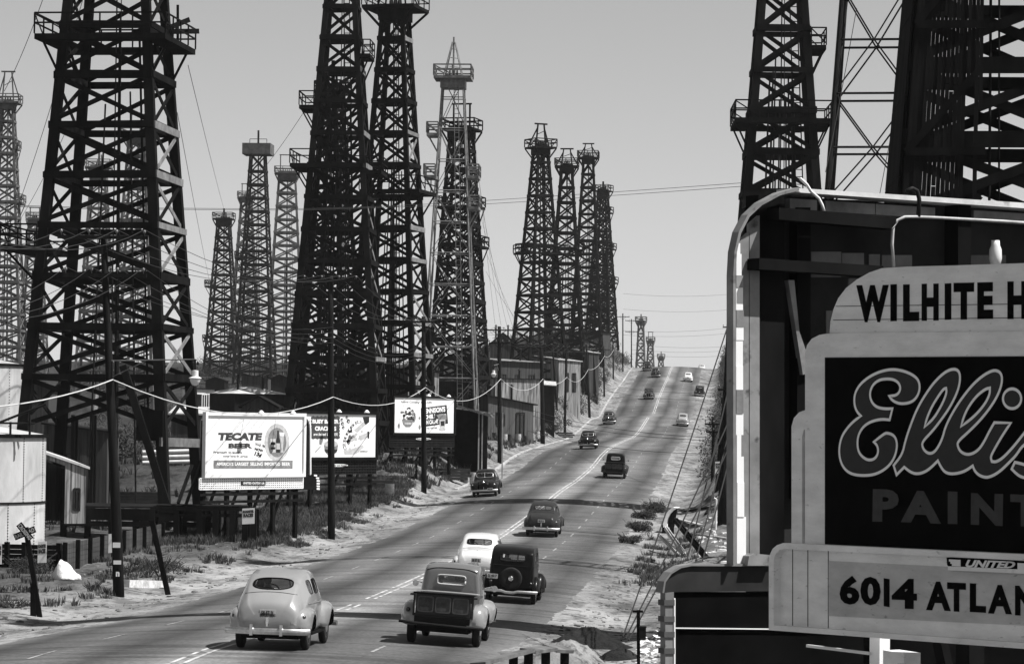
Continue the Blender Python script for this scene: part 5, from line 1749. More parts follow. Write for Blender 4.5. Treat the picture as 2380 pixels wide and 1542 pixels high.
def pickup():
    root = bpy.data.objects.new('pickup_truck', None); COL.objects.link(root)
    st = [(-.66, .62, .60, .50, 1.02, 1.62), (-.62, .56, .70, .60, 1.10, 1.76), (-.45, .5, .735, .63, 1.14, 1.83), (0, .5, .745, .64, 1.15, 1.87), (.45, .5, .73, .62, 1.14, 1.83), (.62, .5, .70, .58, 1.12, 1.70), (.85, .5, .62, .46, 1.05, 1.22), (1.4, .5, .48, .36, 1.0, 1.14), (2.0, .52, .36, .28, .95, 1.08), (2.2, .58, .26, .2, .84, .95)]
    body = temp(hull(st, 4, .5), P_TRUCK)
    bv = bvh_of(body)
    rw = squircle(0, 1.47, .33, .11, 28, .3); ws = squircle(0, 1.46, .52, .16, 28, .35); sw = squircle(.02, 1.46, .36, .18, 24, .35)
    cb = hull([(-.56, .6, .62, .54, 1.1, 1.70), (-.3, .6, .66, .56, 1.12, 1.77), (.1, .6, .67, .57, 1.12, 1.79), (.5, .6, .64, .54, 1.1, 1.7)], 3, .5)
    subtract(body, [temp(cb, M_INTERIOR), slab(rw, 'y', -1.2, -.3), slab(ws, 'y', .2, 1.2), slab(sw, 'x', -1.1, 1.1)])
    body.name = 'cab'; body.parent = root; auto(body, 35)
    for nm, ol, ax, sg in (('rear_window', rw, 'y', 1), ('windscreen', ws, 'y', -1), ('side_window', sw, 'x', 1), ('side_window', sw, 'x', -1)):
        g = drape(bv, ol, ax, sg, -.012)
        if g: g.build(nm, M_GLASS, root, smooth=True)
    frame_of(bv, rw, 'y', 1, .022, .004).build('window_moulding', M_ADDRGREY, root, smooth=True)
    pts = []
    for k in range(24):
        u = -.6 + 1.2 * k / 23
        r = bv.ray_cast(Vector((u, .0, 1.765 - .05 * (abs(u) / .6) ** 4)), Vector((0, 0, 1)))
        r = bv.ray_cast(Vector((u, -4, 1.745 - .08 * (abs(u) / .6) ** 4)), Vector((0, 1, 0)))
        if r[0] is not None: pts.append(r[0] + Vector((0, -.003, 0)))
    b = MB(); b.tube(pts, .01, 5); b.build('drip_rail', M_BLACK, root)
    bar(root, 'cab_moulding', [(-.70, -.72, 1.16), (-.5, -.76, 1.17), (0, -.78, 1.175), (.5, -.76, 1.17), (.70, -.72, 1.16)], .06, .03, P_FENDER)
    b = MB(); b.box((-.6, -.5, .6), (.6, -.36, 1.25)); b.build('seat', M_INTERIOR, root)
    b = MB(); b.box((-.6, -2.1, .30), (.6, 1.9, .5)); b.build('chassis', M_UNDER, root)
    # load bed
    b = MB()
    b.box((-.66, -2.30, .66), (.66, -.74, .72))
    for sx in (-1, 1):
        b.box((sx * .68 - .02, -2.30, .66), (sx * .68 + .02, -.74, 1.12))
        b.box((sx * .72 - .06, -2.32, 1.12), (sx * .72 + .06, -.74, 1.16))
    b.box((-.68, -.76, .66), (.68, -.72, 1.14))
    b.build('load_bed', P_TAIL, root)
    b = MB(); b.box((-.63, -2.36, .70), (.63, -2.315, 1.17)); tg = b.build('tailgate', P_TAIL, root)
    for (x0, x1) in ((-.60, -.21), (-.19, .19), (.21, .60)):
        b = MB()
        o1 = squircle((x0 + x1) / 2, .94, (x1 - x0) / 2 - .005, .185, 20, .3); o2 = squircle((x0 + x1) / 2, .94, (x1 - x0) / 2 - .035, .155, 20, .3)
        nn = len(o1)
        vs = [Vector((u, -2.362, v)) for u, v in o1] + [Vector((u, -2.385, v)) for u, v in o2] + [Vector((u, -2.385, v)) for u, v in o1]
        b.add(vs, [(i, (i + 1) % nn, 2 * nn + (i + 1) % nn, 2 * nn + i) for i in range(nn)] + [(2 * nn + i, 2 * nn + (i + 1) % nn, nn + (i + 1) % nn, nn + i) for i in range(nn)])
        fix_normals(b.build('pressed_panel', P_PRESS, tg))
        b = MB(); b.box((x0 + .04, -2.368, .79), (x1 - .04, -2.362, 1.09)); b.build('panel_face', mat('tailgate_worn_paint', .05, .65, .6, 4), tg)
    b = MB(); b.box((-.70, -2.40, 1.165), (.70, -2.30, 1.205)); b.build('tailgate_rail', M_BLACK, root)
    b = MB(); b.box((-.64, -2.44, .52), (.64, -2.30, .66)); b.build('rear_sill', M_BLACK, root)
    bar(root, 'bumper', [(-.98, -2.50, .52), (-.5, -2.56, .49), (.5, -2.56, .47), (.98, -2.50, .46)], .07, .025, M_DARKSTEEL)
    bar(root, 'bumper', [(.9, 2.35, .48), (0, 2.42, .48), (-.9, 2.35, .48)], .1, .025, M_DULLCHROME)
    for sx in (-1, 1):
        wheel(root, sx * .76, -1.5, .38, .18, sx); wheel(root, sx * .72, 1.55, .38, .17, sx)
        puff_fender(root, sx, -1.5, .70, .68, 1.02, .60, .99, .40, (-1.5, .38, .43), P_FENDER)
        puff_fender(root, sx, 1.5, .82, .50, .97, .66, 1.0, .40, (1.55, .38, .43), P_FENDER)
        b = MB(); b.box((sx * .80 - .13, -.75, .42), (sx * .80 + .13, .75, .47)); b.build('running_board', M_BLACK, root)
        light(root, 'headlight', (sx * .62, 2.2, .86), .11, 1, M_LENS)
        b = MB(); b.cyl((sx * .74, .55, 1.3), (sx * .95, .45, 1.36), .012, None, 5); b.cyl((sx * .95, .44, 1.30), (sx * .95, .47, 1.30), .075, None, 14); b.build('side_mirror', M_DULLCHROME, root)
    light(root, 'tail_light', (-.82, -2.2, .78), .055, -1, M_TAILRED)
    for k in range(9):
        u = -.24 + .06 * k
        b = MB(); b.beam((u, 2.26, .58), (u, 2.18, .98), .02, .02, (1, 0, 0)); b.build('grille_bar', M_DULLCHROME, root)
    return root

def person_in(car, x, y, z, hat, label):
    """driver seated in the car: one continuous figure"""
    import bmesh
    J = [(0, 0, 0), (0, .02, .22), (0, .03, .42), (0, .05, .55), (0, .06, .63), (0, .07, .74), (-.2, .02, .46), (.2, .02, .46), (-.3, .16, .26), (.3, .16, .26), (-.16, .42, .32), (.16, .42, .32), (-.1, .3, .02), (.1, .3, .02)]
    Ed = [(0, 1), (1, 2), (2, 3), (3, 4), (4, 5), (2, 6), (2, 7), (6, 8), (7, 9), (8, 10), (9, 11), (0, 12), (0, 13)]
    Rr = [.15, .15, .15, .07, .085, .07, .075, .075, .05, .05, .035, .035, .09, .09]
    me = bpy.data.meshes.new('person')
    me.from_pydata(J, Ed, [])
    o = bpy.data.objects.new('person', me)
    COL.objects.link(o)
    md = o.modifiers.new('skin', 'SKIN')
    for v, r in zip(me.skin_vertices[0].data, Rr): v.radius = (r, r * (.75 if r > .12 else 1))
    me.skin_vertices[0].data[0].use_root = True
    s2_ = o.modifiers.new('sub', 'SUBSURF'); s2_.levels = 1; s2_.render_levels = 1
    bpy.context.view_layer.update()
    m2 = bpy.data.meshes.new_from_object(o.evaluated_get(bpy.context.evaluated_depsgraph_get()))
    o.modifiers.clear(); o.data = m2
    m2.materials.clear(); m2.materials.append(M_CLOTH); m2.materials.append(M_SKIN)
    for p in m2.polygons:
        p.use_smooth = True
        p.material_index = 1 if p.center.z > .56 else 0
    b = MB()
    if hat:
        b.lathe([(.001, .15), (.085, .14), (.105, .06), (.11, .0), (.18, -.01), (.18, -.02), (.001, -.02)], (0, .06, .74), 'z', 16)
    else:
        b.ball((0, .03, .72), .092, .10, .10)
    b.build('hat' if hat else 'hair', M_CLOTH, o, smooth=True)
    bpy.context.view_layer.update()
    mw = car_matrix(car)
    o.matrix_world = mw @ Matrix.Translation((x, y, z))
    return tag(o, label, 'person')
def car_matrix(c):
    return Matrix.Translation(c.location) @ c.rotation_euler.to_matrix().to_4x4()
def place(o, px, py, label, cat, away=True, group='cars on the road', yaw=0.0, ax=1.42):
    g = ground_at(px, py)
    y = g.y
    off = g.x - xc(y)
    f = Vector((.0715, 1, 0)).normalized()
    c = g + f * ax
    sl = (h(c.y + 2) - h(c.y - 2)) / 4
    sxl = -.014 * off
    fw = Vector((f.x, f.y, sl)).normalized()
    if not away: fw = -fw
    rt = fw.cross(Vector((0, 0, 1))).normalized()
    rt.z += sxl * rt.x; rt.normalize()
    up = rt.cross(fw).normalized()
    m = Matrix((rt, fw, up)).transposed()
    o.rotation_euler = m.to_euler()
    off2 = c.x - xc(c.y)
    o.location = (c.x, c.y, road_z(off2, c.y) + .0)
    return tag(o, label, cat, group)

fast = saloon('fastback'); notch = saloon('notch'); old = saloon('old'); truck = pickup()
place(fast, 634, 1507, 'light grey fastback sedan with an oval rear window, nearest the camera', 'car')
place(truck, 1030, 1497, 'grey pickup truck with pale fenders and a three panel tailgate', 'pickup truck', ax=1.5)
n1 = notch; place(n1, 1109, 1352, 'white sedan with a rounded boot just ahead of the grey pickup', 'car')
place(old, 1186, 1400, 'black upright old sedan carrying a spare wheel on its back', 'car')
for o_ in kids(old): pass
def repaint(root, sw):
    for ch in kids(root):
        if ch.type == 'MESH':
            for s_ in ch.material_slots:
                if s_.material in sw:
                    mm = sw[s_.material]; s_.link = 'OBJECT'; s_.material = mm
        repaint(ch, sw)
def spawn(proto, sw, *a, **k):
    c = copy_tree(proto, None, sw); return place(c, *a, **k)
spawn(notch, {M_PAINT: P_DULL}, 1259, 1246, 'dull dark coupe driving away in the middle of the road beyond the white sedan', 'car')
spawn(notch, {M_PAINT: P_DARK}, 1127, 1153, 'shiny black sedan coming toward us near the left edge, nearest oncoming car', 'car', away=False)
spawn(truck, {P_TRUCK: P_BLACK, P_FENDER: P_DULL, P_TAIL: P_BLACK}, 1427, 1111, 'black truck driving away with mirrors sticking out both sides', 'truck')
spawn(notch, {M_PAINT: P_BLACK}, 1366, 1043, 'black oncoming sedan, second nearest of the approaching cars', 'car', away=False)
spawn(fast, {M_PAINT: P_DULL}, 1415, 986, 'dark oncoming sedan on the left lane below the hump, between two others', 'car', away=False)
spawn(fast, {M_PAINT: P_GREY}, 1585, 990, 'grey sedan climbing away in the right lane below the hump', 'car')
spawn(old, {M_PAINT: P_DULL}, 1507, 928, 'oncoming old sedan with pale roof close to the double line, above the hump', 'car', away=False)
spawn(old, {M_PAINT: P_DULL}, 1624, 921, 'boxy dark car climbing in the rightmost lane near the right bank', 'car')
spawn(notch, {M_PAINT: P_WHITE}, 1598, 887, 'white sedan far up the hill, driving away near the crest', 'car')
spawn(fast, {M_PAINT: P_DARK}, 1523, 877, 'dark oncoming car just below the crest, right of another black one', 'car', away=False)
spawn(old, {M_PAINT: P_BLACK}, 1503, 862, 'small black oncoming car coming over the crest at the left edge', 'car', away=False)
cr16 = copy_tree(fast, None, {M_PAINT: P_PALEROOF}); place(cr16, 1630, 853, 'tiny pale car half sunk behind the road crest at right', 'car')
cy = 664.0; cr16.location = (at(1630, 850, cy).x, cy, at(1630, 847, cy).z - 1.55)
repaint(old, {M_PAINT: P_BLACK}); repaint(notch, {M_PAINT: P_WHITE})
person_in(fast, -.34, -.28, .72, False, 'driver seen through the oval rear window of the grey sedan')
person_in(truck, -.32, -.22, .74, True, 'driver in a hat inside the grey pickup cab')
person_in(old, -.30, -.25, .76, True, 'driver in a hat seen through the rear window of the black sedan')
person_in(n1, -.34, -.28, .70, False, 'driver of the white sedan ahead of the pickup')
# ================================================================== POLES AND WIRES
def col_x(px, depth): return at(px, 985, depth).x
def pole(px, depth, top, label, r0=.17, r1=.11, arms=(), ins=4, group='utility poles along the left kerb', arm_yaw=0.0, cat='utility pole'):
    x = col_x(px, depth)
    # the pixel column is measured at the foot
    p = on_ground(px, depth)
    t = at(top[0], top[1], depth)
    root = empty('utility_pole', (p.x, p.y, p.z), label, cat, 0, group)
    O = Vector(p)
    b = MB()
    n = 6
    pts = [Vector((0, 0, -.6))] + [(t - O) * (k / n) for k in range(1, n + 1)]
    b.tube(pts, [r0 + (r1 - r0) * k / n for k in range(n + 1)], 10)
    b.build('shaft', M_POLE, root, smooth=True)
    tips = []
    for (py, half) in arms:
        zc = zat(py, px, depth) - O.z
        f = zc / (t - O).z
        c = (t - O) * f
        d = Vector((math.cos(arm_yaw), math.sin(arm_yaw), 0))
        b = MB()
        b.beam(c - d * half + Vector((0, -.14, 0)), c + d * half + Vector((0, -.14, 0)), .12, .1)
        arm = b.build('crossarm', M_POLE, root)
        b = MB()
        for s in (-.45, .45):
            b.beam(c + d * half * s * 1.1 + Vector((0, -.16, 0)), c + Vector((0, -.14, -.55)), .04, .02)
        b.build('arm_brace', M_DARKSTEEL, arm)
        row = []
        for k in range(ins):
            q = c + d * half * (-.92 + 1.84 * k / max(1, ins - 1)) + Vector((0, -.14, .06))
            b = MB()
            b.lathe([(.015, 0), (.015, .08), (.045, .09), (.05, .15), (.03, .19), (.001, .2)], q, 'z', 8)
            b.build('insulator', M_INSUL, arm, smooth=True)
            row.append(O + q + Vector((0, 0, .2)))
        tips.append(row)
    return root, tips, O, (t - O)
def pole_pt(P, py, px, depth):
    z = zat(py, px, depth)
    O, d = P[2], P[3]
    return O + d * ((z - O.z) / d.z)
def sag_span(a, b_, sag, n=14):
    a = Vector(a); b_ = Vector(b_)
    return [a.lerp(b_, k / n) - Vector((0, 0, sag * 4 * (k / n) * (1 - k / n))) for k in range(n + 1)]
def wire(pts, r, label, name='wire', m=None, group='overhead wires', cat='wire'):
    o_ = Vector(pts[0])
    b = MB(); b.tube(pts, r, 5)
    o = b.build(name, m or M_WIRE, None, o_)
    return tag(o, label, cat, group)
PL = {}
PL[1] = pole(278, 100, (240, 546), 'leaning dark utility pole with white tags near its foot, nearest the railroad crossing', .19, .10, ((552, 1.5), (640, 1.4)))
PL[2] = pole(770, 150, (768, 640), 'thick black utility pole standing in the weeds in front of the cracker billboard', .19, .13, ((652, 1.4),))
PL[3] = pole(985, 200, (984, 735), 'black utility pole crossing in front of the chili billboard', .19, .13, ((748, 1.3),))
PL[4] = pole(1161, 258, (1160, 758), 'utility pole with insulators on its crossarm left of the tin sheds', .2, .15, ((767, 1.25), (797, .9)))
PL[5] = pole(1261, 322, (1258, 795), 'thick dark utility pole at the right corner of the pale tin building', .26, .18, ((803, 1.2),))
PL[6] = pole(1312, 372, (1316, 800), 'slim dark pole between the tin buildings and the scrub bank', .17, .13, ((808, 1.1),))
PL[7] = pole(1370, 433, (1362, 800), 'slightly leaning pole at the foot of the scrub bank where the kerb bends', .2, .14, ((806, 1.1),))
pole(1294, 396, (1284, 805), 'thin leaning pole left of the slim one beside the dark shed', .16, .11)
pole(1386, 470, (1378, 815), 'thin pole leaning in the scrub bank, lower of a close pair', .14, .10)
PL[8] = pole(1404, 492, (1402, 805), 'pole on the upper scrub bank, right of a thin leaning one', .16, .12, ((812, 1.0),))
PL[9] = pole(1425, 545, (1424, 790), 'thin pole high on the bank just under the fourth grouped derrick', .15, .11)
PL[10] = pole(1447, 580, (1447, 728), 'pole near the crest with a wide top crossarm, left of a pair', .15, .11, ((736, 1.3),))
PL[11] = pole(1467, 625, (1467, 741), 'pole near the crest with two offset crossarms, right of a pair', .14, .1, ((745, 1.3), (771, 1.3)))
# messenger cable slung from pole to pole
att = [(262, 882, 100, 1), (772, 922, 150, 2), (985, 900, 200, 3), (1165, 880, 258, 4), (1261, 880, 322, 5), (1314, 876, 372, 6), (1367, 858, 433, 7), (1403, 827, 492, 8), (1425, 812, 545, 9)]
pts = []
prev = at(-420, 930, 62)
sags = [.5, 1.0, .75, 1.35, 1.1, .7, 1.1, .7, .6]
for (px, py, dp, k), s in zip(att, sags):
    q = pole_pt(PL[k], py, px, dp) + Vector((.12, -.2, 0))
    sp = sag_span(prev, q, s, 12)
    pts += sp if not pts else sp[1:]
    prev = q
wire(pts, .021, 'pale thick cable sagging from pole to pole along the left kerb', 'messenger_cable', M_CABLE, None, 'cable')
# line wires
P0 = [at(-520 + 60 * k, 250, 50) for k in range(4)]
for k in range(4):
    chain = [P0[k] + Vector((0, 0, -1.2)), PL[1][1][0][k], PL[2][1][0][k], PL[3][1][0][k], PL[4][1][0][k], PL[5][1][0][k], PL[6][1][0][k], PL[7][1][0][k]]
    pts = []
    for a, c in zip(chain, chain[1:]):
        sp = sag_span(a, c, .9, 10); pts += sp if not pts else sp[1:]
    wire(pts, .011, 'thin dark line wire strung along the top crossarms of the left poles', group='line wires on the left poles')
for k in range(4):
    chain = [P0[k] + Vector((0, 0, -3.4)), PL[1][1][1][k], pole_pt(PL[2], 760 + 12 * k, 770, 150) + Vector((.1, -.15, 0)), pole_pt(PL[3], 800 + 8 * k, 985, 200) + Vector((.1, -.15, 0))]
    pts = []
    for a, c in zip(chain, chain[1:]):
        sp = sag_span(a, c, .8, 10); pts += sp if not pts else sp[1:]
    wire(pts, .010, 'thin dark line wire from the lower crossarm of the leaning pole toward the billboards', group='lower line wires on the left poles')
for (dy, lab) in ((0, 'upper of two long wires crossing the sky in front of the derricks'), (8, 'lower of two long wires crossing the sky in front of the derricks')):
    ks = [(-60, 474, 150), (200, 482, 165), (430, 484, 178), (690, 485, 195), (900, 479, 205), (1130, 466, 215), (1400, 448, 205), (1560, 437, 195), (1725, 425 , 181)]
    pp = [at(px, py + dy * (.35 if px < 1130 else 1), dp) for px, py, dp in ks]
    fine_ = catmull(pp, 4)
    wire(fine_, .016, lab)
for (a, c, lab) in (((1236, 953, 312), (1664, 1017, 205), 'upper of two close wires crossing low over the road'), ((1238, 966, 312), (1664, 1023, 204), 'lower of two close wires crossing low over the road'), ((1226, 1000, 300), (1648, 1054, 190), 'single wire crossing the road below the close pair'),
                    ((1395, 905, 470), (1655, 928, 430), 'wire crossing the road high up the hill'), ((1410, 893, 500), (1655, 912, 450), 'wire crossing the road just below the crest')):
    wire(sag_span(at(*a), at(*c), .5), .02, lab)
for k, (y0, y1) in enumerate(((682, 676), (718, 712), (768, 752), (778, 765), (800, 797), (812, 806), (822, 818))):
    wire(sag_span(at(1448 if k < 4 else 1468, y0, 590), at(1760, y1, 640), .8), .022, 'faint wire crossing the sky above the road crest', group='faint wires over the crest')
for (a, c, r, lab) in (((437, 152, 156), (524, 498, 558), .018, 'guy wire from the huge derrick platform to the right'), ((412, 262, 156), (489, 664, 556), .018, 'guy wire from the huge derrick right side, lower of two'), ((198, -20, 155), (42, 480, 190), .018, 'long guy wire left of the huge derrick'), ((106, -20, 150), (10, 212, 170), .018, 'short guy wire in the top left corner'),
                       ((160, 290, 156), (40, 520, 250), .016, 'guy wire from the huge derrick left leg'), ((756, 180, 226), (610, 395, 300), .02, 'guy wire from the nearest middle derrick to the left')):
    wire(sag_span(at(*a), at(*c), .3), r, lab, 'guy_wire', group='guy wires of the derricks')
for k in range(6):
    wire(sag_span(at(1104 + 5 * k, 330 + 60 * k, 335), at(1150 + 14 * k, 752 + 3 * k, 330), .4), .014, 'faint guy wire right of the dark derrick behind the steel one', 'guy_wire', group='faint guy wires beside the steel derrick')
for k, (a, c) in enumerate((((1447, 1478, 66), (1700, 728, 77)), ((1453, 1482, 66), (1712, 935, 74)), ((1460, 1486, 66), (1720, 985, 74)), ((1596, 1300, 70), (1700, 868, 77)), ((1616, 1302, 70), (1735, 830, 77)), ((1632, 1302, 70), (1760, 800, 77)))):
    wire(sag_span(at(*a), at(*c), .1), .018, ['guy wire anchored by the tar mound, leftmost and longest of three', 'guy wire anchored by the tar mound, middle of three', 'guy wire anchored by the tar mound, rightmost of three', 'guy wire rising behind the dark billboard apron, leftmost of three', 'guy wire rising behind the dark billboard apron, middle of three', 'guy wire rising behind the dark billboard apron, rightmost of three'][k], 'guy_wire', group='guy wires on the right')
# guy wires in front of the pipe derrick on the right
for k, (a, c) in enumerate((((2130, -20, 121), (2040, 470, 118)), ((2150, -20, 121), (2062, 470, 118)), ((1990, 20, 122), (1918, 400, 118)), ((2176, -20, 120), (2095, 470, 118)))):
    wire(sag_span(at(*a), at(*c), .15), .016, 'thin guy wire beside the pipe derrick on the right', 'guy_wire', group='guy wires at the pipe derrick')

# street lamps
def street_lamp(a, c, r, label):
    A, Cc = at(*a), at(*c)
    root = empty('street_lamp', Cc, label, 'street lamp', 0, 'street lamps')
    b = MB(); b.cyl(A - Cc, Vector((0, 0, .05)), .025 * r, None, 6); b.beam(A - Cc + Vector((0, 0, -.8 * r)), (A - Cc) * .55, .03 * r, .03 * r)
    b.build('bracket_arm', M_STEEL, root)
    b = MB(); b.cyl((0, 0, .05), (0, 0, -.42 * r), .035 * r, None, 8); b.ball((-.1 * r, 0, -.1 * r), .05 * r, .05 * r, .08 * r); b.ball((.1 * r, 0, -.1 * r), .05 * r, .05 * r, .08 * r)
    b.build('hanger', M_DARKSTEEL, root)
    b = MB(); b.lathe([(.001, -.38 * r), (.13 * r, -.40 * r), (.13 * r, -.64 * r), (.26 * r, -.70 * r), (.26 * r, -.72 * r), (.001, -.71 * r)], (0, 0, 0), 'z', 18)
    b.build('lamp_housing', M_OFFWHITE, root, smooth=False)
    b = MB(); b.lathe([(.22 * r, -.72 * r), (.21 * r, -.82 * r), (.13 * r, -.98 * r), (.04 * r, -1.02 * r), (.001, -1.02 * r)], (0, 0, 0), 'z', 18)
    b.build('lamp_glass', M_LAMPGLASS, root, smooth=True)
street_lamp((245, 838, 100), (454, 838, 99), .8, 'street lamp hanging from a long bracket arm of the leaning pole')
street_lamp((1160, 845, 258), (1147, 850, 257), .95, 'small street lamp hanging left of the pole by the tin sheds')
# plates on the nearest pole
for (py, w_, hh, txt, lab) in ((1265, .25, .17, '', 'blank white tag on the leaning pole, upper one'), (1305, .25, .13, '', 'blank white tag on the leaning pole, lower one'), (1332, .2, .2, 'n', 'dark tag with a white letter low on the leaning pole')):
    c = pole_pt(PL[1], py, 278, 100) + Vector((0, -.21, 0))
    b = MB(); b.box((-w_ / 2, -.01, -hh / 2), (w_ / 2, .01, hh / 2))
    o = b.build('pole_tag', M_OFFWHITE if not txt else M_BLACK, None); o.location = c
    tag(o, lab, 'tag', 'tags on the leaning pole')
    if txt:
        b = MB(); lettering(b, txt, lambda u, v, d: Vector((u, -.01 - d, v)), (-.06, -.08, .06, .08), .002, .05); b.build('tag_lettering', M_WHITE, o)

# ================================================================== BUILDINGS AND YARD
def house(name, label, px0, px1, ye0, ye1, depth, deep, wall, roof_m, kind='shed', base=None, wall_front=None, openings=(), roof_over=.2, cat='shed', rise=0.0, yaw=0.0, boards=True, sill=None):
    """box building: eave heights at its left and right front corners read from the picture"""
    x0, x1 = col_x(px0, depth), col_x(px1, depth)
    cx_ = (x0 + x1) / 2; W = (x1 - x0) / 2 / math.cos(yaw)
    zb = min(gxy(x0, depth), gxy(x1, depth)) - .3 if base is None else base
    ze0, ze1 = zat(ye0, px0, depth) - zb, zat(ye1, px1, depth) - zb
    root = empty(name, (cx_, depth, zb), label, cat, yaw)
    # front wall made of boards (surface pattern: one mesh), other walls plain
    b = MB()
    n = max(4, int(2 * W / .22)) if boards else 1
    rn_ = random.Random(label)
    ops = [(a, c, d, e) for (a, c, d, e) in openings]
    for k in range(n):
        a, c = -W + 2 * W * k / n, -W + 2 * W * (k + 1) / n
        za = ze0 + (ze1 - ze0) * (a + W) / (2 * W); zc = ze0 + (ze1 - ze0) * (c + W) / (2 * W)
        segs = [(0, None)]
        mid = ((a + c) / 2 + W) / (2 * W)
        blocked = [o for o in ops if o[0] <= mid <= o[1]]
        y0 = -.02 * rn_.random()
        spans = []
        lo = 0.0
        for o in sorted(blocked, key=lambda q: q[2]):
            spans.append((lo, o[2])); lo = o[3]
        spans.append((lo, 1.0))
        for s0, s1 in spans:
            if s1 - s0 < .01: continue
            b.hexa([(a, y0, za * s0), (c - .012, y0, zc * s0), (c - .012, .08, zc * s0), (a, .08, za * s0), (a, y0, za * s1), (c - .012, y0, zc * s1), (c - .012, .08, zc * s1), (a, .08, za * s1)])
    b.build('front_wall', wall_front or wall, root)
    b = MB()
    b.hexa([(-W, .09, 0), (-W + .08, .09, 0), (-W + .08, deep, 0), (-W, deep, 0), (-W, .09, ze0), (-W + .08, .09, ze0), (-W + .08, deep, ze0), (-W, deep, ze0)])
    b.build('side_wall', wall, root)
    b = MB()
    b.hexa([(W - .08, .09, 0), (W, .09, 0), (W, deep, 0), (W - .08, deep, 0), (W - .08, .09, ze1), (W, .09, ze1), (W, deep, ze1), (W - .08, deep, ze1)])
    b.build('side_wall', wall, root)
    b = MB(); b.hexa([(-W, deep, 0), (W, deep, 0), (W, deep + .08, 0), (-W, deep + .08, 0), (-W, deep, ze0), (W, deep, ze1), (W, deep + .08, ze1), (-W, deep + .08, ze0)]); b.build('back_wall', wall, root)
    b = MB()
    o = roof_over
    if kind == 'gable':      # ridge runs away from the camera
        zr = (ze0 + ze1) / 2 + rise
        for s, ze in ((-1, ze0), (1, ze1)):
            b.hexa([(s * (W + o), -o, ze - .08), (0, -o, zr), (0, deep + o, zr), (s * (W + o), deep + o, ze - .08), (s * (W + o), -o, ze + .04), (0, -o, zr + .12), (0, deep + o, zr + .12), (s * (W + o), deep + o, ze + .04)])
        b.build('roof', roof_m, root)
        b = MB(); b.add([(-W, .0, ze0), (W, 0, ze1), (0, 0, zr), (-W, .06, ze0), (W, .06, ze1), (0, .06, zr)], [(0, 1, 2), (5, 4, 3), (0, 2, 5, 3), (1, 4, 5, 2)]); b.build('gable', wall, root)
    elif kind == 'hip':
        zr = (ze0 + ze1) / 2 + rise
        q = [(-W - o, -o, ze0), (W + o, -o, ze1), (W + o, deep + o, ze1), (-W - o, deep + o, ze0), (-W * .15, deep * .5, zr), (W * .15, deep * .5, zr)]
        b.add(q, [(0, 1, 5, 4), (1, 2, 5), (2, 3, 4, 5), (3, 0, 4), (3, 2, 1, 0)])
        b.build('roof', roof_m, root)
    elif kind == 'back':     # slopes up to the back, so the roof shows
        b.hexa([(-W - o, -o, ze0), (W + o, -o, ze1), (W + o, deep + o, ze1 + rise), (-W - o, deep + o, ze0 + rise), (-W - o, -o, ze0 + .1), (W + o, -o, ze1 + .1), (W + o, deep + o, ze1 + rise + .1), (-W - o, deep + o, ze0 + rise + .1)])
        b.build('roof', roof_m, root)
    else:
        b.hexa([(-W - o, -o, ze0), (W + o, -o, ze1), (W + o, deep + o, ze1), (-W - o, deep + o, ze0), (-W - o, -o, ze0 + .1), (W + o, -o, ze1 + .1), (W + o, deep + o, ze1 + .1), (-W - o, deep + o, ze0 + .1)])
        b.build('roof', roof_m, root)
    for (a, c, d, e) in openings:
        if e - d < .75:
            xa, xc_ = -W + 2 * W * a, -W + 2 * W * c
            zz = (ze0 + ze1) / 2
            f = MB()
            for r in (((xa, d * zz), (xa, e * zz)), ((xc_, d * zz), (xc_, e * zz)), ((xa, d * zz), (xc_, d * zz)), ((xa, e * zz), (xc_, e * zz)), (((xa + xc_) / 2, d * zz), ((xa + xc_) / 2, e * zz))):
                f.beam((r[0][0], -.03, r[0][1]), (r[1][0], -.03, r[1][1]), .08, .05)
            wn = f.build('window_frame', M_OFFWHITE if 'white' in label else M_GREYWOOD, root)
            g = MB(); g.box((xa, .03, d * zz), (xc_, .05, e * zz)); g.build('window_pane', mat('dusty_glass', .04, .2, .3, 3, spec=.6), wn)
    return root
def tank(label, px_right, y_top, depth, r, seams, base=None, m=None):
    xr = col_x(px_right, depth)
    cx_ = xr - r
    zb = gxy(cx_, depth) - .3 if base is None else base
    H_ = zat(y_top, px_right, depth) - zb
    root = empty('oil_tank', (cx_, depth + r * .3, zb), label, 'tank', 0, 'oil tanks')
    b = MB(); b.lathe([(r, 0), (r, H_), (r * .5, H_ + .35), (.01, H_ + .5)], (0, 0, 0), 'z', 64)
    o = fix_normals(b.build('tank_shell', m or M_TANK, root)); auto(o, 30)
    b = MB(); b.lathe([(r - .02, H_ - .12), (r + .09, H_ - .12), (r + .09, H_ + .02), (r - .02, H_ + .02)], (0, 0, 0), 'z', 64); b.build('top_rim', M_DARKWOOD, root)
    for f in seams:
        b = MB(); b.lathe([(r - .02, H_ * f - .04), (r + .035, H_ * f - .04), (r + .035, H_ * f + .04), (r - .02, H_ * f + .04)], (0, 0, 0), 'z', 64)
        b.build('ring_seam', M_DARKSTEEL, root)
    b = MB()
    for j, (z0, z1) in enumerate(((0, H_ * seams[0]), (H_ * seams[0], H_))):
        for k in range(16):
            a = 2 * math.pi * (k + .5 * j) / 16 + .09
            for t in range(26):
                zz = z0 + (z1 - z0) * (t + .5) / 26
                b.ball(((r + .005) * math.cos(a), (r + .005) * math.sin(a), zz), .03, .03, .03, None, 5, 3)
    b.build('rivet_line', M_DARKSTEEL, root)
    return root, H_
tk, tH = tank('big pale riveted steel tank at the left picture edge, a dark rim on top', 94, 1010, 118, 4.2, (.52,))
tank('paler tank standing behind the riveted one, at the left edge below a hazy derrick', 45, 846, 172, 4.0, (.5,))
b = MB()
O_ = tk.location
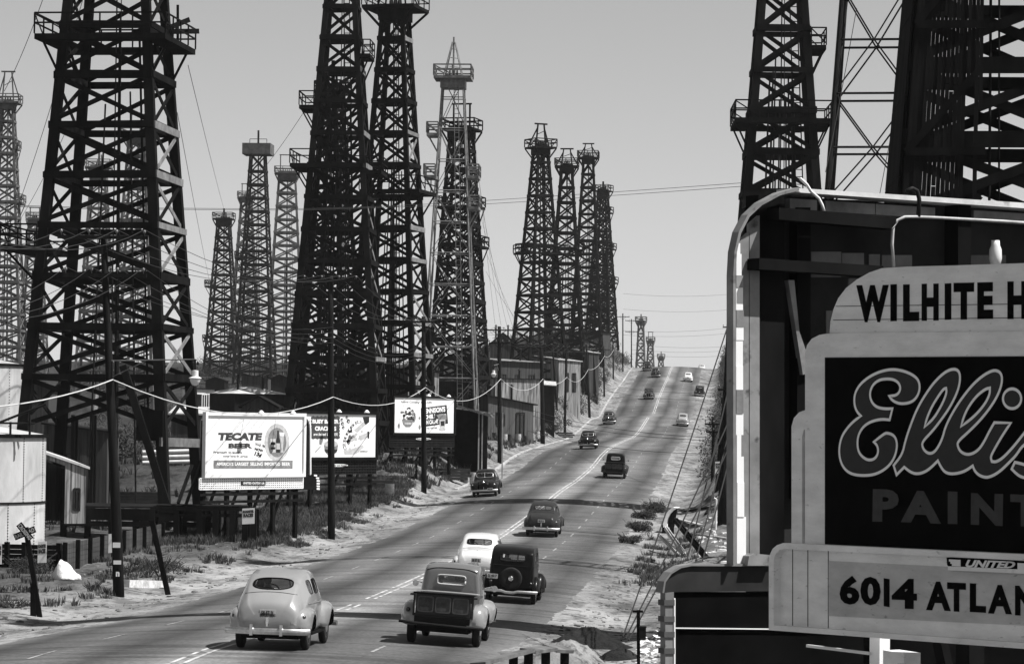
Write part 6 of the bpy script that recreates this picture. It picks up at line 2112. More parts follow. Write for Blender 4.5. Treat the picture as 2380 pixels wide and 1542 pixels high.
for k in range(5):
    x = 1.0 + k * .75
    b.cyl((x, -2.6, tH), (x, -2.6, tH + .5 + .3 * (k % 3)), .05, None, 6)
b.cyl((.5, -2.6, tH + .45), (4.2, -2.6, tH + .45), .04, None, 6)
b.cyl((2.4, -2.6, tH + .3), (4.6, -2.5, tH + 1.2), .05, None, 6)
b.build('pipe_work', M_DARKSTEEL, tk)
house('lean_to_shed', 'lean-to plank shed with a pale sloping roof beside the riveted tank', 96, 199, 1048, 1090, 124, 3.6, M_PLANK, M_ROOFPALE, 'back', rise=.35, wall_front=M_PLANKPALE, openings=((0, .58, 0, .93), (.74, .86, .22, .55)), base=.7, roof_over=.12, yaw=R(24))
house('engine_house', 'dark plank engine house behind the huge derrick legs, pale boards patched in', 105, 250, 985, 1005, 172, 5, M_PLANK, M_ROOFDARK, 'shed', openings=((.35, .5, 0, .7),))
house('hut', 'dark hut with a pale hipped roof above the beer billboard', 548, 658, 914, 916, 300, 5, M_ROOFDARK, M_ROOFPALE, 'hip', rise=.75, boards=False, roof_over=.5, cat='hut', yaw=R(35))
house('office', 'small white fronted office with dark panes left of the hipped hut', 457, 496, 903, 905, 320, 3, M_OFFWHITE, M_ROOFDARK, openings=((.3, .55, .62, .9), (.68, .92, .62, .9)), boards=False, cat='building', yaw=R(35))
house('plank_screen_shed', 'shed of tall pale planks at the foot of the middle derricks, behind the chili billboard', 948, 1018, 858, 866, 246, 3, M_PLANK, M_ROOFDARK, wall_front=M_PLANKPALE, openings=((.42, .55, 0, 1), (.72, .82, 0, 1)), yaw=R(35))
house('pump_house', 'dark pump house between the beer billboard and the middle derrick', 560, 640, 944, 946, 190, 4, M_PLANK, M_ROOFDARK, 'gable', rise=.6)
# open garage with awning
house('open_garage', 'dark open fronted garage with a sagging plank awning, right of the chili billboard', 1050, 1132, 946, 962, 232, 5, M_ROOFDARK, M_PLANKPALE, 'shed', openings=((.06, .94, 0, .97),), roof_over=.5, cat='garage')
house('board_shed', 'brown board shed with a dark roof sloping to the right, beside the pole', 1134, 1239, 919, 941, 312, 5, M_PLANK, M_ROOFDARK, wall_front=mat('brown_boards', .075, .85, .5, 1.0, stretch=(5, 5, .2)), openings=((.62, .80, 0, .74), (.18, .36, .45, .70)), roof_over=.35, yaw=R(35))
house('tin_building', 'pale corrugated tin building behind the brown board shed', 1150, 1256, 880, 882, 345, 6, M_TIN, M_ROOFDARK, wall_front=M_TIN, openings=((.08, .36, .30, .48),), cat='building', yaw=R(35))
house('tar_paper_shed', 'dark tar paper shed right of the pale tin building', 1258, 1288, 894, 897, 352, 4, M_ROOFDARK, M_ROOFPALE, 'back', rise=.5)
house('long_shed', 'long dark shed with a streaked pale roof behind the tin building', 1146, 1256, 838, 842, 395, 8, M_PLANK, mat('streaked_roof', .22, .8, .6, 1.0, dirt=(1.2, .5, .3)), 'back', rise=.5, roof_over=.4, openings=((.15, .25, .5, .72), (.45, .55, .5, .72), (.75, .85, .5, .72)), yaw=R(35))
house('bunk_house', 'streaked plank walled bunk house behind the poles, right of the long shed', 1296, 1348, 836, 840, 412, 6, M_PLANKPALE, M_ROOFPALE, 'back', rise=.6, openings=((.3, .45, .5, .8), (.62, .78, .5, .8)), cat='building', yaw=R(35))
house('gable_house', 'dark gabled house left of the grouped derricks, behind a crossarm', 1136, 1196, 800, 798, 440, 8, M_PLANK, M_ROOFDARK, 'gable', rise=1.6, cat='house', openings=((.3, .45, .5, .8),))
house('tall_shack', 'tall brown shack between the legs of the grouped derricks', 1348, 1366, 790, 792, 500, 5, M_PLANK, M_ROOFDARK, cat='shack', yaw=R(35))
house('tall_shack', 'weathered tall shack at the foot of the rightmost grouped derrick', 1390, 1416, 772, 774, 575, 6, mat('weathered_shack_boards', .06, .85, .5, 1.0, stretch=(5, 5, .2)), M_ROOFDARK, cat='shack', yaw=R(35))
house('store_shed', 'small pale fronted store shed on the bank under the tall shacks', 1366, 1390, 818, 821, 470, 4, M_PLANK, M_ROOFPALE, 'back', rise=.5, yaw=R(35))
house('derrick_floor_house', 'dark boarded house wrapped round the foot of the nearest middle derrick', 690, 850, 900, 904, 240, 5, M_ROOFDARK, M_ROOFDARK, openings=((.2, .3, .2, .5), (.6, .72, .2, .5)))
house('rig_shed', 'low dark rig shed under the grouped derricks, above the brown board shed', 1200, 1300, 800, 812, 425, 8, M_PLANK, M_ROOFDARK, openings=((.3, .4, .4, .7), (.6, .7, .4, .7)))
for nm_ in ('tin_building', 'long_shed', 'board_shed', 'rig_shed', 'bunk_house', 'gable_house', 'engine_house', 'hut'):
    o_ = bpy.data.objects[nm_]
    bb_ = [v.co for c_ in o_.children if c_.name.startswith('roof') for v in c_.data.vertices]
    zt_ = max(v.z for v in bb_)
    for fx in (-.5, .35):
        x_ = fx * max(v.x for v in bb_)
        b = MB(); b.cyl((x_, 1.5, zt_ - .8), (x_, 1.5, zt_ + .9), .12, None, 8); b.lathe([(.001, .34), (.22, .1), (.2, .08), (.001, .1)], (x_, 1.5, zt_ + .85), 'z', 10)
        b.build('vent_pipe', M_DARKSTEEL, o_)
_g = bpy.data.objects['open_garage']
b = MB()
for k in range(7):
    f = k / 7
    p, q = at(1062 + 6 * f, 941 + 6 * f, 230 - 4 * f) - Vector(_g.location), at(1141 + 5 * f, 964 + 6 * f, 229 - 4 * f) - Vector(_g.location)
    b.beam(p, q, .5, .05, (0, -1, 0))
b.build('awning', M_PLANKPALE, _g)
for px, dp in ((1113, 227), (1121, 227), (1168, 230)):
    b = MB(); t = at(px, 958, dp) - Vector(_g.location); b.beam((t.x, t.y, -.2), t, .1, .1, (1, 0, 0)); b.build('awning_post', M_PALEWOOD, _g)
for a in (('shed', 'low dark shed with a pale roof edge left of the hipped hut', 505, 545, 922, 924, 330, 5, M_PLANK, M_ROOFPALE, 'back'), ('shed', 'dark gabled shed at the foot of the shorter left derrick', 476, 520, 884, 884, 470, 6, M_ROOFDARK, M_ROOFDARK, 'gable'),
          ('shed', 'dark plank shed under the boxed crown derrick', 560, 622, 872, 876, 480, 6, M_PLANK, M_ROOFDARK, 'shed'), ('shed', 'weathered shed right of the boxed crown derrick foot', 628, 668, 880, 878, 430, 5, M_GREYWOOD, M_ROOFDARK, 'gable'),
          ('boiler_house', 'dark boiler house behind the open floor of the steel derrick', 1018, 1086, 884, 888, 310, 5, M_ROOFDARK, M_PLANK, 'shed'), ('boiler_house', 'dark boiler house right behind the middle derricks with a pale roof', 880, 946, 884, 880, 290, 6, M_PLANK, M_ROOFPALE, 'back'),
          ('engine_shed', 'dark engine shed between the huge derrick and the beer billboard', 398, 466, 962, 964, 210, 4, M_PLANK, M_ROOFPALE, 'back'), ('engine_shed', 'low dark engine shed seen through the huge derrick, left half', 40, 112, 900, 904, 240, 5, M_PLANK, M_ROOFDARK, 'gable'),
          ('engine_shed', 'dark engine shed between the two middle derricks above the cracker billboard', 846, 900, 905, 908, 262, 5, M_ROOFDARK, M_GREYWOOD, 'gable')):
    house(a[0], *a[1:], **({'rise': .5} if a[-1] != 'shed' else {}))
def drum(px, py, dp, label, m, hh=.88, r=.29):
    p = on_ground(px, dp)
    root = empty('oil_drum', p, label, 'oil drum', 0, 'oil drums in the yards')
    b = MB(); b.lathe([(.001, -.05), (r, -.05), (r, hh * .33), (r + .02, hh * .34), (r + .02, hh * .36), (r, hh * .37), (r, hh * .66), (r + .02, hh * .67), (r + .02, hh * .69), (r, hh * .7), (r, hh), (r - .03, hh), (r - .04, hh - .03), (.001, hh - .03)], (0, 0, 0), 'z', 16)
    b.build('drum_shell', m, root)
DM = mat('rusty_drum', .05, .7, .6, 4); DP = mat('pale_drum', .4, .6, .3, 4)
for k, (px, dp, pale_) in enumerate(((1150, 290, 0), (1172, 300, 1), (1186, 302, 0), (1204, 305, 1), (1222, 306, 0), (1100, 222, 1), (1078, 224, 0), (905, 188, 1), (336, 146, 0), (352, 147, 0), (425, 150, 0), (1248, 330, 1))):
    drum(px, 0, dp, '%s oil drum %s' % ('pale' if pale_ else 'rusty dark', ['left of the others before the board shed', 'standing second before the board shed', 'standing between pale drums before the board shed', 'right of a dark one before the board shed', 'at the right end of the board shed', 'in front of the open garage posts', 'at the left side of the open garage', 'beneath the cracker billboard', 'left of its twin under the huge derrick', 'right of its twin under the huge derrick', 'between the right legs of the huge derrick', 'beside the thick pole by the tin building'][k]), DP if pale_ else DM)
def stack(px, dp, L, n, label, rz, m=M_GREYWOOD):
    p = on_ground(px, dp)
    root = empty('timber_stack', p, label, 'timber stack', rz, 'stacked timbers in the yards')
    rn_ = random.Random(px)
    b = MB()
    for j in range(n):
        for k in range(4):
            o_ = rn_.uniform(-.3, .3)
            b.box((-L / 2 + o_, k * .27 - .5, j * .22 - .05), (L / 2 + o_, k * .27 - .27, j * .22 + .14))
    b.build('timbers', m, root)
stack(470, 160, 3.5, 3, 'stack of dark timbers behind the pipe rack, left of the beer billboard', .1)
stack(860, 196, 3.0, 3, 'stack of timbers behind the cracker billboard foot', .3)
stack(1040, 220, 3.0, 4, 'stack of weathered timbers between the chili billboard and the garage', .5)
stack(1200, 318, 4.0, 3, 'stack of planks lying in front of the board shed', .6, M_PLANKPALE)
stack(300, 175, 4.0, 4, 'stack of dark timbers between the legs of the huge derrick', .1)
stack(1305, 362, 3.0, 3, 'stack of planks by the slim pole at the tar paper shed', .6)
# hopper bin on posts among the huge derrick's legs
p_ = at(195, 940, 162)
zb = gxy(p_.x, p_.y)
bn = empty('timber_bin', (p_.x, p_.y, zb), 'pale sided timber bin raised on posts under the huge derrick', 'bin')
b = MB(); b.hexa([(-.6, -.5, p_.z - zb - .7), (.6, -.5, p_.z - zb - .5), (.6, .8, p_.z - zb - .5), (-.6, .8, p_.z - zb - .7), (-.7, -.5, p_.z - zb + .4), (.7, -.5, p_.z - zb + .8), (.7, .8, p_.z - zb + .8), (-.7, .8, p_.z - zb + .4)]); b.build('bin_box', mat('bin_boards', .2, .85, .4, 2), bn)
for sx in (-.5, .5):
    for sy in (-.4, .7):
        b = MB(); b.beam((sx, sy, -.3), (sx, sy, p_.z - zb - .55), .2, .2, (1, 0, 0)); b.build('leg', M_DARKWOOD, bn)

# timber pipe rack / loading dock
def dock():
    dp = 143
    xa, xb = col_x(150, dp), col_x(486, dp)
    zb = gxy((xa + xb) / 2, dp); ze = zat(1176, 300, dp)
    r = empty('timber_dock', ((xa + xb) / 2, dp, zb), 'long low dark timber dock running from the lean-to shed to the pipe rack', 'dock')
    o = Vector(r.location)
    b = MB()
    n = 16
    for k in range(n):
        y0 = k * .32
        b.box((xa - o.x, y0, ze - zb - .08), (xb - o.x, y0 + .30, ze - zb + .01 * (k % 3)))
    b.build('deck', M_GREYWOOD, r)
    b = MB(); b.box((xa - o.x, -.12, ze - zb - .65), (xb - o.x, -.02, ze - zb - .1)); b.build('fascia_beam', M_DARKWOOD, r)
    b = MB(); b.box((xa - o.x, -.2, ze - zb - .95), (xb - o.x + .6, -.08, ze - zb - .70)); b.build('fascia_beam', M_DARKWOOD, r)
    for k in range(7):
        x = xa + (xb - xa) * k / 6 - o.x
        b = MB(); b.beam((x, .2, -.4), (x, .2, ze - zb - .1), .28, .28, (1, 0, 0)); b.build('post', M_DARKWOOD, r)
    dp = 140
    xa, xb = col_x(352, dp), col_x(597, dp)
    zb = gxy(xb, dp); ze = zat(1178, 480, dp)
    r = empty('pipe_rack', ((xa + xb) / 2, dp, zb), 'dark timber pipe rack stacked with pipes, a poster on its end post', 'rack')
    o = Vector(r.location)
    for (zz, hh) in ((ze - zb, .16), (ze - zb - .32, .12)):
        for yy in (0, 1.3):
            b = MB(); b.box((xa - o.x, yy - .08, zz - hh), (xb - o.x - (.3 if yy else 0), yy + .08, zz)); b.build('rail', M_DARKWOOD, r)
    for k, f in enumerate((.02, .25, .47, .62, .78, .9, .985)):
        x = xa + (xb - xa) * f - o.x
        for yy in (0, 1.3):
            b = MB(); b.beam((x, yy - .05, -.4), (x, yy - .05, ze - zb - .1), .26, .24, (1, 0, 0)); b.build('post', M_DARKWOOD, r)
    rn = random.Random(2)
    for k in range(9):
        b = MB(); yy = .2 + .12 * k
        b.cyl((xa - o.x + rn.uniform(.2, 1.2), yy, ze - zb + .06), (xb - o.x - rn.uniform(.3, 1.2), yy, ze - zb + .06), .055, None, 8); b.build('pipe', M_DARKSTEEL, r)
    b = MB(); b.box((xa - o.x + .6, -.15, .05), (xa - o.x + 3.0, .1, .35)); b.build('ground_timber', M_DARKWOOD, r)
dock()
# retaining fence of planks with posts
def fence_line(a, c, h0, h1, n, label, m, name='plank_fence', flip=False):
    A = ground_at(*a); Cc = ground_at(*c)
    r = empty(name, (A + Cc) / 2, label, 'fence'); o = Vector(r.location)
    d = (Cc - A); u = Vector((d.x, d.y, 0)).normalized(); nn = Vector((u.y, -u.x, 0))
    if nn.dot(CAMP - o) < 0: nn = -nn
    b = MB()
    rows = 5
    for k in range(rows):
        for j in range(n):
            p = A.lerp(Cc, j / n) - o; q = A.lerp(Cc, (j + .985) / n) - o
            ha = h0 + (h1 - h0) * j / n; hb = h0 + (h1 - h0) * (j + .985) / n
            f0, f1 = k / rows - (.25 if k == 0 else 0), (k + .94) / rows
            t = nn * .06
            b.hexa([p + Vector((0, 0, ha * f0)), q + Vector((0, 0, hb * f0)), q + t + Vector((0, 0, hb * f0)), p + t + Vector((0, 0, ha * f0)), p + Vector((0, 0, ha * f1)), q + Vector((0, 0, hb * f1)), q + t + Vector((0, 0, hb * f1)), p + t + Vector((0, 0, ha * f1))])
    b.build('planking', m, r)
    for j in range(n + 1):
        p = A.lerp(Cc, j / n) - o + nn * .14
        hh = h0 + (h1 - h0) * j / n
        b = MB(); b.beam(p - Vector((0, 0, .4)), p + Vector((0, 0, hh * 1.08)), .17, .15, u); b.build('post', M_DARKWOOD, r)
    return r, A, Cc, nn
fence_line((142, 1324), (372, 1259), .98, .85, 9, 'dark plank retaining fence with thick posts leading back from the wall', M_PLANK)
fence_line((-60, 1318), (140, 1323), .95, .95, 5, 'dark plank wall at the far left carrying white race posters', M_ROOFDARK)
def poster(corners, depth, lines, label, nrm_up=.0, post=False):
    tl, tr, br, bl = [at(px, py, depth) for px, py in corners]
    c = (tl + tr + br + bl) / 4
    u = ((tr - tl) + (br - bl)) / 2; v = ((tl - bl) + (tr - br)) / 2
    W, H_ = u.length, v.length
    un = u.normalized(); n_ = Vector((un.y, -un.x, 0)).normalized()
    if n_.y > 0: n_ = -n_
    root = empty('race_poster', c, label, 'poster', 0, 'roadster race posters')
    fn = lambda a, b_, d: un * a + Vector((0, 0, b_)) + n_ * d
    b = MB(); b.prism([(-W / 2, -H_ / 2), (W / 2, -H_ / 2), (W / 2, H_ / 2), (-W / 2, H_ / 2)], fn, -.02, 0); fix_normals(b.build('sheet', M_OFFWHITE, root))
    b = MB()
    for (t, y0, y1, f) in lines:
        lettering(b, t, fn, (-W / 2 * f, -H_ / 2 + H_ * y0, W / 2 * f, -H_ / 2 + H_ * y1), .004, .07)
    b.build('poster_lettering', M_INK, root)
RL = [('ROADSTER', .70, .88, .88), ('RACES', .46, .66, .8), ('SUNDAY', .26, .40, .75), ('HUNTINGTON', .08, .20, .85)]
RL = [('ROADSTER', .70, .88, .88), ('RACES', .44, .66, .8)]
poster(((88, 1258), (109, 1257), (107, 1306), (87, 1307)), 106.2, RL, 'roadster race poster on the dark wall below the crossing sign')
poster(((-8, 1262), (4, 1262), (4, 1310), (-8, 1310)), 106.2, RL, 'race poster cut by the left picture edge')
poster(((562, 1181), (592, 1179), (591, 1216), (563, 1217)), 139.6, RL, 'roadster race poster tacked to the end post of the pipe rack')
poster(((252, 1240), (263, 1239), (262, 1283), (252, 1284)), 115, [], 'narrow blank white notice on the plank fence')
poster(((1661, 1072), (1684, 1071), (1684, 1098), (1662, 1100)), 154, RL, 'roadster race poster on the leaning dark pole at right')
# crossbuck
def cross_sign():
    dp = 88
    base = at(98.5, 1400, dp); base.z = gxy(base.x, base.y)
    c = at(62, 1236, dp)
    r = empty('crossing_sign', base, 'leaning railroad crossing sign with worn crossed boards at the left', 'road sign')
    o = Vector(base)
    b = MB(); b.beam(Vector((0, 0, -.4)) , (c - o) * 1.06, .14, .14, (1, 0, 0)); b.build('post', M_DARKWOOD, r)
    for (p, q, t) in (((35, 1247), (83, 1228), 'RAILROAD'), ((46, 1216), (74, 1252), 'CROSSING')):
        P_, Q_ = at(*p, dp) - o + Vector((0, -.12, 0)), at(*q, dp) - o + Vector((0, -.12, 0))
        if t == 'CROSSING': P_.y -= .05; Q_.y -= .05
        u = (Q_ - P_).normalized(); v = Vector((-u.z, 0, u.x)); v = v if v.z > 0 else -v
        b = MB(); b.beam(P_, Q_, .19, .035, v); bd = b.build('crossed_board', M_BLACK, r)
        b = MB(); L = (Q_ - P_).length
        mid = (P_ + Q_) / 2
        lettering(b, t, lambda a, z_, d: mid + u * a + v * z_ + Vector((0, -.02 - d, 0)), (-L / 2 * .92, -.06, L / 2 * .92, .06), .002, .03); b.build('board_lettering', M_INKLIGHT, bd)
cross_sign()
def stump(px, y0, y1, dp, w_, label, lean=0.0, name='post', m=None, cat='post'):
    g = at(px, y1, dp); g.z = gxy(g.x, g.y)
    t = at(px + lean, y0, dp)
    b = MB(); b.beam(g - Vector((0, 0, .3)), t, w_, w_, (1, 0, 0))
    b.beam(g.lerp(t, .55) + Vector((0, -w_ * .5, 0)), g.lerp(t, .75) + Vector((0, -w_ * .5, 0)), w_ * .5, .03, (1, 0, 0))
    b.beam(t - Vector((0, 0, .02)), t + Vector((0, 0, .03)), w_ * 1.15, w_ * 1.1, (1, 0, 0))
    o = b.build(name, m or M_DARKWOOD, None, g)
    return tag(o, label, cat)
stump(78, 1357, 1402, 88, .16, 'short dark stub post beside the crossing sign foot')
stump(396, 1209, 1337, 103, .17, 'dark post leaning left in a bush by the roadside', -43)
stump(967, 1078, 1118, 206, .16, 'thin striped post between the cracker and chili billboards')
stump(812, 1092, 1110, 186, .4, 'squat dark stump under the cracker billboard corner')
def plank(a, c, w_, t_, m, label, lift_a=0.0, lift_c=0.0, name='plank', cat='plank', up=None):
    A = ground_at(*a) if not isinstance(a, Vector) else a
    Cc = ground_at(*c) if not isinstance(c, Vector) else c
    A = A + Vector((0, 0, lift_a + t_ * .3)); Cc = Cc + Vector((0, 0, lift_c + t_ * .3))
    d = Cc - A
    b = MB()
    n = 5
    for k in range(n):
        w0 = w_ * (1 - .06 * (k % 2))
        b.beam(A + d * (k / n), A + d * ((k + 1) / n), w0, t_, Vector((d.y, -d.x, 0)) if up is None else up)
    o = b.build(name, m, None, A)
    return tag(o, label, cat)
plank((-20, 1404), (72, 1403), .25, .12, M_PALEWOOD, 'pale plank lying along the ground at the left edge')
plank((291, 1362), (373, 1364), .35, .3, M_RUBBLE, 'pale broken kerb block beside the foot of the leaning pole', name='kerb_block', cat='kerb block')
plank((880, 1110), (960, 1113), .3, .25, M_DARKWOOD, 'dark timber lying behind the striped post')
# white tarpaulin heap
g = ground_at(152, 1344)
b = MB()
rs = []
for j in range(13):
    t = j / 12
    r_ = .40 * (1 - t) ** .8 + .02
    ring = []
    for k in range(28):
        a = 2 * math.pi * k / 28
        f = 1 + .16 * math.sin(3 * a + 2 * t) + .13 * noise.noise(Vector((math.cos(a) * 2, math.sin(a) * 2, t * 3))) + .07 * math.sin(7 * a)
        ring.append(Vector((-.16 * t + r_ * f * math.cos(a) * 1.15, r_ * f * math.sin(a) * .8, .70 * t ** .9 - .03 + .05 * noise.noise(Vector((a * 2, t * 6, 4))))))
    rs.append(ring)
b.rings(rs)
o = b.build('tarpaulin', mat('canvas', .7, .8, .15, 5, bump=.3, bscale=14), None, smooth=True); o.location = g
tag(o, 'crumpled white tarpaulin heap against the plank fence corner', 'tarpaulin')

# ---------------------------------------------------------- right side
RP = pole(1677, 152, (1706, 560), 'thick dark leaning pole at right carrying a race poster, beside the billboard edge', .26, .2, ((905, .5),), 2, group='poles on the right bank')
r2 = pole(1655, 205, (1658, 968), 'short pole with pale insulators on the right bank', .12, .10, ((985, .6), (1003, .5)), 3, group='poles on the right bank')
pole(1688, 300, (1700, 700), 'dark pole on the right bank farther up the hill', .16, .12, ((760, .8),), 2, group='poles on the right bank')
z88 = crop(1850, 1400, 5.14)
def lean(a, c, w_, t_, m, label, dz=0.0, up=None):
    """timber from its foot c on the ground to its head seen at a"""
    Cc = ground_at(*z88(*c)); A = at(*z88(*a), Cc.y + dz)
    A.z = max(A.z, gxy(A.x, A.y) + .05)
    b = MB()
    b.beam(Cc - Vector((0, 0, .1)), A, w_, t_, up)
    b.beam(Cc.lerp(A, .1) + Vector((0, -.01, t_ * .5)), Cc.lerp(A, .97) + Vector((0, -.01, t_ * .5)), w_ * .5, .02, up)
    o = b.build('prop_timber', m, None, Cc)
    return tag(o, label, 'timber')
lean((455, 700), (765, 1112), .18, .16, M_PALEWOOD, 'pale topped prop timber leaning from the broken sign end, middle of three', 6)
lean((345, 800), (690, 1112), .12, .12, M_PALEWOOD, 'thin prop timber leaning from the broken sign end, leftmost of three', 5)
lean((600, 580), (1090, 1150), .2, .18, M_DARKWOOD, 'dark prop timber leaning from the broken sign end, rightmost of three', 7)
# curved end of a broken sign
base = ground_at(*z88(440, 900))
dq = base.y + 7
b = MB()
outl = [(415, 690), (413, 620), (425, 560), (455, 490), (500, 430), (560, 390)]
outi = [(470, 690), (468, 620), (480, 560), (515, 490), (560, 440), (628, 400)]
rs = []
for (p, q) in zip(outl, outi):
    A, B_ = at(*z88(*p), dq), at(*z88(*q), dq + .02)
    A2, B2 = A + Vector((.25, 1.6, .0)), B_ + Vector((.25, 1.6, 0))
    rs.append([A, B_, B2, A2])
b.rings(rs)
sg = empty('broken_sign_end', base, 'curved white edged end of a broken sign standing in debris at the right roadside', 'sign part')
so = Vector(base)
b.v = [p - so for p in b.v]
fix_normals(b.build('curved_edge', M_OFFWHITE, sg))
b = MB()
loop = [at(*z88(*p), dq + .5) - so for p in [(470, 690), (468, 620), (480, 560), (515, 490), (560, 440), (628, 400), (610, 520), (580, 690)]]
loop2 = [p + Vector((.0, .08, 0)) for p in loop]
nl = len(loop)
b.add(loop + loop2, [tuple(range(nl)), tuple(range(2 * nl - 1, nl - 1, -1))] + [(i, nl + i, nl + (i + 1) % nl, (i + 1) % nl) for i in range(nl)])
fix_normals(b.build('dark_panel', M_BLACK, sg))
for px in (430, 545):
    b = MB(); t = at(*z88(px, 650), dq + .4) - so; b.beam((t.x, t.y, gxy(t.x + so.x, t.y + so.y) - so.z - .3), t, .22, .2, (1, 0, 0)); b.build('post', M_DARKWOOD, sg)
plank(z88(605, 560), z88(990, 660), .34, .06, M_PALEWOOD, 'broad pale plank lying in the debris right of the broken sign end')
plank(z88(940, 800), z88(1390, 870), .22, .08, M_PALEWOOD, 'long pale plank lying in the debris near the billboard edge')
plank(z88(740, 460), z88(1160, 390), .16, .1, M_DARKWOOD, 'dark plank lying in the debris above the pale broad one')
plank(z88(1060, 500), z88(1120, 400), .2, .1, M_DARKWOOD, 'short dark plank in the debris behind the white pipe')
g = ground_at(*z88(1200, 720)); t = at(*z88(1210, 270), g.y)
b = MB(); b.tube([g - Vector((0, 0, .2)), g.lerp(t, .5), t, t + Vector((-.12, 0, .06))], .05, 8)
tag(b.build('stand_pipe', M_OFFWHITE, None, g), 'white upright pipe in the debris beside the billboard edge', 'pipe')
# junk: plaster, boards, cans scattered on both verges
rn = random.Random(21)
b = MB()
def chip(b, x, y, s):
    z = gxy(x, y)
    a = rn.uniform(0, 3.1); ca, sa = math.cos(a), math.sin(a)
    L, W_, H_ = s * rn.uniform(.7, 1.8), s * rn.uniform(.3, .8), s * rn.uniform(.1, .4)
    q = []
    for (u, v, w_) in ((-1, -1, 0), (1, -.8, 0), (.8, 1, 0), (-1, .9, 0), (-.8, -.7, 1), (.9, -.8, .8), (.7, .8, 1), (-.7, .7, .7)):
        q.append((x + (u * L * ca - v * W_ * sa) * .5, y + (u * L * sa + v * W_ * ca) * .5, z - .01 + w_ * H_))
    b.hexa(q)
for k in range(420):
    y = rn.uniform(105, 165); chip(b, xc(y) + rn.uniform(9.5, 16), y, rn.uniform(.08, .4))
for k in range(160):
    p = ground_at(rn.uniform(1478, 1540), rn.uniform(1470, 1540)); chip(b, p.x, p.y, rn.uniform(.05, .2))
tag(b.build('rubble', M_RUBBLE), kind='stuff')
b = MB()
for k in range(1700):
    y = rn.uniform(62, 200); chip(b, xc(y) - rn.uniform(6.8, 14), y, rn.uniform(.04, .2))
for k in range(1600):
    y = rn.uniform(58, 130); chip(b, xc(y) + rn.uniform(6.6, 12), y, rn.uniform(.04, .16))
tag(b.build('stones', mat('verge_stones', .12, .9, .8, 3)), kind='stuff')
# mound with burnt tar crust at the bottom right
def mound(cx_, cy_, rx, ry, hh, seed, name, m, zoff=0.0, k=.35, side=None):
    N, Mm = 44, 18
    vs = []; fs = []
    z0 = gxy(cx_, cy_)
    for j in range(Mm + 1):
        t = j / Mm
        for i in range(N):
            a = 2 * math.pi * i / N
            r = 1 + .22 * noise.noise(Vector((math.cos(a) * 1.3, math.sin(a) * 1.3, seed)))
            x = cx_ + rx * t * r * math.cos(a); y = cy_ + ry * t * r * math.sin(a)
            f = (math.cos(math.pi * min(1, t)) + 1) / 2
            n_ = noise.noise(Vector((x * 1.4, y * 1.4, seed))) * k + noise.noise(Vector((x * 4, y * 4, seed))) * k * .4 + noise.noise(Vector((x * 11, y * 11, seed))) * k * .15
            vs.append((x, y, gxy(x, y) - .08 + zoff * f + hh * f * (1 + n_)))
    for j in range(Mm):
        for i in range(N): fs.append((j * N + i, j * N + (i + 1) % N, (j + 1) * N + (i + 1) % N, (j + 1) * N + i))
    me = bpy.data.meshes.new(name); me.from_pydata(vs, [], fs); me.materials.append(m)
    me.polygons.foreach_set('use_smooth', [True] * len(fs))
    o = bpy.data.objects.new(name, me); COL.objects.link(o); return o
g1_ = ground_at(1320, 1560)
tag(mound(g1_.x, g1_.y, 1.5, 2.6, .75, 3, 'mound', ground.data.materials[0]), kind='structure')
g2_ = ground_at(1372, 1500)
tag(mound(g2_.x, g2_.y, 1.35, 1.8, .5, 9, 'tar_crust', M_TAR, 0, .45), kind='stuff')
g2_ = ground_at(1440, 1530)
tag(mound(g2_.x, g2_.y, .8, 1.8, .32, 14, 'tar_crust', M_TAR, 0, .45), kind='stuff')
b = MB()
rn = random.Random(61)
for k in range(420):
    p = ground_at(rn.gauss(1375, 55), rn.gauss(1488, 20)); chip(b, p.x, p.y, rn.uniform(.04, .13))
tag(b.build('tar_lumps', M_TAR), kind='stuff')
# low rail at the bottom
r_ = empty('guard_rail', on_ground(1225, 60), 'low weathered timber guard rail at the bottom edge below the pickup', 'guard rail')
o_ = Vector(r_.location)
A_ = [at(1110, 1542, 58), at(1226, 1511, 60), at(1277, 1505, 61.5), at(1316, 1507, 63)]
b = MB()
for p, q in zip(A_, A_[1:]):
    b.beam(p - o_, q - o_, .34, .07, Vector((0, -1, 0)).cross(q - p).cross(q - p))
b.build('top_rail', mat('rail_top_planks', .12, .85, .5, 2.0), r_)
for px, dp in ((1135, 58.3), (1193, 59.5), (1228, 60.2), (1268, 61.3), (1312, 62.7)):
    t = at(px, 1505 if px > 1220 else 1505 + (1226 - px) * .3, dp) - o_
    b = MB(); b.beam((t.x, t.y, -1.0), (t.x, t.y, t.z - .06), .18, .18, (1, 0, 0)); b.build('post', M_DARKWOOD, r_)
g = on_ground(1484, 64)
t = at(1483, 1416, 64)
mp = empty('meter_post', g, 'short meter post with a dark box, left of the striped apron end', 'post')
b = MB(); b.beam((0, 0, -.3), t - g, .07, .07, (1, 0, 0)); b.beam((t - g) + Vector((-.12, 0, -.03)), (t - g) + Vector((.1, 0, -.03)), .05, .05); b.build('post_shaft', M_DARKWOOD, mp)
b = MB(); b.box((.0, -.1, (t - g).z - .60), (.14, .06, (t - g).z - .36)); b.box((-.01, -.11, (t - g).z - .37), (.15, .07, (t - g).z - .34)); b.build('meter_box', M_DARKSTEEL, mp)
b = MB()
rn = random.Random(4)
